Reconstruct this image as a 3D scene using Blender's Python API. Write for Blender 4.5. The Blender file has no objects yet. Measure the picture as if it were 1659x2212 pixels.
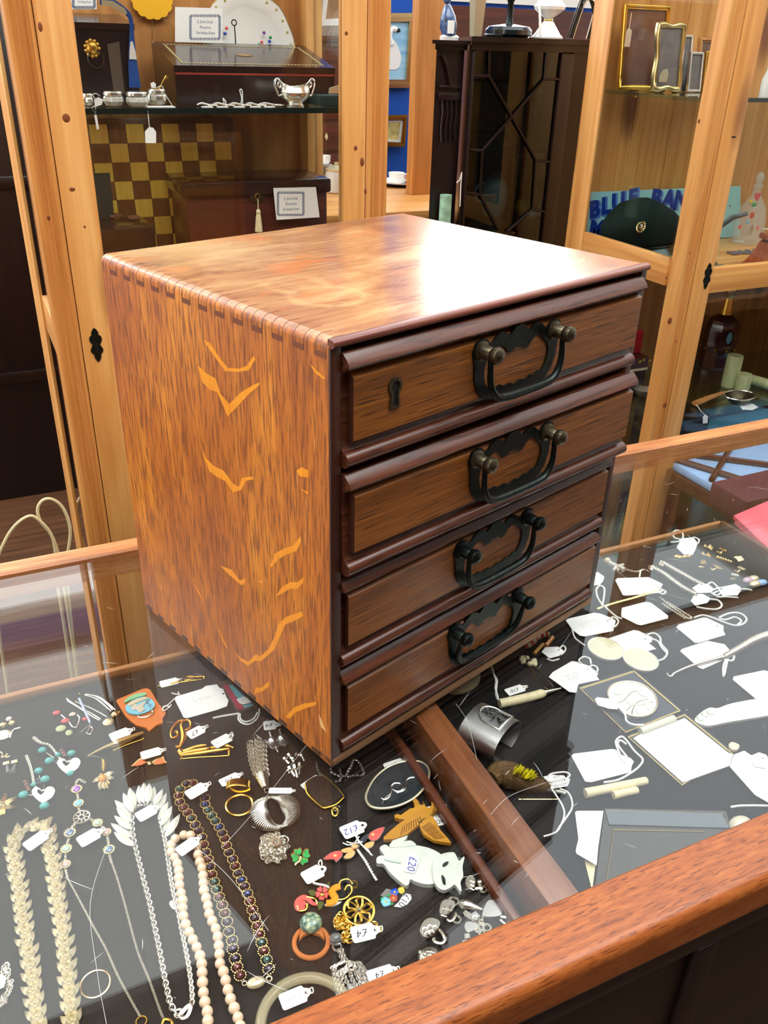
import bpy, bmesh, math, random
from mathutils import Vector, Matrix
from mathutils.geometry import tessellate_polygon
SC = bpy.context.scene
COL = SC.collection
random.seed(7)
PI = math.pi
R_ = math.radians

# ---------------------------------------------------------------- camera
IW, IH, FPX = 1659.0, 2212.0, 1856.72
TH = R_(18.0)                                   # the chest stands 18 degrees askew on the counter
QR = Matrix.Rotation(TH, 3, 'Z')
CR = QR @ Matrix(((0.73321363, 0.30851189, -0.6059853), (-0.67953563, 0.36529937, -0.63622928), (0.02508175, 0.87828059, 0.4774873)))
CP = QR @ Vector((-0.36845197, -0.44606805, 0.58019988))
cd = bpy.data.cameras.new('camera')
cam = bpy.data.objects.new('camera', cd)
COL.objects.link(cam)
cam.matrix_world = Matrix.Translation(CP) @ CR.to_4x4()
cd.sensor_fit = 'VERTICAL'
cd.sensor_height = 36.0
cd.lens = FPX / IH * 36.0
cd.clip_start = 0.02
SC.camera = cam
SC.view_settings.view_transform = 'Standard'
SC.view_settings.look = 'None'
SC.view_settings.exposure = 0.0
SC.view_settings.gamma = 1.0


def at(px, py, ax, val):
    d = CR @ Vector(((px - IW / 2) / FPX, -(py - IH / 2) / FPX, -1))
    return CP + d * ((val - CP[ax]) / d[ax])


def PX(px, py, v): return at(px, py, 0, v)
def PY(px, py, v): return at(px, py, 1, v)
def PZ(px, py, v): return at(px, py, 2, v)


TZ = -0.0495                                     # felt of the jewellery tray
def T(px, py, h=0.0): return PZ(px, py, TZ + h)


# ---------------------------------------------------------------- mesh helpers
class MB:
    def __init__(s):
        s.v = []; s.f = []; s.m = []; s.flat = False

    def add(s, vs, fs, mi=0, M=None):
        o = len(s.v)
        s.v += [(M @ Vector(v)) if M is not None else Vector(v) for v in vs]
        s.f += [tuple(i + o for i in f) for f in fs]
        s.m += [mi] * len(fs)
        return s

    def box(s, x0, x1, y0, y1, z0, z1, bev=0.0, mi=0, M=None, seg=2):
        if bev <= 0:
            vs = [(x, y, z) for z in (z0, z1) for y in (y0, y1) for x in (x0, x1)]
            return s.add(vs, [(0, 2, 3, 1), (4, 5, 7, 6), (0, 1, 5, 4), (2, 6, 7, 3), (0, 4, 6, 2), (1, 3, 7, 5)], mi, M)
        bm = bmesh.new()
        bmesh.ops.create_cube(bm, size=1.0)
        for v in bm.verts:
            v.co = Vector((x0 + (v.co.x + .5) * (x1 - x0), y0 + (v.co.y + .5) * (y1 - y0), z0 + (v.co.z + .5) * (z1 - z0)))
        bev = min(bev, .49 * min(x1 - x0, y1 - y0, z1 - z0))
        bmesh.ops.bevel(bm, geom=list(bm.edges), offset=bev, segments=seg, profile=.5, affect='EDGES')
        bm.verts.index_update()
        s.add([v.co.copy() for v in bm.verts], [[v.index for v in f.verts] for f in bm.faces], mi, M)
        bm.free()
        return s

    def tube(s, pts, r, n=8, closed=False, mi=0, M=None, flat=1.0):
        pts = [Vector(p) for p in pts]
        k = len(pts)
        rs = r if isinstance(r, (list, tuple)) else [r] * k
        vs = []; up = None
        for i, p in enumerate(pts):
            if closed: t = pts[(i + 1) % k] - pts[i - 1]
            else: t = pts[min(i + 1, k - 1)] - pts[max(i - 1, 0)]
            t = t.normalized() if t.length > 1e-9 else Vector((0, 0, 1))
            if up is None: up = Vector((0, 0, 1)) if abs(t.z) < .9 else Vector((1, 0, 0))
            a = up - t * up.dot(t)
            if a.length < 1e-6: a = t.orthogonal()
            a.normalize(); up = a
            b = t.cross(a)
            for j in range(n):
                q = 2 * PI * j / n
                vs.append(p + (a * math.cos(q) * flat + b * math.sin(q)) * rs[i])
        fs = []
        for i in range(k if closed else k - 1):
            i2 = (i + 1) % k
            for j in range(n):
                j2 = (j + 1) % n
                fs.append((i * n + j, i * n + j2, i2 * n + j2, i2 * n + j))
        if not closed:
            fs.append(tuple(range(n - 1, -1, -1))); fs.append(tuple((k - 1) * n + j for j in range(n)))
        return s.add(vs, fs, mi, M)

    def lathe(s, prof, n=20, mi=0, M=None):
        vs = []; fs = []
        for r, z in prof:
            for j in range(n):
                q = 2 * PI * j / n
                vs.append((r * math.cos(q), r * math.sin(q), z))
        for i in range(len(prof) - 1):
            for j in range(n):
                j2 = (j + 1) % n
                fs.append((i * n + j, i * n + j2, (i + 1) * n + j2, (i + 1) * n + j))
        if prof[0][0] > 1e-6: fs.append(tuple(range(n - 1, -1, -1)))
        if prof[-1][0] > 1e-6: fs.append(tuple((len(prof) - 1) * n + j for j in range(n)))
        return s.add(vs, fs, mi, M)

    def ell(s, c, r, n=12, m=8, mi=0, M=None, q=None):
        if not isinstance(r, (list, tuple)): r = (r, r, r)
        vs = []; fs = []
        for i in range(m + 1):
            a = PI * i / m - PI / 2
            for j in range(n):
                b = 2 * PI * j / n
                w = Vector((r[0] * math.cos(a) * math.cos(b), r[1] * math.cos(a) * math.sin(b), r[2] * math.sin(a)))
                if q is not None: w = q @ w
                vs.append(Vector(c) + w)
        for i in range(m):
            for j in range(n):
                j2 = (j + 1) % n
                fs.append((i * n + j, i * n + j2, (i + 1) * n + j2, (i + 1) * n + j))
        return s.add(vs, fs, mi, M)

    def torus(s, c, R, r, n=16, m=8, mi=0, M=None, q=None, sy=1.0):
        vs = []; fs = []
        for i in range(n):
            a = 2 * PI * i / n
            for j in range(m):
                b = 2 * PI * j / m
                w = Vector(((R + r * math.cos(b)) * math.cos(a), (R + r * math.cos(b)) * math.sin(a) * sy, r * math.sin(b)))
                if q is not None: w = q @ w
                vs.append(Vector(c) + w)
        for i in range(n):
            for j in range(m):
                fs.append((i * m + j, ((i + 1) % n) * m + j, ((i + 1) % n) * m + (j + 1) % m, i * m + (j + 1) % m))
        return s.add(vs, fs, mi, M)

    def plate(s, outer, th, holes=(), mi=0, M=None, dome=0.0):
        """flat polygon (2D or 3D points; thickness along +z), with holes"""
        def p3(p): return Vector((p[0], p[1], p[2] if len(p) > 2 else 0.0))
        loops = [[p3(p) for p in outer]] + [[p3(p) for p in h] for h in holes]
        def area(l): return sum(l[i - 1].x * l[i].y - l[i].x * l[i - 1].y for i in range(len(l)))
        if area(loops[0]) < 0: loops[0].reverse()
        for i in range(1, len(loops)):
            if area(loops[i]) > 0: loops[i].reverse()
        tri = tessellate_polygon([[Vector((p.x, p.y, 0)) for p in l] for l in loops])
        flatp = [p for l in loops for p in l]
        n = len(flatp)
        vs = [p.copy() for p in flatp] + [p + Vector((0, 0, th)) for p in flatp]
        fs = []
        for a, b, c in tri:
            A, B, Cc = flatp[a], flatp[b], flatp[c]
            if (B.x - A.x) * (Cc.y - A.y) - (B.y - A.y) * (Cc.x - A.x) < 0: a, c = c, a
            fs.append((a + n, b + n, c + n)); fs.append((c, b, a))
        o = 0
        for l in loops:
            k = len(l)
            for i in range(k):
                j = (i + 1) % k
                fs.append((o + i, o + j, o + j + n, o + i + n))
            o += k
        return s.add(vs, fs, mi, M)

    def prism(s, poly, a0, a1, ax=0, mi=0, M=None):
        """polygon in the plane across axis ax (given as the two other coordinates in order), swept along ax"""
        n = len(poly)
        def mk(a, p):
            if ax == 0: return (a, p[0], p[1])
            if ax == 1: return (p[0], a, p[1])
            return (p[0], p[1], a)
        vs = [mk(a0, p) for p in poly] + [mk(a1, p) for p in poly]
        fs = [tuple(range(n)), tuple(range(2 * n - 1, n - 1, -1))]
        for i in range(n):
            j = (i + 1) % n
            fs.append((i, i + n, j + n, j))
        return s.add(vs, fs, mi, M)

    def merge(s, o, M=None):
        k = len(s.v)
        s.v += [(M @ v) if M is not None else v for v in o.v]
        s.f += [tuple(i + k for i in f) for f in o.f]
        s.m += o.m
        return s


WM = {}


def link(name, mb, mats, org, ang=32):
    me = bpy.data.meshes.new(name)
    inv = org.inverted()
    me.from_pydata([inv @ v for v in mb.v], [], mb.f)
    if not isinstance(mats, (list, tuple)): mats = [mats]
    for m in mats: me.materials.append(m)
    if len(mats) > 1: me.polygons.foreach_set('material_index', mb.m)
    bm = bmesh.new(); bm.from_mesh(me)
    bmesh.ops.recalc_face_normals(bm, faces=bm.faces)
    bm.to_mesh(me); bm.free()
    me.shade_smooth()
    me.set_sharp_from_angle(angle=R_(ang))
    o = bpy.data.objects.new(name, me)
    COL.objects.link(o)
    return o


def tagp(o, label=None, cat=None, group=None, kind=None):
    if label: o['label'] = label
    if cat: o['category'] = cat
    if group: o['group'] = group
    if kind: o['kind'] = kind
    return o


def thing(name, label, cat, loc, group=None, rz=0.0):
    o = bpy.data.objects.new(name, None); COL.objects.link(o)
    o.empty_display_size = .02
    M = Matrix.Translation(Vector(loc)) @ Matrix.Rotation(rz, 4, 'Z')
    o.matrix_world = M
    WM[o] = M
    return tagp(o, label, cat, group)


def part(root, name, mb, mats, label=None, local=False, kind=None, ang=32):
    M = Matrix.Identity(4) if local else WM[root]
    o = link(name, mb, mats, M, ang)
    o.parent = root
    WM[o] = WM[root]
    return tagp(o, label, None, None, kind)


def single(name, mb, mats, label, cat, group=None, kind=None, ang=32):
    xs = [v.x for v in mb.v]; ys = [v.y for v in mb.v]; zs = [v.z for v in mb.v]
    M = Matrix.Translation(((min(xs) + max(xs)) / 2, (min(ys) + max(ys)) / 2, min(zs)))
    o = link(name, mb, mats, M, ang)
    o.matrix_world = M
    WM[o] = M
    return tagp(o, label, cat, group, kind)


def struct(name, mb, mats, label=None, parent=None):
    if parent: return part(parent, name, mb, mats, label)
    return single(name, mb, mats, label, None, kind='structure')


def dup(o, parent=None, M=None, label=None):
    c = o.copy(); COL.objects.link(c)
    if parent is not None: c.parent = parent
    if M is not None: c.matrix_local = M
    if label: c['label'] = label
    for ch in list(o.children): dup(ch, c)
    return c


# ---------------------------------------------------------------- curves
def cr(pts, k=6, closed=False):
    """Catmull-Rom through the points"""
    pts = [Vector(p) for p in pts]; n = len(pts); out = []
    for i in range(n if closed else n - 1):
        if closed: a, b, c, d = pts[i - 1], pts[i], pts[(i + 1) % n], pts[(i + 2) % n]
        else: a, b, c, d = pts[max(i - 1, 0)], pts[i], pts[i + 1], pts[min(i + 2, n - 1)]
        for j in range(k):
            t = j / k
            out.append(.5 * ((2 * b) + (c - a) * t + (2 * a - 5 * b + 4 * c - d) * t * t + (3 * b - a - 3 * c + d) * t ** 3))
    if not closed: out.append(pts[-1])
    return out


def resample(pts, step):
    out = [pts[0].copy()]; acc = 0.0
    for a, b in zip(pts, pts[1:]):
        L = (b - a).length; t = step - acc
        while t <= L:
            out.append(a.lerp(b, t / L)); t += step
        acc = (acc + L) % step if L + acc >= step else acc + L
    return out


def pl(pxs, h=0.0, k=6, closed=False):
    return cr([T(p[0], p[1], h + (p[2] if len(p) > 2 else 0)) for p in pxs], k, closed)


def frame(p, xd, up=Vector((0, 0, 1))):
    x = Vector(xd).normalized(); z = (up - x * up.dot(x)).normalized(); y = z.cross(x)
    return Matrix(((x.x, y.x, z.x, p[0]), (x.y, y.y, z.y, p[1]), (x.z, y.z, z.z, p[2]), (0, 0, 0, 1)))


def chain(mb, path, R, r=None, pitch=None, mi=0, n=8, m=5, oval=1.35):
    r = r or R * .28; pitch = pitch or R * 1.55
    ps = resample(path, pitch)
    for i, p in enumerate(ps):
        q = ps[min(i + 1, len(ps) - 1)] - ps[max(i - 1, 0)]
        if q.length < 1e-9: continue
        up = Vector((0, 0, 1)) if i % 2 == 0 else Vector((.75, .3, .6))
        F = frame(p, q, up)
        mb.torus((0, 0, 0), R, r, n, m, mi, F @ Matrix.Diagonal((oval, 1, 1, 1)))
    return mb


_txt = {}


def text(s, size, M, th=0.0002, shear=0.0, align='CENTER', bold=0.0):
    """lettering as a mesh"""
    c = bpy.data.curves.new('t', 'FONT'); c.body = s; c.size = size; c.extrude = th / 2
    c.offset = size * bold; c.align_x = align; c.align_y = 'CENTER'; c.shear = shear; c.resolution_u = 3
    o = bpy.data.objects.new('t', c); COL.objects.link(o)
    bpy.context.view_layer.update()
    me = o.evaluated_get(bpy.context.evaluated_depsgraph_get()).to_mesh()
    mb = MB()
    mb.add([v.co.copy() for v in me.vertices], [tuple(p.vertices) for p in me.polygons], 0, M)
    bpy.data.objects.remove(o, do_unlink=True); bpy.data.curves.remove(c)
    return mb


# ---------------------------------------------------------------- materials
def L(c):
    return tuple(((x / 255) / 12.92 if x / 255 <= .04045 else ((x / 255 + .055) / 1.055) ** 2.4) for x in c[:3]) + (1.0,)


class NT:
    def __init__(s, name):
        s.mat = bpy.data.materials.new(name); s.mat.use_nodes = True
        s.t = s.mat.node_tree; s.n = s.t.nodes; s.n.clear()
        s.out = s.n.new('ShaderNodeOutputMaterial')

    def node(s, typ, ins=None, **kw):
        n = s.n.new('ShaderNode' + typ)
        for k, v in kw.items(): setattr(n, k, v)
        for k, v in (ins or {}).items():
            if hasattr(v, 'is_linked') or isinstance(v, bpy.types.NodeSocket): s.t.links.new(v, n.inputs[k])
            else: n.inputs[k].default_value = v
        return n

    def ramp(s, fac, stops, interp='LINEAR'):
        n = s.n.new('ShaderNodeValToRGB'); n.color_ramp.interpolation = interp
        e = n.color_ramp.elements
        while len(e) < len(stops): e.new(.5)
        for i, (p, c) in enumerate(stops):
            e[i].position = p; e[i].color = c if len(c) == 4 else (*c, 1)
        s.t.links.new(fac, n.inputs[0]); return n.outputs[0]

    def mix(s, fac, a, b, mode='MIX'):
        n = s.n.new('ShaderNodeMix'); n.data_type = 'RGBA'; n.blend_type = mode
        for k, v in ((0, fac), (6, a), (7, b)):
            if isinstance(v, bpy.types.NodeSocket): s.t.links.new(v, n.inputs[k])
            else: n.inputs[k].default_value = v
        return n.outputs[2]

    def math(s, op, a, b=0.0, c=None):
        n = s.n.new('ShaderNodeMath'); n.operation = op
        for k, v in ((0, a), (1, b), (2, c)):
            if v is None: continue
            if isinstance(v, bpy.types.NodeSocket): s.t.links.new(v, n.inputs[k])
            else: n.inputs[k].default_value = v
        return n.outputs[0]

    def bsdf(s, **kw):
        b = s.node('BsdfPrincipled')
        for k, v in kw.items():
            k = k.replace('_', ' ')
            if isinstance(v, bpy.types.NodeSocket): s.t.links.new(v, b.inputs[k])
            else: b.inputs[k].default_value = v
        s.t.links.new(b.outputs[0], s.out.inputs[0]); return b

    def coord(s, sc, loc=(0, 0, 0)):
        c = s.node('TexCoord')
        m = s.node('Mapping', {0: c.outputs['Object']}); m.inputs['Scale'].default_value = sc; m.inputs['Location'].default_value = loc
        return m.outputs[0]

    def noise(s, vec, scale=1.0, detail=3.0, rough=.55, dist=0.0):
        n = s.node('TexNoise', {'Vector': vec, 'Scale': scale, 'Detail': detail, 'Roughness': rough, 'Distortion': dist})
        return n.outputs[0]


def plain(name, col, rough=.5, metal=0.0, spec=.5, coat=0.0, var=0.0, vs=60.0, bump=0.0, trans=0.0, ior=1.45, sss=0.0):
    t = NT(name); c = L(col)
    if var:
        f = t.noise(t.coord((vs,) * 3), 1.0, 4)
        c = t.ramp(f, [(.3, tuple(x * (1 - var) for x in c[:3])), (.7, tuple(min(1, x * (1 + var)) for x in c[:3]))])
    b = t.bsdf(Base_Color=c, Roughness=rough, Metallic=metal, IOR=ior)
    b.inputs['Specular IOR Level'].default_value = spec
    b.inputs['Coat Weight'].default_value = coat; b.inputs['Coat Roughness'].default_value = .12
    b.inputs['Transmission Weight'].default_value = trans
    if sss:
        b.inputs['Subsurface Weight'].default_value = sss; b.inputs['Subsurface Radius'].default_value = (.003, .003, .003)
    if bump:
        f2 = t.noise(t.coord((vs * 3,) * 3), 1.0, 3)
        bn = t.node('Bump', {'Height': f2, 'Strength': bump, 'Distance': .002}); t.t.links.new(bn.outputs[0], b.inputs['Normal'])
    return t.mat


def wood(name, light, mid, dark, ax=0, k=1.0, rough=.4, coat=.0, pore=.5, porecol=None, spec=.5, knots=0.0, contrast=.22, bump=.15, tone=.5, fine=150.0, along=7.0, seed=0.0):
    t = NT(name)
    def sc(a, b):
        v = [a * k] * 3; v[ax] = b * k; return tuple(v)
    loc = (seed, seed * 1.7, seed * .6)
    big = t.noise(t.coord(sc(22, 1.6), loc), 1.0, 3, .5, 1.2)
    fin = t.noise(t.coord(sc(fine, along), loc), 1.0, 4, .6, .2)
    s = t.math('ADD', t.math('MULTIPLY', big, tone), t.math('MULTIPLY', fin, 1 - tone))
    c = t.ramp(s, [(.5 - contrast, L(dark)), (.5, L(mid)), (.5 + contrast, L(light))])
    h = fin
    if pore:
        po = t.noise(t.coord(sc(fine * 2.6, along * 2.2), loc), 1.0, 2, .5)
        pm = t.ramp(po, [(.57, (0, 0, 0)), (.66, (pore,) * 3)])
        c = t.mix(pm, c, L(porecol or dark))
    if knots:
        v = t.node('TexVoronoi', {'Vector': t.coord(sc(8, 2.6), loc), 'Scale': 1.0}); dd = v.outputs['Distance']
        kr = t.ramp(dd, [(.09, (knots,) * 3), (.15, (knots * .6,) * 3), (.23, (0, 0, 0))])
        c = t.mix(kr, c, L((110, 55, 22)))
    b = t.bsdf(Base_Color=c, Roughness=rough)
    b.inputs['Specular IOR Level'].default_value = spec
    b.inputs['Coat Weight'].default_value = coat; b.inputs['Coat Roughness'].default_value = .15
    if bump:
        bn = t.node('Bump', {'Height': h, 'Strength': bump, 'Distance': .001}); t.t.links.new(bn.outputs[0], b.inputs['Normal'])
    return t.mat


def glass(name, r0=.04, tint=(1, 1, 1), rough=0.0, veil=None):
    """clear pane: light passes straight through, the rest mirrors by Schlick's Fresnel law"""
    t = NT(name)
    g = t.node('NewGeometry')
    dp = t.node('VectorMath', {0: g.outputs['Normal'], 1: g.outputs['Incoming']}, operation='DOT_PRODUCT')
    c = t.math('ABSOLUTE', dp.outputs['Value'])
    p = t.math('POWER', t.math('SUBTRACT', 1.0, c), 5.0)
    F = t.math('ADD', t.math('MULTIPLY', p, 1 - r0), r0)
    tr = t.node('BsdfTransparent', {0: (*tint, 1)})
    gl = t.node('BsdfGlossy', {0: (1, 1, 1, 1), 'Roughness': rough})
    m = t.node('MixShader', {0: F, 1: tr.outputs[0], 2: gl.outputs[0]})
    t.t.links.new(m.outputs[0], t.out.inputs[0])
    return t.mat


def emit(name, col, s):
    t = NT(name); e = t.node('Emission', {0: (*col, 1), 1: s}); t.t.links.new(e.outputs[0], t.out.inputs[0]); return t.mat


M = {}
M['glass'] = glass('clear_pane', .035, (.985, .995, .99))
M['cabglass'] = glass('cabinet_pane', .03, (.99, 1, .995))
M['dimglass'] = glass('shade_tinted_pane', .045, (.40, .48, .49))  # dark tint stands in for the shade inside the glazed cabinet
M['shelfglass'] = glass('shelf_glass', .06, (.80, .92, .88))
M['pine'] = wood('pine_upright', (230, 178, 108), (210, 148, 78), (182, 114, 50), 2, rough=.45, pore=.12, knots=.85, contrast=.2, tone=.6, fine=90, along=3)
M['pinex'] = wood('pine_rail', (230, 178, 108), (210, 148, 78), (182, 114, 50), 0, rough=.45, pore=.12, knots=.7, contrast=.2, tone=.6, fine=90, along=3)
M['piney'] = wood('pine_side_rail', (230, 178, 108), (210, 148, 78), (182, 114, 50), 1, rough=.45, pore=.12, knots=.7, contrast=.2, tone=.6, fine=90, along=3)
M['pinered'] = wood('pine_moulding', (232, 174, 102), (210, 144, 74), (178, 108, 48), 2, rough=.42, pore=.15, knots=.3, contrast=.2, tone=.4, fine=130, along=3)
M['pinedark'] = wood('pine_boards', (208, 154, 88), (184, 126, 66), (150, 96, 46), 2, rough=.5, pore=.1, knots=.8, contrast=.22, tone=.6, fine=70, along=3)
M['mahog'] = wood('mahogany_dark', (40, 17, 15), (25, 11, 10), (13, 7, 6), 2, rough=.3, coat=.05, pore=.2, contrast=.25)
M['mahogx'] = wood('mahogany_red', (104, 46, 30), (76, 30, 20), (44, 17, 12), 0, rough=.3, coat=.2, pore=.2, contrast=.25)
M['rosewood'] = wood('rosewood_slope', (62, 28, 20), (40, 17, 13), (20, 9, 8), 0, rough=.2, coat=.4, pore=.2, contrast=.25)
M['black'] = plain('matt_black', (14, 12, 11), .7)  # matt black for enamel, eyes and stand, and the dark of keyholes
M['felt'] = plain('black_felt', (30, 29, 29), .95, spec=.1, var=.25, vs=500)
M['felt2'] = plain('charcoal_felt', (42, 37, 34), .95, spec=.1, var=.3, vs=400)
M['paper'] = plain('white_card', (243, 243, 240), .75, spec=.2)
M['string'] = plain('white_string', (232, 232, 226), .9, spec=.1)
M['ink'] = plain('blue_ink', (60, 66, 150), .7)
M['inkb'] = plain('dark_ink', (50, 52, 66), .7)
M['silver'] = plain('silver', (240, 238, 230), .24, 1.0)
M['silverd'] = plain('old_silver', (214, 209, 194), .32, 1.0, var=.3, vs=900)
M['steel'] = plain('pewter', (206, 207, 208), .33, 1.0, var=.06, vs=300)
M['gold'] = plain('gold', (238, 196, 92), .2, 1.0)
M['goldd'] = plain('brass', (200, 158, 72), .28, 1.0)
M['goldp'] = plain('pale_gold', (228, 208, 150), .25, 1.0)
M['bronze'] = plain('black_bronze', (38, 44, 42), .32, .85, var=.3, vs=200)
M['bronzek'] = plain('worn_bronze', (92, 84, 66), .35, .9, var=.45, vs=260)
M['pearl'] = plain('pearl', (234, 206, 178), .22, 0, .7, coat=.6)
M['cream'] = plain('cream_satin_metal', (216, 203, 168), .32, .55)
M['mop'] = plain('mother_of_pearl', (206, 209, 198), .18, 0, .7, coat=.5, var=.10, vs=160)
M['ivory'] = plain('bone', (226, 214, 172), .4, var=.12, vs=120)
M['crystal'] = plain('dark_crystal', (48, 34, 66), .06, .5, 1.0, coat=1)
M['crystalb'] = plain('blue_crystal', (34, 60, 120), .06, .5, 1.0, coat=1)
M['crystalr'] = plain('garnet_crystal', (104, 48, 52), .06, .5, 1.0, coat=1)
M['crystalg'] = plain('green_crystal', (50, 96, 92), .06, .5, 1.0, coat=1)
M['clear'] = plain('clear_crystal', (235, 240, 240), .04, 0, .8, trans=.85, ior=1.5)
M['turq'] = plain('turquoise', (76, 170, 168), .35, coat=.3, var=.2, vs=250)
M['blue'] = plain('cobalt_wall', (14, 80, 178), .75, var=.05, vs=4)
M['white'] = plain('white_glaze', (240, 240, 236), .15, coat=.5)
M['wallw'] = plain('white_paint', (225, 222, 214), .85)
M['coral'] = plain('coral_enamel', (226, 96, 92), .22, coat=.5)
M['peach'] = plain('peach_enamel', (240, 176, 116), .25, coat=.5)
M['greene'] = plain('green_enamel', (38, 158, 84), .18, coat=.7, var=.3, vs=250)
M['red'] = plain('red_bead', (214, 52, 48), .2, coat=.5)
M['olive'] = plain('olive_enamel', (78, 92, 48), .25, coat=.5)
M['orange'] = plain('orange_enamel', (232, 150, 40), .25, coat=.5)
M['bluee'] = plain('blue_enamel', (24, 76, 190), .2, coat=.5)
M['skye'] = plain('pale_blue_enamel', (120, 196, 222), .22, coat=.5)
M['yellow'] = plain('yellow_enamel', (236, 196, 50), .25, coat=.5)
# ---------------------------------------------------------------- the room (x along the counter, y away from it, z up; glass top of the counter at z = 0)
FZ = -0.92
M['floor'] = wood('floor_boards', (120, 82, 54), (92, 60, 38), (60, 38, 24), 0, rough=.45, pore=.3, fine=60, along=3)
struct('floor', MB().box(-2.6, 3.4, -2.2, 3.0, FZ - .05, FZ), M['floor'])
struct('wall_back', MB().box(-2.6, .5, 3.0, 3.1, FZ, .78).box(.5, 3.4, 3.0, 3.1, FZ, .74).box(-2.6, -1.9, 3.0, 3.1, .78, 1.72).box(3.0, 3.4, 3.0, 3.1, .74, 1.72).box(.4, 1.55, 3.0, 3.1, .74, 1.72).box(-2.6, 3.4, 3.0, 3.1, 1.72, 1.95), M['blue'])
struct('wall_left', MB().box(-2.7, -2.6, -2.2, 3.1, FZ, .1).box(-2.7, -2.6, -2.2, -1.5, .1, 1.6).box(-2.7, -2.6, 1.9, 3.1, .1, 1.6).box(-2.7, -2.6, -2.2, 3.1, 1.6, 1.95), M['wallw'])
struct('wall_right', MB().box(3.4, 3.5, -2.2, 3.1, FZ, 1.95), M['wallw'])
struct('wall_front', MB().box(-2.6, 3.4, -2.3, -2.2, FZ, 1.95), plain('dark_wall', (70, 54, 44), .8))
struct('ceiling', MB().box(-2.7, 3.5, -2.3, 3.1, 1.95, 2.05), M['wallw'])

LIT = {}


def window(n, x0, x1, y0, y1, z0, z1, col, s, bars, ax):
    r = thing('window_%d' % n, None, None, ((x0 + x1) / 2, (y0 + y1) / 2, z0)); r['kind'] = 'structure'
    fr = MB(); w = .05
    if ax == 1:
        for a, b in ((x0, x0 + w), (x1 - w, x1)): fr.box(a, b, y0 - .02, y1, z0, z1)
        for a, b in ((z0, z0 + w), (z1 - w, z1)): fr.box(x0 + w, x1 - w, y0 - .02, y1, a, b)
        for i in range(1, bars):
            c = x0 + (x1 - x0) * i / bars; fr.box(c - .018, c + .018, y0 - .01, y1, z0 + w, z1 - w)
        pn = MB().box(x0 + w, x1 - w, y0 + .03, y0 + .04, z0 + w, z1 - w)
    elif ax == 0:
        for a, b in ((y0, y0 + w), (y1 - w, y1)): fr.box(x0 - .0, x1 + .02, a, b, z0, z1)
        for a, b in ((z0, z0 + w), (z1 - w, z1)): fr.box(x0 - .0, x1 + .02, y0 + w, y1 - w, a, b)
        for i in range(1, bars):
            c = y0 + (y1 - y0) * i / bars; fr.box(x0, x1 + .01, c - .018, c + .018, z0 + w, z1 - w)
        pn = MB().box(x0 + .03, x0 + .04, y0 + w, y1 - w, z0 + w, z1 - w)
    part(r, 'window_frame', fr, M['wallw'])
    part(r, 'daylight_pane', pn, emit('daylight_%d' % n, col, s))
    return r


window(1, 1.55, 3.0, 3.0, 3.06, .74, 1.72, (1.0, .99, .97), 22.0, 1, 1)      # shop window beyond the gap between the cases
window(2, -2.66, -2.6, -1.5, 1.9, .1, 1.6, (1.0, .97, .92), 2.8, 4, 0)     # side window
window(3, -1.9, .4, 3.0, 3.06, .78, 1.72, (.98, 1, .99), 5.0, 1, 1)


def fill_panel(x0, x1, y0, y1, s, col, label):  # unseen glowing ceiling panel, added to light the counter and its reflections
    r = thing('fill_panel', label, 'ceiling light', ((x0 + x1) / 2, (y0 + y1) / 2, 1.90), 'added fill panels over the shop')
    fr = MB(); w = .03
    for a, b in ((x0, x0 + w), (x1 - w, x1)): fr.box(a, b, y0, y1, 1.90, 1.95)
    for a, b in ((y0, y0 + w), (y1 - w, y1)): fr.box(x0 + w, x1 - w, a, b, 1.90, 1.95)
    part(r, 'frame', fr, M['wallw'])
    part(r, 'fill_glow', MB().box(x0 + w, x1 - w, y0 + w, y1 - w, 1.915, 1.925), emit('fill_glow', col, s))
    return r


fill_panel(-2.45, -1.1, 1.5, 2.9, 15.0, (1, 1, 1), 'added glowing panel in the far left corner, for the chest edge highlight')  # added for the white highlight along the rounded chest edge
fill_panel(-1.2, 1.6, -1.0, .2, 7.4, (1, .985, .96), 'large added glowing panel above the counter, brightening the trays')  # added overhead fill so tags and metals turn bright
fill_panel(-1.05, .6, 1.15, 2.97, 2.8, (.97, 1, .98), 'added pale glowing panel at the left, for the veil on the glass')  # added to lay the pale veil over the left glass
fill_panel(1.7, 3.3, -.9, .2, 2.6, (.92, .97, 1), 'added cool glowing panel at the right, for the sheen on the drawers')  # added for the bluish sheen on the drawer mouldings
fill_panel(.7, 3.3, .3, 2.7, 2.4, (.92, .96, 1), 'added glowing panel above the right display case, mirrored in the counter glass')  # added to lay the veil over the right glass

wd = bpy.data.worlds.new('world'); SC.world = wd; wd.use_nodes = True
wd.node_tree.nodes['Background'].inputs[0].default_value = (.75, .78, .8, 1)
wd.node_tree.nodes['Background'].inputs[1].default_value = .3
SC.cycles.max_bounces = 8; SC.cycles.diffuse_bounces = 3; SC.cycles.glossy_bounces = 4
SC.cycles.transmission_bounces = 6; SC.cycles.transparent_max_bounces = 24
SC.cycles.caustics_reflective = False; SC.cycles.caustics_refractive = False
SC.cycles.sample_clamp_indirect = 4.0
SC.cycles.use_denoising = True
# ---------------------------------------------------------------- the oak chest of four drawers
CW, CDp, CH = .4017, .3378, .4000
CX, CY, CZ = QR.inverted() @ CP
CRl = QR.inverted() @ CR


def BL(px, py, ax, val):                       # a point of the photograph on a plane of the chest
    d = CRl @ Vector(((px - IW / 2) / FPX, -(py - IH / 2) / FPX, -1)); c = Vector((CX, CY, CZ))
    return c + d * ((val - c[ax]) / d[ax])


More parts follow.
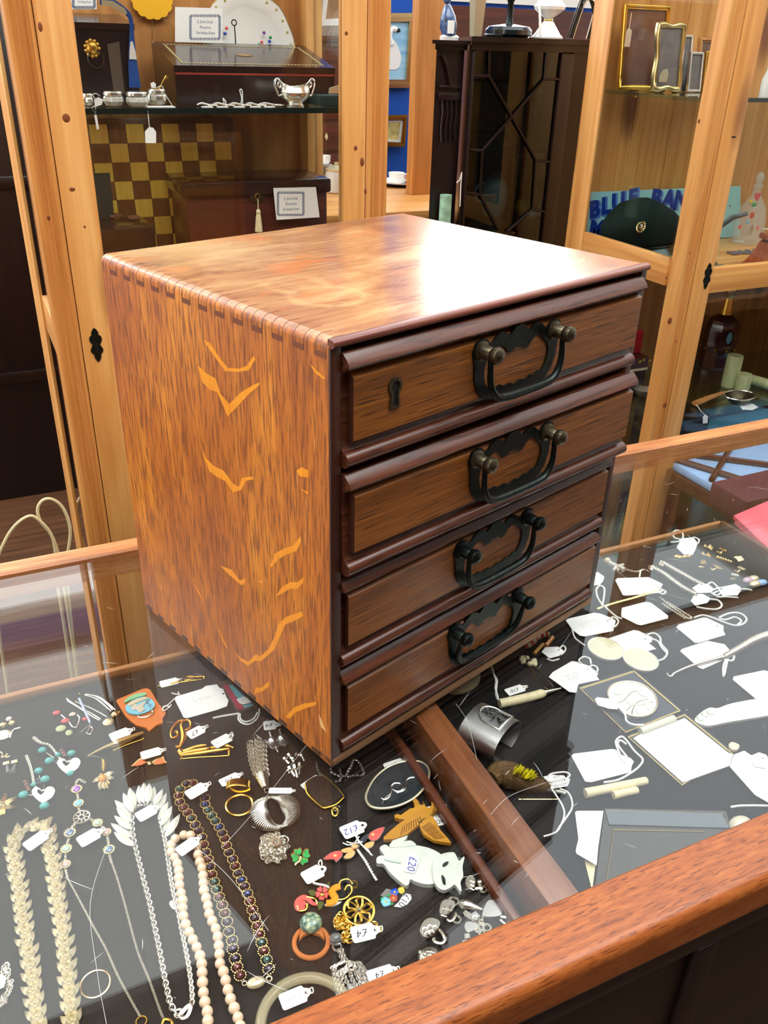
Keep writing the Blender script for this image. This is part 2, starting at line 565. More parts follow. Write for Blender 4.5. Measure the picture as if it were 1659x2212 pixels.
def oak_side():
    t = NT('golden_oak')
    big = t.noise(t.coord((16, 16, 4)), 1, 3, .5, .6)
    mid = t.noise(t.coord((90, 90, 9)), 1, 4, .6, .3)
    c = t.ramp(t.math('ADD', t.math('MULTIPLY', big, .5), t.math('MULTIPLY', mid, .5)), [(.34, L((148, 74, 10))), (.5, L((188, 105, 20))), (.66, L((220, 138, 36)))])
    po = t.noise(t.coord((430, 430, 34), (3, 1, 2)), 1, 2, .5, .15)
    pm = t.ramp(po, [(.49, (0, 0, 0)), (.58, (.66,) * 3), (.75, (.85,) * 3)])
    c = t.mix(pm, c, L((108, 52, 10)))
    sc = t.noise(t.coord((260, 260, 12), (9, 4, 1)), 1, 2, .5, 1.5)
    c = t.mix(t.ramp(sc, [(.70, (0, 0, 0)), (.76, (.5,) * 3)]), c, L((244, 176, 92)))
    b = t.bsdf(Base_Color=c, Roughness=.42); b.inputs['Coat Weight'].default_value = .12; b.inputs['Coat Roughness'].default_value = .14
    bn = t.node('Bump', {'Height': po, 'Strength': .12, 'Distance': .001}); t.t.links.new(bn.outputs[0], b.inputs['Normal'])
    return t.mat


def oak_top():
    t = NT('worn_oak_top')
    big = t.noise(t.coord((5, 13, 9), (.4, .2, 0)), 1, 4, .6, .8)
    fin = t.noise(t.coord((9, 190, 120)), 1, 4, .65, .3)
    s = t.math('ADD', t.math('MULTIPLY', big, .72), t.math('MULTIPLY', fin, .28))
    c = t.ramp(s, [(.34, L((98, 56, 32))), (.44, L((142, 88, 52))), (.53, L((168, 121, 78))), (.64, L((192, 158, 110)))])
    p2 = t.noise(t.coord((14, 20, 9), (4, 7, 0)), 1, 3, .5, .6)
    c = t.mix(t.ramp(p2, [(.56, (0, 0, 0)), (.66, (.5,) * 3)]), c, L((196, 108, 46)))
    # ring left by a wet glass, and the pale bleached patch by the back corner
    tc = t.node('TexCoord'); sp = t.node('SeparateXYZ', {0: tc.outputs['Object']})
    def dist(x, y):
        dx = t.math('SUBTRACT', sp.outputs[0], x); dy = t.math('SUBTRACT', sp.outputs[1], y)
        return t.math('SQRT', t.math('ADD', t.math('MULTIPLY', dx, dx), t.math('MULTIPLY', dy, dy)))
    wob = t.math('MULTIPLY', t.math('SUBTRACT', t.noise(t.coord((60, 60, 60)), 1, 3), .5), .02)
    for px, py, r, k in ((705, 640, .030, .5), (640, 615, .026, .22), (755, 606, .024, .18)):
        q = BL(px, py, 2, CH)
        d = t.math('ADD', t.math('ABSOLUTE', t.math('SUBTRACT', dist(q.x, q.y), r)), wob)
        c = t.mix(t.ramp(d, [(.0, (k,) * 3), (.007, (0, 0, 0))]), c, L((206, 168, 116)))
    q = BL(430, 545, 2, CH)
    d = t.math('ADD', dist(q.x, q.y), t.math('MULTIPLY', wob, 5.0))
    c = t.mix(t.ramp(d, [(.02, (.5,) * 3), (.10, (0, 0, 0))]), c, L((208, 176, 126)))
    b = t.bsdf(Base_Color=c, Roughness=.26); b.inputs['Coat Weight'].default_value = .4; b.inputs['Coat Roughness'].default_value = .16
    bn = t.node('Bump', {'Height': fin, 'Strength': .12, 'Distance': .001}); t.t.links.new(bn.outputs[0], b.inputs['Normal'])
    return t.mat


M['oak'] = oak_side()
M['oaktop'] = oak_top()
M['flake'] = wood('oak_ray_fleck', (248, 168, 40), (242, 156, 32), (226, 134, 24), 2, rough=.38, pore=.25, porecol=(180, 92, 20), fine=260, along=30)
M['oakchip'] = plain('bare_oak_chip', (226, 178, 116), .6)
M['oakfront'] = wood('dark_oak_panel', (164, 102, 36), (130, 76, 26), (88, 48, 17), 0, rough=.34, coat=.04, pore=.9, porecol=(36, 18, 8), fine=270, along=8, contrast=.24, tone=.4)
M['oakmould'] = wood('dark_oak_moulding', (120, 70, 44), (86, 46, 30), (50, 25, 18), 0, rough=.24, coat=.0, pore=.75, porecol=(30, 14, 12), fine=150, along=9)
M['oakedge'] = wood('dark_oak_edge', (84, 44, 26), (58, 28, 18), (34, 16, 11), 2, rough=.4, pore=.3)
M['oaknose'] = wood('reddish_oak_nosing', (140, 74, 46), (108, 50, 32), (72, 32, 22), 0, rough=.3, coat=.3, pore=.4)
M['oakbase'] = wood('worn_base_rail', (178, 140, 100), (146, 108, 74), (100, 68, 46), 0, rough=.6, pore=.4)
M['oakin'] = wood('drawer_lining', (206, 146, 72), (178, 116, 50), (140, 84, 34), 1, rough=.55, pore=.2)

chest = thing('chest_of_drawers', 'small oak chest of four drawers with black drop handles standing on the glass counter', 'chest of drawers', (0, 0, 0.0004), rz=TH)


def arc(cx, cz, r, a0, a1, n=6):
    return [(cx + r * math.cos(R_(a0 + (a1 - a0) * i / n)), cz + r * math.sin(R_(a0 + (a1 - a0) * i / n))) for i in range(n + 1)]


er = .008; th = .0100; tt = .0056
lp = [(0, 0)] + arc(er, CH - er, er, 180, 135, 4) + [(th, CH - tt - .002), (th, 0)]
left = MB().prism(lp, .0015, CDp, 1)
ins = MB()
FL = []
def fl(pts, s, ox, oy): FL.append([(ox + a * s, oy + b * s) for a, b in pts])
S1 = 700 / 1659; S4 = 600 / 1659
fl([(570, 700), (600, 715), (650, 790), (690, 842), (750, 848), (790, 832), (825, 780), (834, 800), (800, 856), (740, 864), (680, 860), (640, 805), (600, 750)], S1, 200, 440)
fl([(540, 830), (580, 870), (630, 898), (655, 975), (700, 1028), (760, 968), (820, 932), (857, 917), (850, 937), (800, 978), (750, 1032), (692, 1092), (660, 1014), (640, 968), (600, 953), (560, 912)], S1, 200, 440)
fl([(550, 1225), (580, 1306), (620, 1345), (670, 1368), (720, 1437), (750, 1452), (765, 1406), (820, 1398), (822, 1413), (785, 1421), (762, 1467), (720, 1480), (680, 1422), (640, 1402), (600, 1372), (575, 1312)], S1, 200, 440)
fl([(1043, 1370), (1070, 1350), (1105, 1370), (1105, 1406), (1060, 1396)], S1, 200, 440)
fl([(1065, 1463), (1107, 1480), (1100, 1490)], S1, 200, 440)
fl([(1110, 820), (1150, 860), (1190, 895), (1180, 900), (1140, 868)], S1, 200, 440)
fl([(1055, 350), (1090, 268), (1140, 238), (1200, 218), (1240, 163), (1247, 190), (1222, 250), (1160, 272), (1110, 302), (1075, 342)], S4, 200, 1100)
fl([(765, 340), (830, 363), (880, 428), (912, 412), (912, 442), (890, 457), (850, 422), (800, 378)], S4, 200, 1100)
fl([(988, 435), (1022, 428), (1016, 445)], S4, 200, 1100)
fl([(1093, 527), (1130, 468), (1180, 438), (1225, 438), (1262, 408), (1256, 442), (1226, 477), (1180, 477), (1130, 507)], S4, 200, 1100)
fl([(848, 850), (880, 888), (930, 913), (975, 868), (1000, 883), (1050, 838), (1085, 768), (1110, 688), (1160, 643), (1250, 613), (1258, 640), (1222, 662), (1150, 692), (1120, 762), (1085, 842), (1010, 907), (970, 907), (930, 937), (880, 902)], S4, 200, 1100)
fl([(965, 1112), (975, 1068), (1010, 1068), (1055, 1028), (1052, 1062), (1010, 1092), (980, 1097)], S4, 200, 1100)
fl([(1153, 1242), (1200, 1188), (1260, 1163), (1337, 1152), (1332, 1172), (1270, 1192), (1210, 1217), (1180, 1252)], S4, 200, 1100)
fl([(740, 690), (760, 730), (800, 820), (810, 840), (790, 815)], S4, 200, 1100)
fl([(560, 320), (600, 430), (640, 500), (660, 560), (630, 500)], S4, 200, 1100)
FM = Matrix(((0, 0, -1, 0), (-1, 0, 0, 0), (0, 1, 0, 0), (0, 0, 0, 1)))     # plate (x,y) -> chest (-y, z), thickness out of the left face
for p in FL:
    q = [BL(a, b, 0, 0) for a, b in p]
    ins.plate([(-v.y, v.z) for v in q], .00012, mi=0, M=FM)
q = [BL(200 + a * S4, 1100 + b * S4, 0, 0) for a, b in ((1350, 1225), (1372, 1268), (1397, 1332), (1362, 1300))]
ins.plate([(-v.y, v.z) for v in q], .00014, mi=1, M=FM)
left.m = [0] * len(left.f)
for f in range(len(ins.m)): ins.m[f] += 1
left.merge(ins)
part(chest, 'side_panel', left, [M['oak'], M['flake'], M['oakchip']], 'golden oak left side with bright ray flecks', True)
rp = [(CW - a, b) for a, b in lp]
part(chest, 'side_panel', MB().prism(rp, .0015, CDp, 1), M['oak'], None, True)
tp = arc(er, CH - er, er, 135, 90, 4) + arc(CW - er, CH - er, er, 90, 45, 4) + [(CW - th, CH - tt - .002), (th, CH - tt - .002)]
part(chest, 'top', MB().prism(tp, .003, CDp, 1), M['oaktop'], 'worn stained oak top with pale ring marks', True)
part(chest, 'back_panel', MB().box(th, CW - th, CDp - .008, CDp - .001, .010, CH - tt - .002), M['oakin'], None, True)
# finger joints along the left and right top edges
fj = MB(); fb = MB(); nf = 27
for i in range(nf):
    y = .004 + (CDp - .008) * i / (nf - 1)
    o = .00012
    pr = [(-o, CH - .015)] + [(a, b) for a, b in arc(er, CH - er, er + o, 180, 90, 8)] + [(.016, CH + o)]
    for j in range(len(pr) - 1):
        (a, b), (c, e) = pr[j], pr[j + 1]
        w = .0004
        fj.add([(a, y - w, b), (a, y + w, b), (c, y + w, e), (c, y - w, e)], [(0, 1, 2, 3)])
    if i < nf - 1 and i % 2 == 0:
        y2 = y + (CDp - .008) / (nf - 1)
        fj.add([(-o, y, CH - .0150), (-o, y2, CH - .0150), (-o, y2, CH - .0105), (-o, y, CH - .0105)], [(0, 1, 2, 3)])
    if i < nf - 1 and i % 2 == 1:
        y2 = y + (CDp - .008) / (nf - 1)
        fb.add([(-o, y, .0008), (-o, y2, .0008), (-o, y2, .0055), (-o, y, .0055)], [(0, 1, 2, 3)])
part(chest, 'finger_joints', fj, plain('joint_brown', (122, 68, 40), .4), 'dark lines of the finger joints along the top left edge', True)
part(chest, 'lower_finger_joints', fb, M['oakedge'], None, True)
# front edges
for a in (0, CW - th): part(chest, 'front_edging', MB().box(a, a + th, -.0005, .0015, 0, CH - .007, .0004), M['oakedge'], 'dark stained front edge', True)
nose = [(.003, CH - tt - .0015), (-.001, CH - tt - .001)] + arc(-.001, CH - .0034, .0032, 250, 110, 6) + [(.003, CH - .0001)]
part(chest, 'top_nosing', MB().prism(nose, .0006, CW - .0006, 0), M['oaknose'], 'reddish rounded front edge of the top', True)
part(chest, 'base_rail', MB().box(.0, CW, -.001, .02, .0, .0095, .0015).box(th, CW - th, .02, CDp - .008, .001, .006), M['oakbase'], 'pale worn bottom rail', True)
sh = MB()
for z in (.1035, .1985, .2950): sh.box(th, CW - th, .012, CDp - .01, z - .002, z + .0005)
part(chest, 'dust_board', sh, M['oakedge'], None, True)

DW, DH = .3808, .0895
prof = [(.012, 0), (-.001, 0)] + [(-.001 + .0068 * math.cos(R_(a)), .0062 + .0062 * math.sin(R_(a))) for a in range(250, 109, -20)] + \
       [(-.0012, .0128), (.0005, .0150), (.0012, .0175), (.0012, .0745), (-.0022, .0752), (-.0030, .0768), (-.0024, .0780), (-.0078, .0788), (-.0084, .0802), (-.0060, .0842), (-.0018, .0882), (0, DH), (.012, DH)]
drawers = []
HF = Matrix(((1, 0, 0, 0), (0, 0, -1, 0), (0, 1, 0, 0), (0, 0, 0, 1)))


def sym(h): return h + [(-x, y) for x, y in reversed(h) if abs(x) > 1e-6]


OUT = [(0, .0135), (.006, .0125), (.009, .009), (.013, .0065), (.018, .010), (.024, .012), (.030, .009), (.0345, .0045), (.038, .0045), (.0405, .0078), (.0475, .0105), (.0548, .0078), (.058, 0), (.0565, -.006), (.0545, -.012), (.054, -.024), (.050, -.034), (.043, -.042), (.034, -.0455), (0, -.047)]
INN = [(0, -.0055), (.004, -.005), (.008, -.008), (.013, -.0085), (.018, -.003), (.024, .001), (.030, -.002), (.036, -.007), (.040, -.010), (.0425, -.016), (.042, -.024), (.039, -.031), (.035, -.0345), (.031, -.033), (.026, -.0365), (.020, -.035), (.014, -.038), (.007, -.0365), (0, -.039)]


def make_drawer(z, out, rot, key, swing, worn):
    d = MB().prism(prof, 0, DW, 0)
    part_d = part(chest, 'drawer', d, M['oakmould'], None, True)
    part_d.matrix_local = Matrix.Translation((.0104, out, z)) @ Matrix.Rotation(R_(rot), 4, 'Z')
    b = MB().box(.002, .010, .012, .31, .001, .078).box(DW - .010, DW - .002, .012, .31, .001, .078).box(.010, DW - .010, .012, .31, .004, .008).box(.010, DW - .010, .302, .31, .008, .074)
    part(part_d, 'drawer_box', b, M['oakin'], None, True)
    p = MB().prism([(.0012, .0172), (-.0056, .0216), (-.0056, .0706), (.0012, .0748)], .0062, DW - .003, 0); p.m[0] = p.m[1] = 1  # end faces take the darker edge colour to imitate shade there
    part(part_d, 'front_panel', p, [M['oakfront'], M['oakedge']], None, True)
    hx, hz = .1900, .0640 + (.002 if z < .1 else 0)
    HM = Matrix.Translation((hx, -.0056, hz)) @ HF
    part(part_d, 'backplate', MB().plate(sym(OUT), .0016, [sym(INN)], M=HM), M['bronze'], 'black pierced wavy backplate', True)
    for s in (-1, 1):
        kn = MB().lathe([(.0085, .0016), (.0085, .0026), (.0062, .0036), (.0056, .011), (.0050, .0125), (.0066, .0145), (.0074, .0175), (.0066, .0205), (.0036, .0228), (0, .0234)], 16, M=HM @ Matrix.Translation((.0475 * s, 0, 0)))
        part(part_d, 'handle_post', kn, M['bronzek'] if worn else M['bronze'], None, True)
    w = .0475; o = .0112
    path = cr([(-w, .0, o), (-w, -.010, o + .001), (-w + .0005, -.024, o + .002), (-w + .006, -.035, o + .0025), (-w + .017, -.0405, o + .0025), (0, -.0415, o + .0025), (w - .017, -.0405, o + .0025), (w - .006, -.035, o + .0025), (w - .0005, -.024, o + .002), (w, -.010, o + .001), (w, 0, o)], 4)
    rr = [.0024 + .0014 * math.sin(PI * i / (len(path) - 1)) ** 2 for i in range(len(path))]
    sw = Matrix.Translation((0, 0, o)) @ Matrix.Rotation(R_(swing), 4, 'X') @ Matrix.Translation((0, 0, -o))
    part(part_d, 'drop_handle', MB().tube(path, rr, 10, M=HM @ sw), M['bronze'], None, True)
    if key:
        kx, kz = .0470, .0505
        KM = Matrix.Translation((kx, -.0056, kz)) @ HF
        o1 = [(math.cos(R_(a)) * .0068, .0055 + math.sin(R_(a)) * .0068) for a in range(-50, 231, 20)] + [(-.0042, -.004), (-.0056, -.0125), (.0056, -.0125), (.0042, -.004)]
        i1 = [(math.cos(R_(a)) * .0042, .0055 + math.sin(R_(a)) * .0042) for a in range(-50, 231, 20)] + [(-.0024, -.003), (-.003, -.0105), (.003, -.0105), (.0024, -.003)]
        part(part_d, 'keyhole_plate', MB().plate(o1, .0014, [i1], M=KM), M['bronzek'], 'bronze keyhole plate', True)
        part(part_d, 'keyhole', MB().plate(i1, .0003, M=KM), M['black'], None, True)
    return part_d


make_drawer(.2995, -.0010, -.15, True, 0, True)
make_drawer(.2045, -.0035, -1.0, False, 2, True)
make_drawer(.1090, .0030, 0, False, 3, False)
make_drawer(.0135, .0030, 0, False, 14, False)
# ---------------------------------------------------------------- the glass-topped counter
M['rail'] = wood('oak_counter_rail', (192, 118, 60), (162, 88, 38), (112, 55, 22), 0, rough=.4, coat=.08, pore=.75, porecol=(92, 42, 18), fine=280, along=36, contrast=.24, tone=.4)
M['railb'] = wood('oak_back_rail', (236, 180, 124), (214, 144, 88), (160, 94, 52), 0, rough=.42, coat=.15, pore=.4, porecol=(110, 62, 34), fine=120, along=9)
M['case'] = wood('dark_counter_front', (44, 26, 20), (28, 16, 12), (14, 9, 8), 0, rough=.45, pore=.2)
M['bar'] = wood('oak_glazing_bar', (142, 86, 46), (114, 64, 33), (74, 38, 19), 1, rough=.38, coat=.2, pore=.5, porecol=(84, 40, 18))
M['trayrim'] = wood('walnut_tray_rim', (120, 66, 38), (92, 46, 26), (58, 28, 16), 1, rough=.35, coat=.2, pore=.3)
M['trayrimx'] = wood('oak_tray_lip', (190, 140, 92), (160, 108, 64), (112, 70, 40), 0, rough=.45, pore=.3)
YF, YB = -.2022, .4492
X0, X1 = -1.15, 2.05
counter = thing('display_counter', 'long glass topped oak display counter full of jewellery', 'counter', ((X0 + X1) / 2, .11, FZ))
rf = [(YF, -.030), (YF, .0035), (YF - .002, .0055)] + [(YF - .042 + .010 * math.cos(R_(a)), -.0045 + .010 * math.sin(R_(a))) for a in (90, 110, 130, 150, 170, 180)] + [(YF - .052, -.030)]
part(counter, 'front_rail', MB().prism(rf, X0, X1, 0), M['rail'], 'scratched orange oak front rail')
rb = [(YB, -.030), (YB, .002), (YB + .003, .005), (YB + .024, .006), (YB + .029, .002), (YB + .030, -.030)]
part(counter, 'back_rail', MB().prism(rb, X0, X1, 0), M['railb'], 'pale worn oak back rail')
for a, b in ((X0 - .05, X0), (X1, X1 + .05)):
    part(counter, 'end_rail', MB().box(a, b, YF - .05, YB + .03, -.030, .0055, .003), M['rail'])
part(counter, 'glass_top', MB().box(X0, X1, YF, YB, -.006, 0), M['glass'], 'clear scratched glass top')
sc = MB(); rs = random.Random(3)
for i in range(230):
    x = rs.uniform(-.32, 1.0); y = rs.uniform(-.19, .42)
    a = rs.choice((rs.gauss(2.3, .35), rs.gauss(.6, .3), rs.uniform(0, PI))); ln = rs.choice((.004, .006, .010, .016, .03)) * rs.uniform(.5, 1.4)
    bend = rs.uniform(-.2, .2); n = 4; w = rs.choice((.00010, .00014, .00022)); pts = []
    for j in range(n + 1):
        t = j / n - .5
        pts.append((x + math.cos(a) * ln * t - math.sin(a) * ln * bend * (t * t - .25), y + math.sin(a) * ln * t + math.cos(a) * ln * bend * (t * t - .25)))
    vs = []
    for j, (px, py) in enumerate(pts):
        ww = w * (1 - abs(2 * j / n - 1) ** 2 * .8)
        vs += [(px - math.sin(a) * ww, py + math.cos(a) * ww, .00006), (px + math.sin(a) * ww, py - math.cos(a) * ww, .00006)]
    sc.add(vs, [(2 * j, 2 * j + 1, 2 * j + 3, 2 * j + 2) for j in range(n)])
for pts in ([(700, 1560), (560, 1740), (480, 1830)], [(425, 1830), (500, 1900), (580, 2010)], [(230, 1830), (195, 1950), (210, 2100), (230, 2212)], [(1175, 1080), (1340, 1240), (1500, 1300)], [(985, 1520), (1010, 1560), (1030, 1640)], [(1060, 1760), (1100, 1720), (1180, 1690)]):
    q = cr([PZ(a, b, .00006) for a, b in pts], 6); vs = []
    for j, p in enumerate(q):
        d = q[min(j + 1, len(q) - 1)] - q[max(j - 1, 0)]; n_ = Vector((-d.y, d.x, 0)).normalized() * .00013
        vs += [p + n_, p - n_]
    sc.add(vs, [(2 * j, 2 * j + 1, 2 * j + 3, 2 * j + 2) for j in range(len(q) - 1)])
part(counter, 'glass_scratches', sc, plain('scratch', (205, 208, 205), .6), 'fine pale scratches in the glass', kind='stuff')
fp = MB().box(X0 - .045, X1 + .045, YF - .045, YF - .022, FZ, -.030)
part(counter, 'front_panel', fp, M['case'], 'almost black front panel')
fm = MB()
xa = PY(1500, 2100, YF - .046).x
for x in (xa - .78, xa, xa + .78): fm.box(x - .012, x + .012, YF - .052, YF - .045, FZ + .02, -.051, .002)
fm.box(X0, X1, YF - .052, YF - .045, -.05, -.032, .002)
part(counter, 'front_moulding', fm, M['case'])
part(counter, 'case_floor', MB().box(X0, X1, YF - .02, YB + .02, -.262, -.25), M['mahogx'], 'brown lower floor inside the case')
part(counter, 'tray_shelf', MB().box(X0, X1, YF - .018, .262, -.0665, -.0575), M['case'])
part(counter, 'base_cupboard', MB().box(X0, X1, YF - .02, YB + .02, FZ, -.264), M['case'])
for a, b in ((X0 - .045, X0 - .002), (X1 + .002, X1 + .045)): part(counter, 'end_panel', MB().box(a, b, YF - .02, YB + .02, FZ, -.030), M['case'])
gb = MB().box(.1045, .1338, YF - .001, .266, -.0575, -.0075, .0025)
part(counter, 'glazing_bar', gb, M['bar'], 'orange brown bar running front to back under the glass')


def tray(x0, x1, label, felt):
    r = thing('display_tray', label, 'tray', ((x0 + x1) / 2, .04, -.0575))
    part(r, 'tray_base', MB().box(x0, x1, YF + .001, .276, -.0575, TZ - .0012), M['trayrim'])
    part(r, 'felt_lining', MB().box(x0 + .008, x1 - .008, YF + .009, .268, TZ - .0012, TZ), felt)
    part(r, 'rim', MB().box(x0, x1, .268, .276, TZ - .0012, -.040, .0022), M['trayrimx'], 'pale worn back lip')
    part(r, 'rim', MB().box(x0, x1, YF + .001, YF + .009, TZ - .0012, -.040, .002), M['trayrimx'])
    part(r, 'rim', MB().box(x0, x0 + .008, YF + .009, .268, TZ - .0012, -.036, .002), M['trayrim'])
    part(r, 'rim', MB().box(x1 - .008, x1, YF + .009, .268, TZ - .0012, -.036, .002), M['trayrim'])
    return r


tray(-1.10, .0935, 'black felt jewellery tray left of the glazing bar', M['felt2'])
tray(.1345, .742, 'black felt jewellery tray right of the glazing bar', M['felt'])
# ---------------------------------------------------------------- jewellery: helpers
KC = {'c5': (0, 1400, 440 / 1659), 'c6': (320, 1420, 440 / 1659), 'c7': (0, 1740, 480 / 1659), 'c8': (320, 1740, 440 / 1659), 'd1': (560, 1580, 500 / 1659),
      'd2': (560, 1850, 600 / 1659), 'd3': (940, 1360, 360 / 1659), 'd4': (1200, 1120, 459 / 1659), 'd5': (1180, 1400, 479 / 1659), 'd6': (860, 1500, 440 / 1622), 'd8': (1260, 880, 399 / 1659),
      'px': (0, 0, 1)}


def k(c, x, y):
    a = KC[c]; return (a[0] + x * a[2], a[1] + y * a[2])


def tk(c, x, y, h=0.0): return T(*k(c, x, y), h)
def tks(c, pts, h=0.0): return [tk(c, p[0], p[1], h + (p[2] if len(p) > 2 else 0)) for p in pts]
def loc(pts):
    n = len(pts); return Vector((sum(p.x for p in pts) / n, sum(p.y for p in pts) / n, TZ))


def smooth2(pts, kk=4): return cr(pts, kk, True)


def scribble(mb, Fm, x0, x1, y, amp, rs, w=.00028):
    x = x0; p = []
    while x < x1:
        p.append((x, y + rs.uniform(-amp, amp))); x += rs.uniform(.0006, .0014)
        if rs.random() < .22 and len(p) > 2:
            ribbon(mb, p, w, Fm); p = []; x += .0012
    if len(p) > 2: ribbon(mb, p, w, Fm)


def ribbon(mb, p, w, Fm):
    vs = []
    for j, a in enumerate(p):
        b0 = p[max(j - 1, 0)]; b1 = p[min(j + 1, len(p) - 1)]
        d = Vector((b1[0] - b0[0], b1[1] - b0[1])); d = d.normalized() if d.length > 0 else Vector((1, 0))
        vs += [(a[0] - d.y * w / 2, a[1] + d.x * w / 2, 0), (a[0] + d.y * w / 2, a[1] - d.x * w / 2, 0)]
    mb.add(vs, [(2 * j, 2 * j + 1, 2 * j + 3, 2 * j + 2) for j in range(len(p) - 1)], 0, Fm)


TAGS = 0


def price_tag(label, c, A1, A2, B, txt=None, scrib=0, string=None, h=.003, ink='ink', size=.55, rot=180, holes=True, strr=.0006):
    """shop tag: blank end A1-A2, threaded end B; lies h above the felt"""
    global TAGS
    TAGS += 1; rs = random.Random(TAGS)
    a1, a2, b = tk(c, *A1, h), tk(c, *A2, h), tk(c, *B, h)
    a = (a1 + a2) / 2; ax = (b - a); Ln = ax.length; W = (a1 - a2).length * .5
    W = min(W, Ln * .42)
    F = frame(a, ax)
    nb = W * .42; s = Ln - W * .75; rc = W * .3
    o = [(0, -W + rc), (rc * .3, -W + rc * .3), (rc, -W), (s - W * .15, -W), (s, -W * .93), (s + W * .10, -W * .62), (s + W * .32, -W * .50), (Ln - nb * .5, -nb * .9), (Ln, -nb * .4),
         (Ln, nb * .4), (Ln - nb * .5, nb * .9), (s + W * .32, W * .50), (s + W * .10, W * .62), (s, W * .93), (s - W * .15, W), (rc, W), (rc * .3, W - rc * .3), (0, W - rc)]
    hc = Ln - W * .52
    hole = [(hc + W * .2 * math.cos(R_(q)), W * .2 * math.sin(R_(q))) for q in range(0, 360, 45)]
    r = thing('price_tag', label, 'price tag', (a.x, a.y, a.z))
    part(r, 'card', MB().plate(o, .0004, [hole], M=F), M['paper'])
    up = F @ Matrix.Translation((0, 0, .00046))
    if txt:
        m = up @ Matrix.Translation(((hc - W * .2) * .5, 0, 0)) @ Matrix.Rotation(R_(rot), 4, 'Z')
        part(r, 'writing', text(txt, W * 2 * size, m, .00006, .25), M[ink], 'hand-written price')
    elif scrib:
        mb = MB()
        for i in range(scrib):
            y = W * (.5 - (i + .5) / scrib) * 1.3
            scribble(mb, up, Ln * .12, hc - W * .5, y, W * .16 / max(1, scrib * .5), rs)
        part(r, 'writing', mb, M[ink], 'faint hand writing')
    if string:
        mb = MB()
        for st in (string if isinstance(string[0], list) else [string]):
            mb.tube(cr([tk(c, p[0], p[1], h + .0012 + (p[2] if len(p) > 2 else 0)) for p in st], 5), strr, 6)
        part(r, 'string', mb, M['string'])
    else:
        p0 = F @ Vector((hc, 0, .0006)); p1 = F @ Vector((Ln + W * .25, W * .25, .0004)); p2 = F @ Vector((Ln + W * .1, -W * .35, .0004))
        part(r, 'string', MB().tube(cr([p0, p1, p2], 6, True), strr * .8, 5, True), M['string'])
    return r


def card_tag(label, c, pts, scrib=0, hole=None, string=None, h=.003, ink='inkb', lines=None, th=.0005, name='price_tag', cat='price tag', sdir=None, strr=.0007, lsize=.0035):
    """tag traced corner by corner"""
    global TAGS
    TAGS += 1; rs = random.Random(TAGS)
    q = tks(c, pts, h); o = loc(q); o.z = TZ + h
    r = thing(name, label, cat, o)
    hl = []
    if hole:
        hc = tk(c, hole[0], hole[1], h); hl = [[hc + Vector((math.cos(R_(g)) * .0013, math.sin(R_(g)) * .0013, 0)) for g in range(0, 360, 45)]]
    part(r, 'card', MB().plate(q, th, hl), M['paper'])
    if scrib or lines:
        d = tk(c, *sdir[1], h) - tk(c, *sdir[0], h) if sdir else Vector((1, -.2, 0))
        F = frame(o + Vector((0, 0, th + .00006)), d)
        mb = MB()
        if lines:
            for i, s in enumerate(lines): mb.merge(text(s, lsize, F @ Matrix.Translation((0, lsize * 1.15 * ((len(lines) - 1) / 2 - i), 0)), .00006, .1))
        else:
            half = (q[0] - q[len(q) // 2]).length * .28
            for i in range(scrib): scribble(mb, F, -half + rs.uniform(0, .003), half - rs.uniform(0, .004), .0032 * ((scrib - 1) / 2 - i), .0007, rs)
        part(r, 'writing', mb, M[ink])
    if string:
        mb = MB()
        for st in (string if isinstance(string[0], list) else [string]):
            mb.tube(cr([tk(c, p[0], p[1], h + .0012 + (p[2] if len(p) > 2 else 0)) for p in st], 5), strr, 6)
        part(r, 'string', mb, M['string'])
    return r


def leafm(mb, p0, p1, w, th=.0012, mi=0, cup=.25, up=Vector((0, 0, 1)), blunt=.75, n=8):
    """a pointed petal from p0 to p1"""
    p0 = Vector(p0); p1 = Vector(p1); F = frame(p0, p1 - p0, up); Ln = (p1 - p0).length
    vs = []; fs = []
    for i in range(n + 1):
        t = i / n; ww = w / 2 * max(.02, math.sin(PI * t ** blunt)) ** .8; x = Ln * t
        z = cup * w * math.sin(PI * t) * .5
        vs += [(x, -ww, 0), (x, 0, th + z), (x, ww, 0), (x, 0, -th * .3)]
    for i in range(n):
        a = 4 * i
        for j in range(4): fs.append((a + j, a + (j + 1) % 4, a + 4 + (j + 1) % 4, a + 4 + j))
    fs += [(3, 2, 1, 0), (4 * n, 4 * n + 1, 4 * n + 2, 4 * n + 3)]
    return mb.add(vs, fs, mi, F)


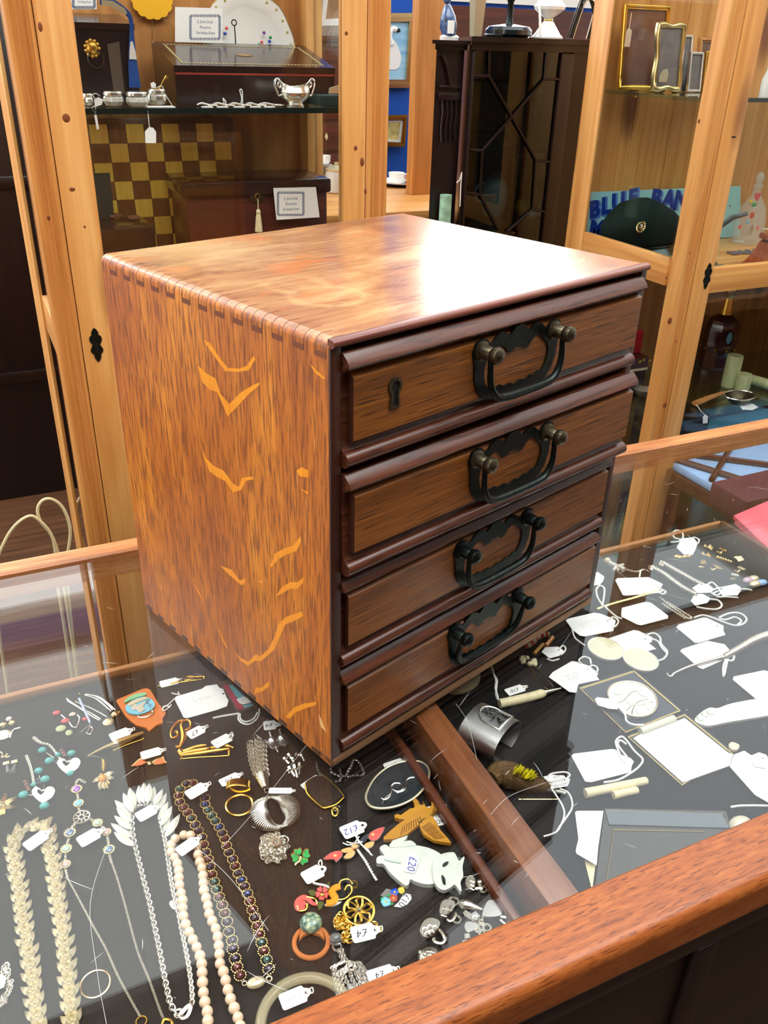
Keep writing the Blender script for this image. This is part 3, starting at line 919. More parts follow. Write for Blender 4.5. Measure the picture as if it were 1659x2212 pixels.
# ---------------------------------------------------------------- left tray: necklaces
def petal_necklace():
    Lp = [(310, 150), (170, 175), (105, 255), (95, 345), (115, 430), (120, 510), (140, 590), (150, 680), (160, 770), (172, 860), (190, 950), (202, 1050), (220, 1140), (232, 1240), (250, 1340), (255, 1440), (268, 1540), (285, 1640), (300, 1720)]
    Rp = [(335, 165), (375, 215), (358, 280), (375, 350), (400, 430), (412, 520), (420, 610), (427, 690), (445, 780), (460, 870), (470, 970), (482, 1060), (492, 1160), (505, 1260), (515, 1360), (522, 1460), (532, 1560), (545, 1640), (560, 1720)]
    a = resample(cr(tks('c7', Lp, .003), 6), .0108); b = resample(cr(tks('c7', Rp, .003), 6), .0108)
    r = thing('petal_necklace', 'long necklace of cream petal links at the left of the tray', 'necklace', loc(a + b))
    core = MB()
    proto = None
    for s, path in ((1, a), (-1, b)):
        core.tube(path, .0009, 6)
        for i, p in enumerate(path):
            d = path[min(i + 1, len(path) - 1)] - path[max(i - 1, 0)]
            F = frame(p, -d)
            if proto is None:
                m = MB()
                for sg in (1, -1):
                    leafm(m, (0, 0, 0), (.0085, .0075 * sg, .001), .0068, .0016, 0, .5)
                    leafm(m, (-.0045, 0, 0), (.002, .0042 * sg, .002), .0048, .0016, 0, .5)
                m.ell((-.001, 0, .0015), .0013, 8, 6); m.ell((.002, 0, .0015), .0012, 8, 6)
                proto = part(r, 'petal_link', m, M['cream'], None, True); o = proto
            else:
                o = proto.copy(); COL.objects.link(o); o.parent = r
            o.matrix_local = WM[r].inverted() @ F @ Matrix.Rotation(R_(random.uniform(-10, 10)), 4, 'Z')
    part(r, 'cord', core, M['goldp'])


petal_necklace()
price_tag('white tag tied on the cream petal necklace', 'c7', (168, 285), (215, 352), (372, 190), scrib=1, h=.008)


def crystal_pendant():
    r = thing('crystal_station_necklace', 'fine chain necklace with purple, blue and pink jewelled stations', 'necklace', tk('c5', 680, 1400))
    st = [('c5', 625, 1150, .0052, 'p'), ('c5', 640, 1265, .0048, 't'), ('c5', 665, 1375, .0078, 'f'), ('c5', 795, 1425, .0046, 'g'), ('c5', 868, 1500, .0042, 'r'), ('c7', 815, 330, .0050, 'b'), ('c5', 570, 1505, .0052, 'b'), ('c7', 495, 325, .0050, 'g'), ('c7', 490, 440, .0044, 'r')]
    mm = {'p': plain('amethyst', (150, 70, 190), .08, coat=1), 't': M['skye'], 'b': plain('grey_blue_stone', (96, 120, 160), .08, coat=1), 'g': plain('moss_opal', (170, 190, 170), .2, coat=.5), 'r': plain('rose_stone', (206, 170, 168), .15, coat=.7)}
    for c, x, y, R, t in st:
        p = tk(c, x, y, .0025); m = MB()
        if t == 'f':
            for i in range(9):
                q = 2 * PI * i / 9; m.torus(p + Vector((math.cos(q), math.sin(q), 0)) * R * .62, R * .28, .0004, 10, 5)
            m.torus(p, R * .3, .0006, 12, 5); m.torus(p, R * .95, .0005, 24, 5)
            part(r, 'filigree_disc', m, M['silverd']); continue
        m.torus(p, R * .8, R * .16, 18, 6)
        for i in range(14):
            q = 2 * PI * i / 14; m.ell(p + Vector((math.cos(q), math.sin(q), .1)) * R * .98 * Vector((1, 1, 1)).x, R * .13, 6, 4)
        s = part(r, 'setting', m, M['goldp'])
        part(s, 'stone', MB().ell(p + Vector((0, 0, .0006)), (R * .72, R * .72, R * .42), 12, 6), mm[t])
    ch = MB()
    for c, path in (('c7', [(505, 545), (600, 720), (690, 890), (790, 1070), (870, 1250), (960, 1420), (1048, 1578)]), ('c7', [(840, 440), (880, 560), (930, 730), (980, 920), (1035, 1110), (1110, 1290), (1170, 1460), (1218, 1588)])):
        chain(ch, cr(tks(c, path, .0012), 8), .00085, .00026, .0013, n=7, m=4)
    for c, path in (('c5', [(620, 1105), (640, 1070), (690, 1090)]), ('c5', [(630, 1190), (636, 1230)]), ('c5', [(640, 1300), (650, 1330)]), ('c5', [(620, 1420), (585, 1465)]), ('c5', [(565, 1550), (545, 1600)]), ('c7', [(490, 370), (488, 405)]), ('c7', [(490, 480), (503, 540)]), ('c5', [(735, 1390), (770, 1410)]), ('c5', [(830, 1450), (850, 1480)]), ('c5', [(876, 1540), (885, 1600)]), ('c7', [(818, 375), (835, 435)])):
        chain(ch, cr(tks(c, path, .002), 4), .0011, .0004, .0016, n=7, m=4)
    part(r, 'chain', ch, M['silverd'])
    part(r, 'end_ring', MB().torus(tk('c7', 1056, 1612, .001), .0038, .0007, 16, 6), M['goldd'])
    cl = MB().tube(cr(tks('c7', [(1225, 1600), (1215, 1640), (1250, 1650), (1285, 1640), (1280, 1610), (1250, 1598)], .0015), 4, True), .0011, 7, True)
    part(r, 'lobster_clasp', cl, M['goldd'])


crystal_pendant()
price_tag('white tag tied on the fine chain necklace with jewelled stations', 'c7', (565, 245), (610, 320), (768, 180), scrib=1, h=.006)


def leaf_necklace():
    r = thing('leaf_necklace', 'silver chain necklace with a fan of slim white leaves', 'necklace', tk('c5', 1190, 1400))
    lv = [((1140, 1268), (1132, 1118)), ((1172, 1268), (1172, 1094)), ((1205, 1266), (1216, 1100)), ((1238, 1258), (1256, 1126)), ((1095, 1308), (1055, 1136)), ((1085, 1338), (1003, 1180)), ((1078, 1370), (936, 1240)), ((1076, 1420), (950, 1300)), ((1076, 1478), (932, 1366)), ((1082, 1540), (904, 1428)), ((1090, 1612), (930, 1500)), ((1252, 1288), (1325, 1146)), ((1272, 1340), (1355, 1180)), ((1292, 1400), (1370, 1250)), ((1308, 1450), (1402, 1285)), ((1325, 1505), (1385, 1370)), ((1348, 1540), (1464, 1352))]
    for i, (a, b) in enumerate(lv):
        h = .0015 + (i % 3) * .0013
        pa, pb = tk('c5', *a, h), tk('c5', *b, h + .001)
        part(r, 'leaf', leafm(MB(), pa, pb, (pb - pa).length * .30, .0007, 0, .10, blunt=.9), M['mop'])
    ch = MB()
    chain(ch, cr(tks('c7', [(1000, 10), (985, 60), (990, 200), (1010, 310), (1040, 430), (1075, 570), (1110, 700), (1140, 840), (1165, 960), (1190, 1080), (1215, 1210), (1240, 1340), (1265, 1450), (1300, 1530), (1335, 1548)], .0018), 6), .0021, .00065, .0034)
    chain(ch, cr(tks('c7', [(1190, 90), (1225, 230), (1250, 380), (1270, 520), (1295, 660), (1330, 800), (1355, 930), (1380, 1050), (1405, 1180), (1425, 1320), (1435, 1430), (1432, 1490)], .0018), 6), .0018, .00065, .0027)
    chain(ch, cr(tks('c5', [(1088, 1310), (1130, 1285), (1190, 1278), (1240, 1275), (1270, 1340)], .001), 6), .0018, .0006, .003)
    part(r, 'chain', ch, M['silver'])
    cl = MB().tube(cr(tks('c7', [(1425, 1492), (1422, 1530), (1398, 1578), (1362, 1592), (1345, 1570), (1370, 1535), (1400, 1505)], .0022), 5, True), [.0018] * 35, 8, True)
    cl.torus(tk('c7', 1335, 1552, .002), .0034, .0006, 14, 6)
    part(r, 'lobster_clasp', cl, M['silver'])
    hd = tk('c7', 1300, 745, .001)
    part(r, 'heart_tab', MB().plate(smooth2([hd + Vector(v) for v in ((-.003, .004, 0), (.0022, .005, 0), (.003, -.001, 0), (.0005, -.005, 0), (-.0025, -.002, 0))]), .0006), M['silver'])


leaf_necklace()
price_tag('white tag lying inside the fan of white leaves', 'c5', (1095, 1350), (1140, 1425), (1292, 1288), scrib=1, h=.006)


def pearl_necklace():
    P_ = [(290, 242), (220, 272), (185, 322), (186, 380), (218, 425), (238, 475), (248, 530), (250, 590), (255, 650), (268, 715), (280, 775), (283, 835), (288, 902), (305, 970), (335, 1032), (365, 1095), (395, 1155), (422, 1225), (436, 1292), (440, 1362), (443, 1442), (450, 1525), (462, 1602), (482, 1680), (486, 1755), (492, 1830),
          (345, 245), (393, 330), (405, 400), (420, 460), (437, 510), (447, 572), (450, 632), (455, 692), (472, 756), (487, 818), (497, 882), (522, 943), (550, 1003), (567, 1070), (575, 1142), (581, 1213), (585, 1288), (613, 1355), (631, 1425), (650, 1502), (671, 1577), (701, 1652), (731, 1728), (750, 1800)]
    r = thing('pearl_necklace', 'string of round cream pearls in the middle of the left tray', 'necklace', tk('c8', 350, 900))
    pts = [tk('c8', *p, .0042) for p in P_]
    proto = part(r, 'pearl', MB().ell((0, 0, 0), .00425, 18, 12), M['pearl'], None, True)
    for i, p in enumerate(pts):
        o = proto if i == 0 else proto.copy()
        if i: COL.objects.link(o); o.parent = r
        o.matrix_local = Matrix.Translation(p - WM[r].translation) @ Matrix.Scale(random.uniform(.95, 1.04), 4)
    st = MB().tube(pts[:26], .0006, 5).tube([pts[0]] + pts[26:], .0006, 5)
    part(r, 'thread', st, M['string'])


pearl_necklace()
price_tag('white tag tied on the pearl necklace', 'c8', (222, 350), (265, 425), (418, 262), scrib=1, h=.009)


def bead_choker():
    a = [('c6', p) for p in [(465, 1150), (365, 1028), (315, 1032), (262, 1075), (250, 1128), (260, 1180), (290, 1225), (325, 1268), (355, 1312)]] + \
        [('c8', p) for p in [(355, 105), (385, 160), (410, 210), (440, 262), (452, 322), (470, 385), (490, 440), (505, 500), (520, 565), (540, 625), (560, 685), (580, 748), (605, 815), (625, 880), (645, 950), (660, 1030), (685, 1100), (690, 1170), (710, 1250), (725, 1320), (750, 1385)]]
    b = [('c6', p) for p in [(465, 1200), (490, 1245), (520, 1292), (550, 1335), (580, 1385), (605, 1435), (625, 1480)]] + \
        [('c8', p) for p in [(640, 330), (660, 385), (690, 440), (710, 497), (735, 555), (762, 610), (785, 662), (810, 720), (830, 782), (850, 850), (870, 915), (890, 985), (905, 1050), (925, 1118), (942, 1187), (965, 1258), (982, 1332)]]
    r = thing('beaded_choker', 'choker of dark faceted crystals ringed with gold seed beads', 'necklace', tk('c8', 600, 800))
    ring = MB()
    for i in range(14):
        q = 2 * PI * i / 14; ring.ell((math.cos(q) * .0044, math.sin(q) * .0044, 0), .00095, 6, 5)
    stone = MB().ell((0, 0, .0004), (.0034, .0034, .0030), 8, 5)
    mats = [M['crystal'], M['crystalr'], M['crystalb'], M['crystalg'], M['crystal'], M['crystalr']]
    pr = part(r, 'bead_setting', ring, M['goldp'], None, True); prs = part(pr, 'crystal', stone, mats[0], None, True, ang=5)
    first = True
    for i, (c, p) in enumerate(a + b):
        w = tk(c, *p, .0028)
        if first: o, s = pr, prs; first = False
        else:
            o = pr.copy(); COL.objects.link(o); o.parent = r
            s = prs.copy(); COL.objects.link(s); s.parent = o
            s.material_slots[0].link = 'OBJECT'; s.material_slots[0].material = random.choice(mats)
        o.matrix_local = Matrix.Translation(w - WM[r].translation) @ Matrix.Rotation(random.uniform(0, 3), 4, 'Z')
    p0, p1 = tk('c8', 800, 1465, .0028), tk('c8', 955, 1420, .0028)
    F = frame((p0 + p1) / 2, p1 - p0)
    cl = MB().ell((0, 0, 0), ((p1 - p0).length / 2, .0048, .0030), 16, 8, 0, F).torus(tk('c8', 785, 1448, .002), .0018, .0005, 12, 5).torus(tk('c8', 985, 1412, .002), .0022, .0007, 12, 5)
    part(r, 'clasp', cl, M['cream'])


bead_choker()
price_tag('white tag tied at the top of the crystal choker', 'c6', (295, 1095), (340, 1168), (495, 1030), scrib=1, h=.008)
# ---------------------------------------------------------------- left tray: brooches, rings, earrings
def flat(root, name, c, pts, th, mat, h=.0, sm=0, holes=(), label=None):
    q = tks(c, pts, h)
    if sm: q = cr(q, sm, True)
    return part(root, name, MB().plate(q, th, [tks(c, hh, h) for hh in holes]), mat, label)


def wire(root, name, c, pts, r, mat, h=.001, closed=False, kk=6, label=None, n=7):
    return part(root, name, MB().tube(cr(tks(c, pts, h), kk, closed), r, n, closed), mat, label)


def blob(root, name, c, x, y, r, mat, h=None, label=None):
    rr = r if isinstance(r, tuple) else (r, r, r)
    return part(root, name, MB().ell(tk(c, x, y, rr[2] if h is None else h), rr, 12, 8), mat, label)


def rootat(name, label, cat, c, x, y, group=None): return thing(name, label, cat, tk(c, x, y), group)


# leather fob with enamel badge
r = rootat('leather_fob', 'tan leather shield with an oval blue enamel map badge', 'fob', 'c5', 1150, 510)
M['leather'] = plain('tan_leather', (206, 116, 56), .6, var=.08, vs=200, bump=.1)
flat(r, 'leather_shield', 'c5', [(948, 440), (965, 428), (1160, 345), (1200, 340), (1225, 352), (1290, 460), (1355, 540), (1325, 585), (1328, 620), (1275, 640), (1215, 690), (1190, 660), (1110, 640), (1060, 600), (1020, 560)], .0022, M['leather'])
flat(r, 'badge', 'c5', [(1022, 490), (1050, 455), (1110, 420), (1180, 405), (1235, 425), (1262, 462), (1250, 495), (1195, 530), (1125, 548), (1060, 540), (1030, 520)], .0016, M['skye'], .0028, 3, label='pale blue enamel oval')
flat(r, 'badge_top', 'c5', [(1012, 440), (1060, 400), (1130, 376), (1185, 372), (1188, 390), (1120, 410), (1050, 435), (1025, 450)], .0016, plain('mint_enamel', (128, 196, 150), .25, coat=.4), .0028, 2, label='green enamel cap')
flat(r, 'badge_ribbon', 'c5', [(1045, 452), (1110, 420), (1190, 398), (1205, 410), (1130, 440), (1050, 475)], .0005, M['cream'], .0046, label='white ribbon across the badge')
flat(r, 'badge_map', 'c5', [(1065, 480), (1095, 455), (1120, 470), (1160, 445), (1190, 440), (1165, 480), (1180, 505), (1140, 525), (1105, 500), (1085, 510)], .0004, M['silverd'], .0046, label='grey land on the badge')
mb = MB()
for a, b in (((1185, 430), (1225, 415)), ((1195, 445), (1240, 470)), ((1205, 465), (1230, 485)), ((1190, 450), (1215, 425))): mb.tube(tks('c5', [a, b], .0047), .0003, 5)
part(r, 'badge_lines', mb, M['inkb'])
mb = MB().tube(cr(tks('c5', [(1130, 545), (1135, 565), (1195, 560), (1245, 530), (1240, 512)], .003), 4), .0009, 6)
part(r, 'badge_clip', mb, M['silver'])

# three-strand hanging earrings
r = rootat('strand_earrings', 'pair of silver strand earrings with a clear round disc', 'earrings', 'c5', 760, 480)
mb = MB()
for p in ([(690, 378), (780, 395), (860, 445), (920, 505)], [(690, 385), (775, 410), (850, 465), (905, 515)], [(700, 375), (800, 395), (880, 450), (940, 505)], [(545, 415), (640, 480), (740, 530), (820, 580)], [(620, 440), (720, 480), (800, 520), (870, 560)], [(550, 430), (650, 490), (740, 550), (810, 590)]):
    mb.tube(cr(tks('c5', p, .0014), 6), .00075, 6)
part(r, 'strands', mb, M['silver'])
blob(r, 'ear_disc', 'c5', 880, 600, (.0058, .0058, .0016), M['goldp'], label='clear gold disc')
blob(r, 'ear_back', 'c5', 935, 540, (.0042, .004, .0028), M['goldp'])
mb = MB()
for x, y in ((648, 374), (545, 412), (620, 438)): mb.ell(tk('c5', x, y, .0014), .0014, 8, 6)
mb.ell(tk('c5', 970, 525, .0015), .0016, 8, 6)
part(r, 'end_caps', mb, M['goldd'])
r = rootat('bar_earring', 'slim blue glass bar earring pointing at the leather fob', 'earring', 'c5', 700, 520)
wire(r, 'bar', 'c5', [(645, 412), (690, 510), (735, 610)], .0014, plain('lilac_glass', (170, 180, 214), .15, coat=.5), .002)
mb = MB().tube(cr(tks('c5', [(735, 610), (725, 660), (705, 690), (735, 700), (755, 660), (740, 640)], .0012), 5), .0006, 6)
part(r, 'hook', mb, M['silver'])

# red earrings
r = rootat('red_bead_earrings', 'red glass petal earrings with a pale green backing', 'earrings', 'c5', 560, 590)
for x, y, a in ((460, 528, .0042), (530, 592, .0045), (690, 580, .003)): blob(r, 'red_bead', 'c5', x, y, (a, a * .72, .0022), M['red'])
blob(r, 'pale_bead', 'c5', 590, 540, (.0036, .0026, .002), M['rose'] if 'rose' in M else M['pearl'])
blob(r, 'ear_back', 'c5', 495, 655, (.0052, .0048, .0018), M['mossglass'] if 'mossglass' in M else plain('moss_rubber', (172, 178, 130), .4))
blob(r, 'ear_back', 'c5', 562, 690, (.0036, .0042, .0018), plain('moss_rubber2', (168, 176, 128), .4))
wire(r, 'link', 'c5', [(500, 545), (560, 600), (590, 640), (625, 640), (648, 575), (632, 545)], .0008, M['silver'], .0014)

# edge earrings
r = rootat('disc_earrings', 'pair of earrings with clear discs and amber beads at the photo edge', 'earrings', 'c5', 60, 650)
blob(r, 'ear_disc', 'c5', 25, 705, (.0082, .0075, .0016), M['silverd'])
for x, y, m in ((25, 628, 'goldp'), (75, 580, 'silver'), (100, 612, 'goldp')): blob(r, 'bead', 'c5', x, y, (.004, .0034, .0030), M[m])
wire(r, 'post', 'c5', [(80, 735), (105, 670), (165, 650)], .0011, M['silver'], .0016)

# turquoise heart earrings
for hx, hy, beads, lab, ch in ((552, 965, [(345, 832, .0042, 't'), (472, 868, .0030, 't'), (582, 858, .0042, 't'), (402, 918, .0046, 't'), (575, 1020, .0036, 't'), (500, 835, .0022, 'b'), (515, 855, .0022, 'b'), (528, 875, .0022, 'b'), (440, 905, .0022, 'd'), (455, 925, .0022, 'd')], 'turquoise bead earring with silver heart, beside the gold pin', [(275, 730), (330, 770), (400, 790), (450, 850), (490, 910)]),
                               (345, 1200, [(190, 1195, .0046, 'g'), (272, 1112, .0028, 't'), (315, 1000, .0042, 'g'), (368, 1068, .0046, 't'), (362, 1285, .0046, 'g'), (205, 1090, .0022, 'b'), (215, 1112, .0022, 'b'), (225, 1135, .0022, 'b'), (232, 1155, .0022, 'b'), (308, 1075, .0022, 'd'), (312, 1100, .0022, 'd')], 'turquoise bead earring with silver heart, above the cream petal necklace', [(215, 880), (245, 960), (265, 1040), (275, 1100), (300, 1150)])):
    r = rootat('heart_earring', lab, 'earring', 'c5', hx, hy, 'turquoise heart earrings')
    H = [(0, 70), (-60, 25), (-85, -20), (-60, -55), (-25, -50), (5, -25), (40, -55), (80, -60), (105, -30), (85, 20), (45, 50)]
    Hi = [(0, 20), (-25, 0), (-30, -22), (-12, -28), (4, -14), (22, -30), (34, -18), (24, 4)]
    flat(r, 'heart', 'c5', [(hx + x, hy + y) for x, y in H], .0018, M['silver'], .0008, 3, [[(hx + x - 12, hy + y - 12) for x, y in Hi]])
    for x, y, a, t in beads:
        blob(r, 'bead', 'c5', x, y, (a, a * .8, a * .75), {'t': M['turq'], 'g': M['turqg'] if 'turqg' in M else M['turq'], 'b': plain('brown_bead', (128, 84, 74), .4), 'd': plain('dark_bead', (66, 66, 76), .4)}[t])
    m = MB(); chain(m, cr(tks('c5', ch, .0012), 6), .0011, .0004, .0018)
    for d in (-8, 9): m.tube(cr(tks('c5', [(x + d * (1 - j / 5), y - d * (1 - j / 5)) for j, (x, y) in enumerate(ch)], .0012), 5), .0003, 5)
    for x, y, a, t in beads[:5]: m.tube([tk('c5', x, y, .0015), tk('c5', hx + (x - hx) * .45, hy + (y - hy) * .45, .0015)], .0006, 5)
    part(r, 'chain', m, M['silverd'])

# long gold pin
r = rootat('gold_pin', 'long gold club-shaped pin brooch under a white tag', 'brooch', 'c5', 940, 800)
p = cr(tks('c5', [(716, 885), (760, 858), (850, 815), (910, 795), (960, 775), (1060, 735), (1140, 702), (1165, 692)], .0026), 5)
part(r, 'club', MB().tube(p, [.0012 + .0022 * max(0, math.sin(PI * min(1, i / (len(p) - 1) * 1.05 - .05))) ** 2 + (.0008 if i > len(p) * .5 else 0) for i in range(len(p))], 10), M['goldp'])
wire(r, 'pin', 'c5', [(920, 835), (1040, 785), (1165, 742)], .0005, M['goldd'], .001)
blob(r, 'catch', 'c5', 1168, 740, .0012, M['goldd'])
price_tag('white tag above the long gold pin', 'c5', (878, 705), (920, 765), (1083, 662), h=.004, scrib=1)

# flower brooch
r = rootat('flower_brooch', 'gold flower brooch with two long sepals and white petals', 'brooch', 'c5', 840, 1040)
for i, (a, b, m) in enumerate((((838, 1010), (832, 880), 'goldp'), ((850, 1010), (858, 872), 'goldp'), ((850, 1030), (930, 1010), 'cream'), ((855, 1050), (930, 1060), 'cream'), ((830, 1070), (812, 1155), 'cream'), ((860, 1070), (885, 1150), 'goldp'), ((820, 1050), (752, 1095), 'cream'), ((845, 1020), (800, 1050), 'goldp'), ((845, 1075), (850, 1150), 'cream'))):
    part(r, 'petal', leafm(MB(), tk('c5', *a, .002), tk('c5', *b, .0028), .0056 if i > 1 else .0036, .0012, 0, .35), M[m])
blob(r, 'centre', 'c5', 835, 1062, (.0034, .0040, .003), M['orange'], .004)
r = rootat('square_studs', 'two gold square stud earrings above the star brooch', 'earrings', 'c5', 85, 950)
for x, y in ((52, 940), (118, 928)):
    p = tk('c5', x, y, .0016); part(r, 'stud', MB().box(p.x - .003, p.x + .003, p.y - .0022, p.y + .0022, p.z - .001, p.z + .001, .0005), M['goldp'])
for a, b in (((58, 960), (68, 1020)), ((122, 950), (100, 1010))): part(r, 'crystal_drop', MB().tube(tks('c5', [a, b], .0022), [.0012, .0024], 8), M['clear'])
r = rootat('wire_earring', 'small coiled gold wire earring at the photo edge', 'earring', 'c5', 40, 870)
wire(r, 'wire', 'c5', [(-10, 840), (20, 860), (15, 890), (40, 880), (60, 860), (50, 890), (80, 880)], .0008, M['goldp'])
r = rootat('star_brooch', 'pale gold star brooch half out of the photo', 'brooch', 'c5', 10, 1280)
for i in range(7):
    q = i * 2 * PI / 7 + .3; c0 = tk('c5', 5, 1280, .002)
    part(r, 'ray', leafm(MB(), c0, c0 + Vector((math.cos(q) * .016, math.sin(q) * .016, 0)), .006, .0015, 0, .4), M['goldp'])
blob(r, 'centre', 'c5', 5, 1280, (.004, .004, .003), M['clear'], .004)

# bow tie brooch
r = rootat('bow_tie_brooch', 'orange enamel bow brooch with gold edges', 'brooch', 'c5', 1215, 945)
for pts in ([(1068, 968), (1125, 915), (1140, 905), (1165, 895), (1205, 935), (1160, 960), (1110, 972)], [(1235, 935), (1285, 895), (1335, 890), (1340, 915), (1362, 940), (1310, 955), (1260, 958)]):
    flat(r, 'gold_edge', 'c5', pts, .0012, M['goldp'], .001)
    cx = sum(p[0] for p in pts) / 7; cy = sum(p[1] for p in pts) / 7
    flat(r, 'enamel', 'c5', [(cx + (x - cx) * .8, cy + (y - cy) * .72) for x, y in pts], .0007, plain('burnt_orange_enamel', (214, 118, 72), .25, coat=.4), .0022)
blob(r, 'knot', 'c5', 1220, 940, (.0026, .003, .002), M['goldp'])
price_tag('white tag behind the orange bow brooch', 'c5', (1136, 850), (1158, 912), (1338, 828), h=.004, scrib=1)

# gold bar brooch
r = rootat('bar_brooch', 'slim gold bar brooch with a twisted wire loop, beside the biggest tag', 'brooch', 'c6', 320, 190)
wire(r, 'bar', 'c6', [(80, 235), (160, 222), (240, 208), (340, 192), (440, 180)], .0009, M['gold'])
wire(r, 'loop', 'c6', [(180, 215), (250, 195), (300, 165), (345, 155), (380, 160), (355, 180), (300, 185), (350, 165), (420, 155), (455, 160), (455, 182)], .0010, M['gold'], .002)
price_tag('white tag lying along the slim gold bar brooch', 'c6', (88, 198), (105, 250), (268, 182), h=.0015)
card_tag('biggest white tag in the left tray, with a knotted string', 'c6', [(214, 340), (228, 320), (300, 300), (440, 258), (470, 235), (560, 222), (582, 250), (612, 262), (640, 330), (655, 352), (642, 400), (560, 430), (320, 497), (290, 492)], scrib=2, hole=(612, 298), h=.004, sdir=((250, 420), (640, 310)),
         string=[[(215, 335), (170, 380), (125, 410), (120, 430), (150, 425), (190, 385)], [(190, 290), (225, 300), (260, 300)], [(245, 280), (250, 305)], [(120, 402), (150, 395), (180, 408)]])

# medal ribbon frame
r = rootat('medal_brooch', 'silver framed brooch with crimson ribbon half under the chest', 'brooch', 'c6', 740, 320)
flat(r, 'frame', 'c6', [(575, 215), (650, 190), (680, 215), (890, 395), (890, 415), (735, 455), (720, 445)], .0020, M['silverd'], .0005)
flat(r, 'ribbon', 'c6', [(608, 232), (648, 218), (778, 420), (738, 430)], .0006, plain('crimson_ribbon', (160, 22, 60), .7), .0026)
flat(r, 'enamel', 'c6', [(655, 222), (690, 232), (860, 392), (790, 412), (660, 240)], .0005, plain('aqua_enamel', (110, 186, 204), .25, coat=.4), .0026)
card_tag('small white tag lying on the crimson ribbon brooch', 'c6', [(720, 345), (740, 335), (785, 320), (815, 340), (840, 370), (775, 385), (745, 375)], scrib=2, h=.0045, ink='ink')
r = rootat('string_loop', 'double white string loop below the crimson ribbon brooch', 'string', 'c6', 820, 490)
wire(r, 'loop', 'c6', [(740, 455), (735, 500), (765, 535), (820, 545), (880, 510), (905, 460), (905, 420)], .0009, M['string'], .0015)
wire(r, 'loop', 'c6', [(750, 460), (755, 505), (800, 525), (860, 500), (890, 450)], .0009, M['string'], .0015)
wire(r, 'tail', 'c6', [(528, 495), (600, 480), (670, 468), (735, 458)], .0011, M['string'], .001)

# letter P brooch
r = rootat('initial_brooch', 'gold letter P initial brooch', 'brooch', 'c6', 265, 620)
pth = cr(tks('c6', [(228, 725), (250, 732), (268, 715), (285, 680), (290, 640), (282, 600), (272, 560), (285, 525), (320, 512), (345, 530), (345, 565), (315, 590), (285, 600)], .0022), 6)
n_ = len(pth)
part(r, 'letter', MB().tube(pth, [.0015 + .0016 * math.exp(-((i / n_ - .33) / .16) ** 2) for i in range(n_)], 8).tube(cr(tks('c6', [(295, 515), (250, 520), (210, 560), (187, 610), (190, 650), (215, 655), (242, 630), (235, 605), (215, 612)], .002), 6), .0013, 8), plain('satin_gold', (214, 150, 58), .32, 1.0))
price_tag('white tag beside the letter P brooch, written £7', 'c6', (308, 612), (345, 675), (474, 565), '£7', h=.0018, ink='inkb', size=.6)

r = rootat('bow_pin', 'gold bow shaped bar brooch with a long pin', 'brooch', 'c6', 450, 770)
for pts, w in (([(245, 775), (320, 755), (400, 728), (475, 715)], .0022), ([(250, 790), (360, 765), (480, 745), (500, 730)], .0020), ([(260, 800), (400, 785), (560, 760), (660, 745)], .0022), ([(500, 735), (580, 728), (650, 722), (695, 738)], .0018)):
    q = cr(tks('c6', pts, .003), 6); part(r, 'gold_strand', MB().tube(q, [w * (.4 + .6 * math.sin(PI * (i + 1) / (len(q) + 1))) for i in range(len(q))], 8), M['gold'])
wire(r, 'pin', 'c6', [(262, 828), (400, 815), (550, 808), (665, 800)], .0008, M['goldd'], .001)
blob(r, 'knot', 'c6', 262, 768, (.0034, .0040, .0028), M['gold'])
mb = MB().tube(tks('c6', [(270, 790), (275, 828)], .0015), .0009, 6).tube(tks('c6', [(655, 755), (662, 800)], .0015), .0012, 6)
part(r, 'catch', mb, M['goldd'])
price_tag('white tag above the gold bow bar brooch, string knot on its corner', 'c6', (503, 690), (560, 745), (695, 632), h=.006, scrib=1, string=[(655, 655), (680, 610), (692, 640), (668, 660)])

# gold ring with a drum top
r = rootat('drum_ring', 'gold ring with a flat round drum top', 'ring', 'c6', 740, 1150)
part(r, 'band', MB().torus(tk('c6', 745, 1205, .0020), .0123, .0014, 36, 8), M['gold'])
c0 = tk('c6', 735, 1050, .0066); ax = (tk('c6', 742, 1000) - tk('c6', 732, 1090)).normalized()
part(r, 'drum_top', MB().lathe([(.0, -.0050), (.0118, -.0050), (.0122, -.0046), (.0122, -.0030), (.0118, -.0026), (.0118, .0040), (.0112, .0046), (0, .0046)], 32, 0, Matrix.Translation(c0) @ Matrix.Diagonal((1, 1, .54, 1)) @ Vector((0, 0, 1)).rotation_difference(ax).to_matrix().to_4x4()), M['gold'])
price_tag('white tag behind the drum topped gold ring, written £10', 'c6', (563, 1005), (612, 1055), (760, 950), '£10', h=.006, ink='ink', size=.5)

# tassel pendant
r = rootat('tassel_pendant', 'pale gold mesh crescent pendant with chain tassel and heap of chain', 'pendant', 'c6', 1000, 1150)
mb = MB()
for a, b in (((818, 695), (880, 985)), ((835, 690), (900, 975)), ((878, 650), (920, 980)), ((890, 660), (935, 975)), ((905, 670), (945, 970)), ((945, 690), (965, 970)), ((955, 700), (975, 975)), ((865, 720), (910, 985)), ((925, 700), (955, 975))):
    chain(mb, cr(tks('c6', [a, ((a[0] * .6 + b[0] * .4) - 8, a[1] * .5 + b[1] * .5), b], .0032), 8), .0020, .0006, .0031)
part(r, 'tassel', mb, M['silverd'])
c0, c1 = tk('c6', 920, 965, .0078), tk('c6', 955, 1070, .0060); F = frame(c0, c1 - c0)
prf = []
Lc = (c1 - c0).length
for i in range(9): prf += [(.0072 * (1 - .055 * i), Lc * i / 9), (.0066 * (1 - .055 * i), Lc * (i + .55) / 9)]
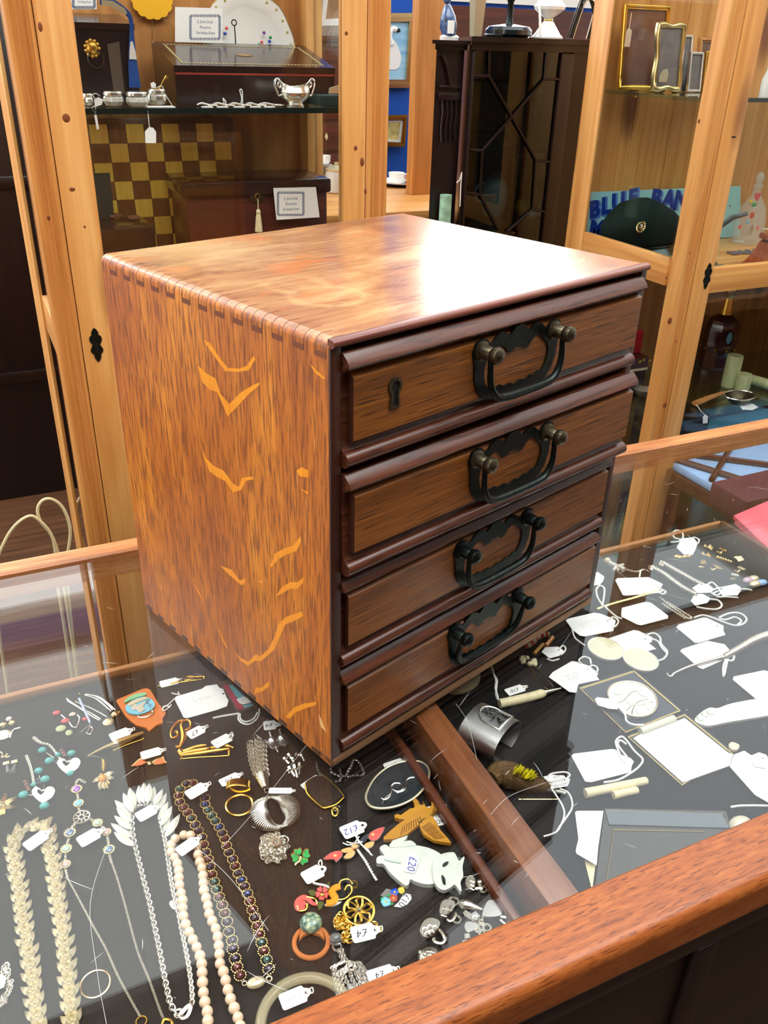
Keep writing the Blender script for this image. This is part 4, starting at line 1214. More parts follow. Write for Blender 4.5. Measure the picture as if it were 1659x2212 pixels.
part(r, 'tassel_cap', MB().lathe([(0, 0)] + prf + [(.002, Lc)], 22, 0, F @ Matrix(((0, 0, 1, 0), (1, 0, 0, 0), (0, 1, 0, 0), (0, 0, 0, 1)))), M['silverd'])
# crescent hoop of mesh
mb = MB(); N = 72; cc = tk('c6', 1035, 1255, .0062)
RX = (tk('c6', 1160, 1255) - tk('c6', 905, 1255)).length / 2; RY = (tk('c6', 1035, 1120) - tk('c6', 1035, 1395)).length / 2
pts = []; rad = []
for i in range(N):
    a = 2 * PI * i / N + PI / 2; pts.append(cc + Vector((math.cos(a) * RX, math.sin(a) * RY * .92, 0))); rad.append((.0016 + .0072 * abs(math.cos(a)) ** 1.3) * (1 + .035 * (-1) ** i))
part(r, 'mesh_crescent', MB().tube(pts, [q * .86 for q in rad], 12, True, flat=.55), plain('mesh_shadow', (110, 104, 92), .4, .8))
sp = []
for i in range(N * 12):
    t = i / 12; a = 2 * PI * t / N + PI / 2; w = .0016 + .0072 * abs(math.cos(a)) ** 1.3; b = 2 * PI * t * 1.0; e = Vector((math.cos(a), math.sin(a), 0))
    sp.append(cc + Vector((math.cos(a) * RX, math.sin(a) * RY * .92, 0)) + e * w * math.cos(b) + Vector((0, 0, .55 * w * math.sin(b))))
part(r, 'mesh_wire', MB().tube(sp, .00048, 5, True), M['silver'])
part(r, 'link', MB().torus(tk('c6', 968, 1085, .003), .0024, .0007, 12, 6).torus(tk('c6', 1050, 1395, .003), .0028, .0008, 12, 6), M['silverd'])
mb = MB(); rs = random.Random(11)
for i in range(17):
    cx, cy = 1020 + rs.uniform(-60, 60), 1560 + rs.uniform(-70, 80); q = []
    for j in range(6):
        a = rs.uniform(0, 6.28); d = rs.uniform(.3, 1); x = 1020 + math.cos(a) * 118 * d; y = 1560 + math.sin(a) * 118 * d - 10
        q.append(tk('c6', x, y, .0030 + rs.uniform(0, .0070) * (1.1 - d)))
    chain(mb, cr(q, 8), .0019, .0005, .0030, n=7, m=4)
part(r, 'chain_heap', mb, M['silverd'], kind='stuff')
part(r, 'end_rings', MB().torus(tk('c6', 1100, 1490, .008), .0048, .0006, 16, 5).torus(tk('c6', 1045, 1510, .009), .0034, .0010, 14, 6), M['silver'])
price_tag('narrow white tag at the top of the mesh crescent pendant', 'c6', (982, 1064), (984, 1110), (1190, 1088), h=.010, scrib=1)

# stud earrings
r = rootat('pearl_studs', 'pair of silver grey pearl stud earrings under the edge of the chest', 'earrings', 'c6', 1050, 680)
for x, y, dx, dy in ((1015, 690, 45, 85), (1095, 670, 25, 60)):
    blob(r, 'pearl', 'c6', x, y, .0058, M['steel'])
    part(r, 'ear_back', MB().torus(tk('c6', x + dx * .3, y + dy * .3, .005), .0046, .0010, 16, 6), M['clear'])
    part(r, 'post', MB().tube([tk('c6', x, y, .004), tk('c6', x + dx, y + dy, .003)], [.0022, .0008], 8).tube([tk('c6', x - 20, y - 75, .003), tk('c6', x - 5, y - 20, .004)], [.0026, .0022], 8), M['silver'])
price_tag('white tag above the grey pearl studs, partly under the chest', 'c6', (915, 530), (965, 592), (1075, 545), '£4', h=.003, ink='inkb')
r = rootat('stud_cluster', 'cluster of small silver stud earrings near the front corner of the chest', 'earrings', 'c6', 1190, 870)
for a, b in (((1110, 825), (1150, 870)), ((1145, 795), (1185, 850)), ((1205, 790), (1230, 800)), ((1250, 800), (1275, 850)), ((1150, 900), (1200, 975)), ((1195, 885), (1220, 985)), ((1240, 870), (1235, 960)), ((1180, 830), (1190, 865)), ((1145, 925), (1155, 950))):
    part(r, 'stud', MB().tube(tks('c6', [a, ((a[0] * .7 + b[0] * .3), (a[1] * .7 + b[1] * .3)), ((a[0] * .65 + b[0] * .35), (a[1] * .65 + b[1] * .35)), b], .003), [.0030, .0028, .0014, .0018], 8), M['silver'])

# smoky pendant
r = rootat('smoky_pendant', 'smoky faceted stone pendant in a thin gold frame', 'pendant', 'd1', 465, 455)
pts = [(335, 410), (335, 390), (350, 370), (400, 340), (450, 332), (480, 345), (560, 420), (602, 470), (600, 490), (550, 535), (490, 556), (470, 560), (440, 548), (350, 465)]
q = tks('d1', pts, .001); cc = sum(q, Vector()) / len(q)
part(r, 'stone', MB().plate([cc + (p - cc) * .95 for p in q], .0036), plain('smoky_glass', (44, 36, 32), .08, 0, .8, coat=1))
qf = [cc + (p - cc) * .62 + Vector((0, 0, .0042)) for p in q]; mb = MB(); n_ = len(q)
mb.add([cc + (p - cc) * .94 + Vector((0, 0, .0036)) for p in q] + qf, [(i, (i + 1) % n_, n_ + (i + 1) % n_, n_ + i) for i in range(n_)] + [tuple(range(n_, 2 * n_))])
part(r, 'facets', mb, plain('smoky_facets', (58, 48, 42), .06, 0, .9, coat=1), ang=3)
part(r, 'gold_frame', MB().tube(cr([p + Vector((0, 0, .002)) for p in q], 3, True), .0011, 8, True), M['goldd'])
part(r, 'bail', MB().tube(cr(tks('d1', [(525, 560), (530, 600), (550, 605), (565, 570), (545, 550)], .003), 4, True), .0012, 7, True), M['goldd'])
part(r, 'ring', MB().torus(tk('d1', 560, 552, .0035), .0032, .0007, 14, 6), M['silver'])
mb = MB(); chain(mb, cr(tks('d1', [(410, 215), (420, 270), (440, 310), (455, 335)], .0012), 6), .0012, .0004, .002)
chain(mb, cr(tks('d1', [(520, 355), (575, 355), (580, 320), (520, 290), (515, 250)], .0012), 6), .0012, .0004, .002)
chain(mb, cr(tks('d1', [(580, 265), (590, 310), (620, 318), (640, 280), (660, 250), (680, 200), (710, 210), (735, 250), (750, 308), (690, 315), (640, 322)], .0014), 6), .0012, .0004, .002)
part(r, 'chain', mb, M['silver'])
price_tag('white tag under the corner of the smoky pendant', 'd1', (293, 385), (330, 425), (445, 318), h=.0005, scrib=0)

# oval compact
r = rootat('oval_compact', 'black oval trinket box with a silver rim and curling scroll', 'box', 'd1', 990, 425)
q = cr(tks('d1', [(765, 525), (775, 465), (830, 370), (930, 290), (1050, 252), (1150, 255), (1205, 295), (1215, 360), (1180, 440), (1100, 520), (990, 572), (880, 590), (800, 575)], 0), 4, True)
cc = sum(q, Vector()) / len(q)
part(r, 'base', MB().plate([cc + (p - cc) * .985 for p in q], .0065), plain('black_lacquer', (26, 30, 32), .12, coat=.6))
part(r, 'silver_rim', MB().tube([p + Vector((0, 0, .0068)) for p in q], .0013, 8, True), M['cream'])
part(r, 'lid', MB().plate([cc + (p - cc) * .96 + Vector((0, 0, .0066)) for p in q], .0012), plain('black_stone_lid', (44, 50, 54), .14, coat=.6, var=.35, vs=120))
mb = MB()
up = .0083
mb.tube(cr(tks('d1', [(875, 478), (900, 488), (930, 470), (945, 430), (945, 395), (970, 372), (1010, 375), (1030, 400), (1015, 425), (985, 430), (955, 415)], up), 6), .0008, 6)
mb.tube(cr(tks('d1', [(985, 440), (1030, 425), (1050, 395), (1050, 360), (1075, 335), (1110, 330)], up), 6), .0008, 6)
mb.tube(cr(tks('d1', [(880, 520), (900, 480), (940, 440), (940, 400)], up), 6), .0004, 5)
part(r, 'scroll', mb, M['silver'])
price_tag('white tag tucked behind the black oval box, written £7', 'd1', (885, 235), (922, 300), (1063, 212), '£7', h=.003, ink='inkb', size=.75)

# wooden eagle
M['eagle'] = wood('carved_yellow_wood', (214, 160, 52), (194, 136, 36), (150, 98, 24), 0, rough=.5, pore=.2, fine=120)
card_tag('cream card with capital writing under the carved bird', 'd1', [(1185, 545), (1340, 522), (1392, 655), (1262, 685)], h=.0008, ink='inkb', lines=['WOODEN', 'EAGLE', 'BROOCH'], sdir=((1390, 640), (1250, 670)), lsize=.0062, name='name_card', cat='card')
r = rootat('eagle_brooch', 'carved yellow wooden eagle brooch with open wings', 'brooch', 'd1', 1130, 660)
flat(r, 'body', 'd1', [(968, 625), (985, 615), (1015, 622), (1045, 600), (1080, 575), (1110, 570), (1112, 540), (1098, 515), (1120, 503), (1138, 520), (1150, 548), (1178, 548), (1172, 520), (1190, 560), (1215, 570), (1235, 555), (1232, 528), (1255, 508), (1290, 515), (1310, 545), (1295, 575), (1250, 605), (1232, 615), (1190, 650), (1120, 665), (1055, 655), (1000, 650), (972, 640)], .0042, M['eagle'], .0025)
flat(r, 'wing', 'd1', [(1180, 600), (1165, 580), (1090, 620), (1000, 680), (940, 730), (890, 778), (895, 795), (960, 790), (1060, 755), (1140, 690), (1190, 640)], .0036, M['eagle'], .0045)
flat(r, 'wing', 'd1', [(1145, 670), (1190, 635), (1235, 620), (1265, 665), (1300, 730), (1350, 785), (1375, 820), (1330, 815), (1250, 800), (1180, 760), (1155, 715)], .0036, M['eagle'], .0045)
mb = MB()
for i in range(9):
    t = i / 8; mb.tube(tks('d1', [(1150 - t * 120, 610 + t * 70), (1165 - t * 150, 655 + t * 85)], .0083), .0003, 4)
for i in range(12):
    t = i / 11; mb.tube(tks('d1', [(1165 + t * 90, 690 + t * 80), (1225 + t * 105, 650 + t * 110)], .0083), .0003, 4)
for i in range(4): mb.tube(tks('d1', [(1240 + i * 8, 585 - i * 2), (1262 + i * 12, 525 + i * 6)], .0068), .0003, 4)
mb.ell(tk('d1', 992, 625, .0068), .0007, 6, 5)
part(r, 'carved_lines', mb, plain('carved_brown', (92, 52, 16), .7))

# pearl cat brooch
r = rootat('cat_brooch', 'white pearlescent cat brooch with black slanting eyes', 'brooch', 'd1', 1130, 960)
M['cat'] = plain('pearl_plastic', (212, 217, 208), .16, 0, .7, coat=.7, var=.07, vs=140)
flat(r, 'body', 'd1', [(862, 860), (890, 838), (915, 840), (935, 855), (1000, 842), (1060, 838), (1130, 842), (1220, 862), (1300, 905), (1330, 960), (1310, 1060), (1260, 1112), (1190, 1120), (1115, 1100), (1082, 1085), (1070, 1120), (1045, 1128), (1000, 1095), (930, 1030), (890, 975), (845, 970), (840, 935), (865, 915), (895, 915), (880, 890)], .0045, M['cat'], .001, 3)
flat(r, 'tail', 'd1', [(930, 850), (960, 800), (1005, 755), (1000, 730), (985, 712), (1005, 695), (1045, 700), (1068, 740), (1055, 790), (1035, 810), (1085, 805), (1120, 830), (1110, 842), (1000, 850)], .0042, M['cat'], .002, 3)
hd = flat(r, 'head', 'd1', [(1240, 985), (1260, 930), (1310, 900), (1365, 888), (1400, 895), (1430, 950), (1455, 925), (1470, 925), (1455, 990), (1460, 1060), (1440, 1100), (1448, 1160), (1435, 1165), (1400, 1120), (1370, 1140), (1320, 1160), (1270, 1130), (1248, 1070)], .0040, M['cat'], .0055, 3)
for pts in ([(1312, 965), (1325, 945), (1355, 935), (1350, 955), (1325, 972)], [(1305, 1035), (1325, 1045), (1335, 1075), (1332, 1102), (1315, 1085)]): flat(r, 'eye', 'd1', pts, .0008, M['black'], .0096, 3, label='black slanting eye')
flat(r, 'ear', 'd1', [(1405, 898), (1430, 905), (1460, 915), (1440, 950), (1418, 945)], .001, plain('grey_ear', (96, 98, 96), .3, coat=.4), .0040, label='dark inner ear')
flat(r, 'ear', 'd1', [(1350, 1150), (1395, 1120), (1440, 1162), (1425, 1178), (1385, 1175)], .001, plain('black_ear', (40, 40, 46), .3, coat=.4), .0040, label='dark inner ear')
wire(r, 'whisker', 'd1', [(1462, 930), (1466, 850), (1465, 755)], .00025, M['silver'], .006)
flat(r, 'bar_pin', 'd1', [(893, 908), (905, 905), (1018, 935), (1010, 948), (900, 925)], .0008, plain('pale_bar', (190, 200, 196), .3), .0058)
card_tag('white sticker on the cat brooch, written £20 in blue', 'd1', [(1065, 895), (1085, 880), (1140, 895), (1150, 908), (1118, 1008), (1105, 1020), (1045, 1008), (1035, 995)], h=.0060, ink='ink', lines=['£20'], sdir=((1105, 890), (1085, 990)), lsize=.0100, name='price_sticker', cat='sticker')

# dragonfly
r = rootat('dragonfly_brooch', 'silver dragonfly brooch with pink and peach enamel wings', 'brooch', 'd1', 690, 840)
for pts, m in (([(458, 925), (490, 890), (540, 865), (590, 862), (600, 880), (595, 905), (550, 945), (535, 925)], 'coral'), ([(580, 860), (640, 838), (685, 845), (670, 865), (610, 880)], 'peach'), ([(600, 915), (640, 870), (685, 862), (685, 890), (650, 920)], 'peach'),
               ([(780, 770), (790, 735), (840, 705), (890, 690), (900, 700), (865, 765), (845, 785), (810, 795)], 'coral'), ([(718, 800), (740, 765), (775, 742), (778, 770), (750, 805)], 'inkb'), ([(745, 830), (770, 805), (825, 795), (815, 830), (780, 850)], 'peach')):
    q = cr(tks('d1', pts, .0032), 3, True); cc = sum(q, Vector()) / len(q)
    e = part(r, 'wing', MB().plate(q, .0012), M['silver'])
    part(e, 'enamel', MB().plate([cc + (p - cc) * .88 + Vector((0, 0, .0011)) for p in q], .0005), M[m])
for x, y in ((545, 890), (815, 740)): blob(r, 'wing_dot', 'd1', x, y, (.0018, .0018, .001), M['peach'], .0050)
p = cr(tks('d1', [(700, 845), (725, 880), (760, 930), (800, 1000), (842, 1072)], .004), 8)
part(r, 'body', MB().tube(p, [.0017 if i % 2 else .0012 for i in range(len(p))], 8), M['silver'])
blob(r, 'head', 'd1', 690, 825, (.0046, .0044, .0030), M['silver'])
blob(r, 'face', 'd1', 685, 825, (.0028, .0026, .0014), M['peach'], .0058)
wire(r, 'leg', 'd1', [(600, 800), (640, 815), (680, 800), (715, 755)], .0009, M['silver'], .003)
price_tag('wide white tag tied to the dragonfly, written £12', 'd1', (573, 690), (615, 780), (768, 662), '£12', h=.006, size=.62, string=[[(725, 680), (690, 740), (720, 790), (760, 840), (812, 890)], [(720, 690), (700, 760), (730, 810), (780, 850), (800, 885)], [(625, 790), (660, 800), (700, 800), (740, 790)]])

# clover
r = rootat('clover_pin', 'green enamel four leaf clover pin', 'brooch', 'd1', 298, 900)
for a, b, cdir in (((248, 870), (300, 845), 0), ((320, 860), (365, 880), 0), ((230, 890), (255, 935), 0), ((310, 920), (350, 945), 0)): pass
for x, y, dx, dy in ((278, 868, -6, -24), (335, 882, 26, -8), (258, 908, -26, 8), (318, 930, 14, 22)):
    nx, ny = -dy, dx
    pts = [(298 + (x - 298) * .25, 900 + (y - 900) * .25), (x - nx * 1.2, y - ny * 1.2), (x + dx * 1.0 - nx * .9, y + dy * 1.0 - ny * .9), (x + dx * .75, y + dy * .75), (x + dx * 1.0 + nx * .9, y + dy * 1.0 + ny * .9), (x + nx * 1.2, y + ny * 1.2)]
    e = flat(r, 'leaf', 'd1', pts, .0014, M['goldp'], .0008, 4)
    q = cr(tks('d1', pts, .0022), 4, True); cc = sum(q, Vector()) / len(q)
    part(e, 'enamel', MB().plate([cc + (p - cc) * .85 for p in q], .0006), M['greene'])
wire(r, 'stem', 'd1', [(298, 900), (285, 930), (262, 950), (268, 962)], .0011, M['goldp'], .0016)
price_tag('white tag beside the green clover pin', 'd1', (283, 1022), (352, 1098), (478, 975), h=.004, scrib=1, string=[(440, 985), (425, 945), (440, 922), (450, 950), (435, 990)])

# flower swirl brooch
r = rootat('swirl_brooch', 'coral flower brooch with orange and black enamel swirls', 'brooch', 'd1', 450, 1180)
p = cr(tks('d1', [(335, 1245), (320, 1225), (300, 1240), (310, 1268), (285, 1265), (282, 1220), (315, 1190), (350, 1200), (380, 1230), (420, 1240)], .002), 5)
part(r, 'coral_swirl', MB().tube(p, [.0012 + .0022 * (1 - abs(2 * i / len(p) - 1)) for i in range(len(p))], 8, flat=.4), M['coral'])
p = cr(tks('d1', [(480, 1230), (520, 1225), (545, 1195), (520, 1150), (545, 1120), (580, 1110)], .0026), 5)
part(r, 'orange_swirl', MB().tube(p, .0032, 8, flat=.4), M['orange'])
p = cr(tks('d1', [(545, 1200), (590, 1195), (605, 1150), (580, 1110), (590, 1075), (640, 1068), (665, 1095)], .002), 5)
part(r, 'black_swirl', MB().tube(p, .0026, 8, flat=.4), M['black'])
mb = MB()
for pp in ([(275, 1250), (290, 1285), (335, 1275), (345, 1235)], [(530, 1205), (610, 1200), (660, 1150), (660, 1110), (630, 1105), (610, 1140)], [(575, 1110), (585, 1070), (640, 1060), (672, 1095)], [(340, 1185), (400, 1200), (420, 1240)], [(490, 1240), (560, 1220)]): mb.tube(cr(tks('d1', pp, .0026), 5), .0008, 6)
mb.torus(tk('d1', 675, 1097, .002), .0034, .0009, 12, 6)
part(r, 'gold_wire', mb, M['gold'])
for i in range(5):
    q = i * 2 * PI / 5 + .4; x, y = 450 + math.cos(q) * 26, 1165 + math.sin(q) * 28
    pts = [(450 + math.cos(q + d) * R, 1165 + math.sin(q + d) * R * 1.05) for d, R in ((-.1, 8), (-.55, 34), (-.3, 48), (0, 43), (.3, 48), (.55, 34), (.1, 8))]
    flat(r, 'petal', 'd1', pts, .0012, M['coral'], .0040, 3)
blob(r, 'centre', 'd1', 452, 1170, (.0018, .0018, .0012), M['gold'], .0058)
for pts in ([(350, 1145), (395, 1145), (405, 1180), (370, 1180)], [(470, 1130), (500, 1080), (505, 1120), (490, 1140)], [(415, 1225), (465, 1230), (440, 1280), (425, 1280)]): flat(r, 'green_leaf', 'd1', pts, .0010, M['olive'], .003, 2)
wire(r, 'string', 'd1', [(385, 1085), (420, 1095), (470, 1105), (500, 1120)], .0010, M['string'], .005)
wire(r, 'string', 'd1', [(470, 1245), (520, 1250), (570, 1230), (590, 1210)], .0010, M['string'], .001)

# filigree pendant
r = rootat('filigree_pendant', 'round gold openwork pendant on a heap of gold chain', 'pendant', 'd1', 715, 1290)
c0 = tk('d1', 715, 1285, .005); RR = (tk('d1', 822, 1285) - tk('d1', 610, 1285)).length / 2
tilt = Matrix.Rotation(R_(8), 3, 'X')
part(r, 'rim', MB().torus(c0, RR, .0013, 40, 8, q=tilt), M['gold'])
mb = MB()
for i in range(6):
    q = i * PI / 3; pts = [(RR * .12, q), (RR * .5, q - .35), (RR * .9, q - .1), (RR * .75, q + .35), (RR * .4, q + .3)]
    mb.tube(cr([c0 + tilt @ Vector((math.cos(b) * a, math.sin(b) * a, 0)) for a, b in pts], 5, True), .0010, 6, True)
part(r, 'openwork', mb, M['gold'])
part(r, 'stone', MB().ell(c0 + Vector((0, 0, .0015)), .0018, 10, 8), M['clear'])
mb = MB(); rs = random.Random(5)
for path in ([(580, 1310), (545, 1360), (560, 1400), (600, 1390), (640, 1370), (680, 1390)], [(570, 1330), (600, 1360), (545, 1385), (580, 1410), (640, 1400)], [(610, 1340), (580, 1350), (610, 1410), (650, 1420)], [(640, 1410), (610, 1450), (605, 1490), (640, 1510), (660, 1490)], [(650, 1430), (625, 1470), (630, 1500)], [(790, 1360), (830, 1380), (860, 1410), (855, 1440)]):
    chain(mb, cr(tks('d1', [(a, b, rs.uniform(0, .003)) for a, b in path], .0016), 7), .0019, .0006, .0029)
part(r, 'chain', mb, M['gold'])
price_tag('white tag on the gold chain heap, written £4', 'd1', (652, 1405), (672, 1524), (866, 1415), '£4', h=.006, ink='inkb', size=.62)

# little mosaic flowers
r = rootat('posy_brooch', 'tiny posy brooch of blue, red and yellow enamel flowers', 'brooch', 'd1', 950, 1190)
for x, y, m, R in ((970, 1153, 'bluee', 24), (1018, 1140, 'yellow', 20), (962, 1195, 'redb', 24), (908, 1222, 'skye', 28)):
    mm = M.get(m) or plain('brick_enamel', (176, 70, 40), .3)
    for i in range(5):
        q = i * 2 * PI / 5 + x; blob(r, 'petal', 'd1', x + math.cos(q) * R * .55, y + math.sin(q) * R * .6, (.0022 * R / 24, .0022 * R / 24, .0012), mm, .0028)
    blob(r, 'centre', 'd1', x, y, (.0010, .0010, .0010), M['yellow'], .0038)
for pts in ([(870, 1200), (900, 1195), (915, 1215), (880, 1225)], [(905, 1180), (945, 1175), (935, 1195)], [(935, 1230), (965, 1215), (960, 1245), (940, 1250)], [(1015, 1160), (1045, 1155), (1030, 1170)]): flat(r, 'leaf', 'd1', pts, .0012, M['greene'], .001, 2)
flat(r, 'plate', 'd1', [(868, 1180), (910, 1132), (955, 1140), (940, 1190), (900, 1200)], .001, M['steel'], .0003)
card_tag('curved white tag beside the little posy brooch, written £10', 'd1', [(965, 1256), (1000, 1225), (1030, 1175), (1052, 1164), (1084, 1172), (1092, 1200), (1062, 1240), (1012, 1263)], h=.003, lines=['£10'], sdir=((1060, 1170), (1015, 1250)), lsize=.0085)

# millefiori ring
r = rootat('glass_ring', 'amber glass ring with a pale green patterned dome', 'ring', 'd1', 372, 1460)
amb = NT('amber_glass'); b_ = amb.bsdf(Base_Color=L((250, 156, 92)), Roughness=.06, Alpha=.42)
b_.inputs['Coat Weight'].default_value = .6
part(r, 'band', MB().torus(tk('d1', 372, 1510, .002), .0135, .0020, 36, 10), amb.mat)
part(r, 'shoulder', MB().plate(tks('d1', [(305, 1420), (440, 1420), (468, 1500), (430, 1470), (370, 1455), (315, 1475), (285, 1510)], .002), .003), amb.mat)
mf = NT('millefiori'); v = mf.node('TexVoronoi', {'Vector': mf.coord((230,) * 3), 'Scale': 1.0})
cc_ = mf.ramp(v.outputs['Distance'], [(.0, L((226, 226, 190))), (.25, L((196, 206, 160))), (.33, L((92, 120, 100))), (.5, L((150, 176, 150))), (.62, L((70, 104, 92)))])
mf.bsdf(Base_Color=cc_, Roughness=.12).inputs['Coat Weight'].default_value = .6
part(r, 'dome', MB().ell(tk('d1', 370, 1372, .006), (.0092, .0092, .0058), 24, 12), mf.mat)

# crystal drop necklace
r = rootat('crystal_drop_necklace', 'silver chain with a clear crystal stud and layered chain drops', 'necklace', 'd2', 540, 680)
part(r, 'crystal', MB().ell(tk('d2', 457, 495, .0045), .0050, 8, 6), M['clear'], ang=5)
part(r, 'crystal_setting', MB().torus(tk('d2', 457, 495, .002), .0048, .0010, 16, 6), M['silver'])
part(r, 'ring', MB().torus(tk('d2', 465, 540, .002), .0034, .0010, 14, 6), M['silver'])
part(r, 'crystal', MB().ell(tk('d2', 555, 800, .004), .0048, 8, 6), M['clear'], ang=5)
mb = MB(); rs = random.Random(9)
for path in ([(478, 565), (490, 600), (505, 630)], [(495, 560), (520, 620), (560, 640)], [(440, 660), (500, 632), (560, 630)], [(440, 665), (450, 740), (480, 850)], [(455, 665), (470, 760), (505, 850)], [(470, 720), (530, 680), (600, 690)], [(480, 700), (500, 780), (520, 850)], [(500, 690), (530, 760), (560, 800)], [(530, 650), (560, 740), (600, 800)], [(560, 640), (590, 720), (620, 790)], [(585, 650), (620, 690), (635, 770)], [(560, 640), (490, 680), (470, 700)]):
    chain(mb, cr(tks('d2', path, .0016), 7), .0014, .0005, .0021, n=7, m=4)
part(r, 'chain', mb, M['silver'])
mb = MB()
for i, (x, y) in enumerate(((590, 655), (605, 675), (620, 700), (628, 725), (635, 750), (630, 775))): mb.torus(tk('d2', x, y, .002), .0036, .0008, 14, 6)
part(r, 'extender_rings', mb, M['silver'])
price_tag('white tag against the front rail, written £4', 'd2', (635, 688), (662, 768), (826, 672), '£4', h=.004, ink='inkb', size=.62)

# charms
def charm(label, build):
    r = build[0]; return r


r = rootat('silver_charm', 'silver barrel charm with a round finial right of the cat brooch', 'charm', 'd1', 1540, 1110, 'silver charms near the front rail')
q = cr(tks('d1', [(1480, 1085), (1510, 1060), (1535, 1075), (1545, 1110), (1530, 1150), (1495, 1155), (1475, 1120)], .001), 3, True); part(r, 'barrel', MB().plate(q, .0055), M['silverd'])
mb = MB()
for dy in (-28, 0, 28): mb.tube(cr(tks('d1', [(1478, 1108 + dy), (1508, 1098 + dy), (1542, 1110 + dy)], .0068), 4), .0007, 5)
part(r, 'bands', mb, M['silver'])
blob(r, 'finial', 'd1', 1582, 1085, .0032, M['silverd']); part(r, 'loop', MB().torus(tk('d1', 1607, 1132, .002), .0029, .0009, 12, 6), M['silverd'])
part(r, 'neck', MB().tube(tks('d1', [(1545, 1130), (1580, 1125), (1600, 1130)], .002), .0018, 7), M['silverd'])

r = rootat('silver_charm', 'silver backpack charm with a square handle', 'charm', 'd2', 1120, 335, 'silver charms near the front rail')
q = cr(tks('d2', [(1075, 345), (1090, 295), (1130, 282), (1165, 300), (1160, 335), (1110, 372), (1080, 368)], .001), 3, True); part(r, 'pack', MB().plate(q, .0055), M['silverd'])
mb = MB()
for a, b in (((1090, 310), (1155, 320)), ((1085, 350), (1120, 360)), ((1105, 300), (1095, 350)), ((1140, 295), (1125, 350))): mb.tube(tks('d2', [a, b], .0068), .0007, 5)
part(r, 'straps', mb, M['silver'])
wire(r, 'handle', 'd2', [(1120, 375), (1140, 388), (1165, 370), (1170, 340), (1178, 365)], .0013, M['silverd'], .002)
part(r, 'loop', MB().torus(tk('d2', 1180, 378, .002), .0033, .0010, 12, 6), M['silverd'])

r = rootat('silver_charm', 'silver handbag charm with a curved handle', 'charm', 'd2', 1030, 460, 'silver charms near the front rail')
q = cr(tks('d2', [(957, 465), (985, 410), (1030, 395), (1075, 415), (1070, 450), (1050, 480), (1010, 490), (985, 510), (965, 490)], .001), 3, True); part(r, 'bag', MB().plate(q, .006), M['silverd'])
wire(r, 'handle', 'd2', [(1040, 490), (1050, 512), (1090, 520), (1108, 495), (1095, 465), (1075, 440)], .0016, M['silverd'], .003)
mb = MB()
for x, y in ((990, 440), (1005, 465), (1020, 425), (1030, 455), (1050, 430)): mb.torus(tk('d2', x, y, .0073), .0022, .0007, 10, 5)
part(r, 'scrolls', mb, M['silver'])

r = rootat('silver_charm', 'silver parasol charm, closed, pointing at the wine glass charm', 'charm', 'd2', 1240, 290, 'silver charms near the front rail')
p = tks('d2', [(1200, 280), (1225, 288), (1260, 295), (1333, 318)], .003); part(r, 'shade', MB().tube(p, [.0014, .0042, .0038, .0010], 9), M['silverd'])
part(r, 'loop', MB().torus(tk('d2', 1162, 268, .002), .0040, .0011, 14, 6), M['silverd'])
part(r, 'frill', MB().torus(tk('d2', 1222, 287, .003), .0034, .0012, 10, 6), M['silver'])

r = rootat('silver_charm', 'silver wrist watch charm', 'charm', 'd2', 1285, 375, 'silver charms near the front rail')
flat(r, 'strap', 'd2', [(1215, 345), (1232, 330), (1340, 400), (1352, 425), (1335, 430), (1225, 365)], .0022, M['silverd'], .001)
flat(r, 'dial', 'd2', [(1262, 360), (1290, 342), (1318, 372), (1300, 400), (1268, 388)], .0036, M['silver'], .001)
part(r, 'dial_ring', MB().torus(tk('d2', 1290, 372, .005), .0026, .0008, 12, 5), M['silverd']); part(r, 'loop', MB().torus(tk('d2', 1360, 427, .002), .0032, .0010, 12, 6), M['silverd'])

r = rootat('silver_charm', 'largest silver charm, a wine glass with a polished bowl', 'charm', 'd2', 1420, 350, 'silver charms near the front rail')
q = cr(tks('d2', [(1330, 370), (1350, 310), (1375, 285), (1410, 300), (1445, 345), (1440, 375), (1400, 385), (1350, 385)], .001), 3, True); part(r, 'bowl', MB().plate(q, .0055), M['silver'])
wire(r, 'rim', 'd2', [(1330, 380), (1350, 310), (1378, 283)], .0013, M['silverd'], .005)
wire(r, 'stem', 'd2', [(1440, 360), (1470, 365), (1500, 370), (1535, 360)], .0017, M['silverd'], .003); wire(r, 'stem', 'd2', [(1440, 380), (1470, 405), (1482, 412), (1495, 370)], .0014, M['silverd'], .003); wire(r, 'foot', 'd2', [(1528, 358), (1535, 375), (1540, 390)], .0013, M['silverd'], .003)
r = rootat('silver_charm', 'small silver wine glass charm by the front rail', 'charm', 'd2', 1255, 455, 'silver charms near the front rail')
q = cr(tks('d2', [(1225, 430), (1245, 412), (1300, 425), (1298, 450), (1262, 472), (1230, 465)], .001), 3, True); part(r, 'bowl', MB().plate(q, .005), M['silver'])
flat(r, 'stem', 'd2', [(1225, 475), (1255, 475), (1258, 500), (1225, 505)], .003, M['silverd'], .001); flat(r, 'foot', 'd2', [(1215, 515), (1258, 508), (1252, 520), (1205, 535)], .003, M['silver'], .001)
mb = MB()
for x, y in ((1308, 440), (1325, 428), (1325, 452)): mb.torus(tk('d2', x, y, .002), .0025, .0009, 10, 6)
part(r, 'loops', mb, M['silverd'])
r = rootat('silver_charm', 'textured silver ball charm half hidden by the front rail', 'charm', 'd2', 1015, 605, 'silver charms near the front rail')
rs = random.Random(2); mb = MB().ell(tk('d2', 1015, 608, .006), (.0092, .0088, .0058), 14, 9)
for i in range(24):
    a, b = rs.uniform(0, 6.28), rs.uniform(.1, 1.2); mb.ell(tk('d2', 1015, 608, .006) + Vector((math.cos(a) * math.sin(b) * .0090, math.sin(a) * math.sin(b) * .0088, math.cos(b) * .0058)), .0014, 6, 5)
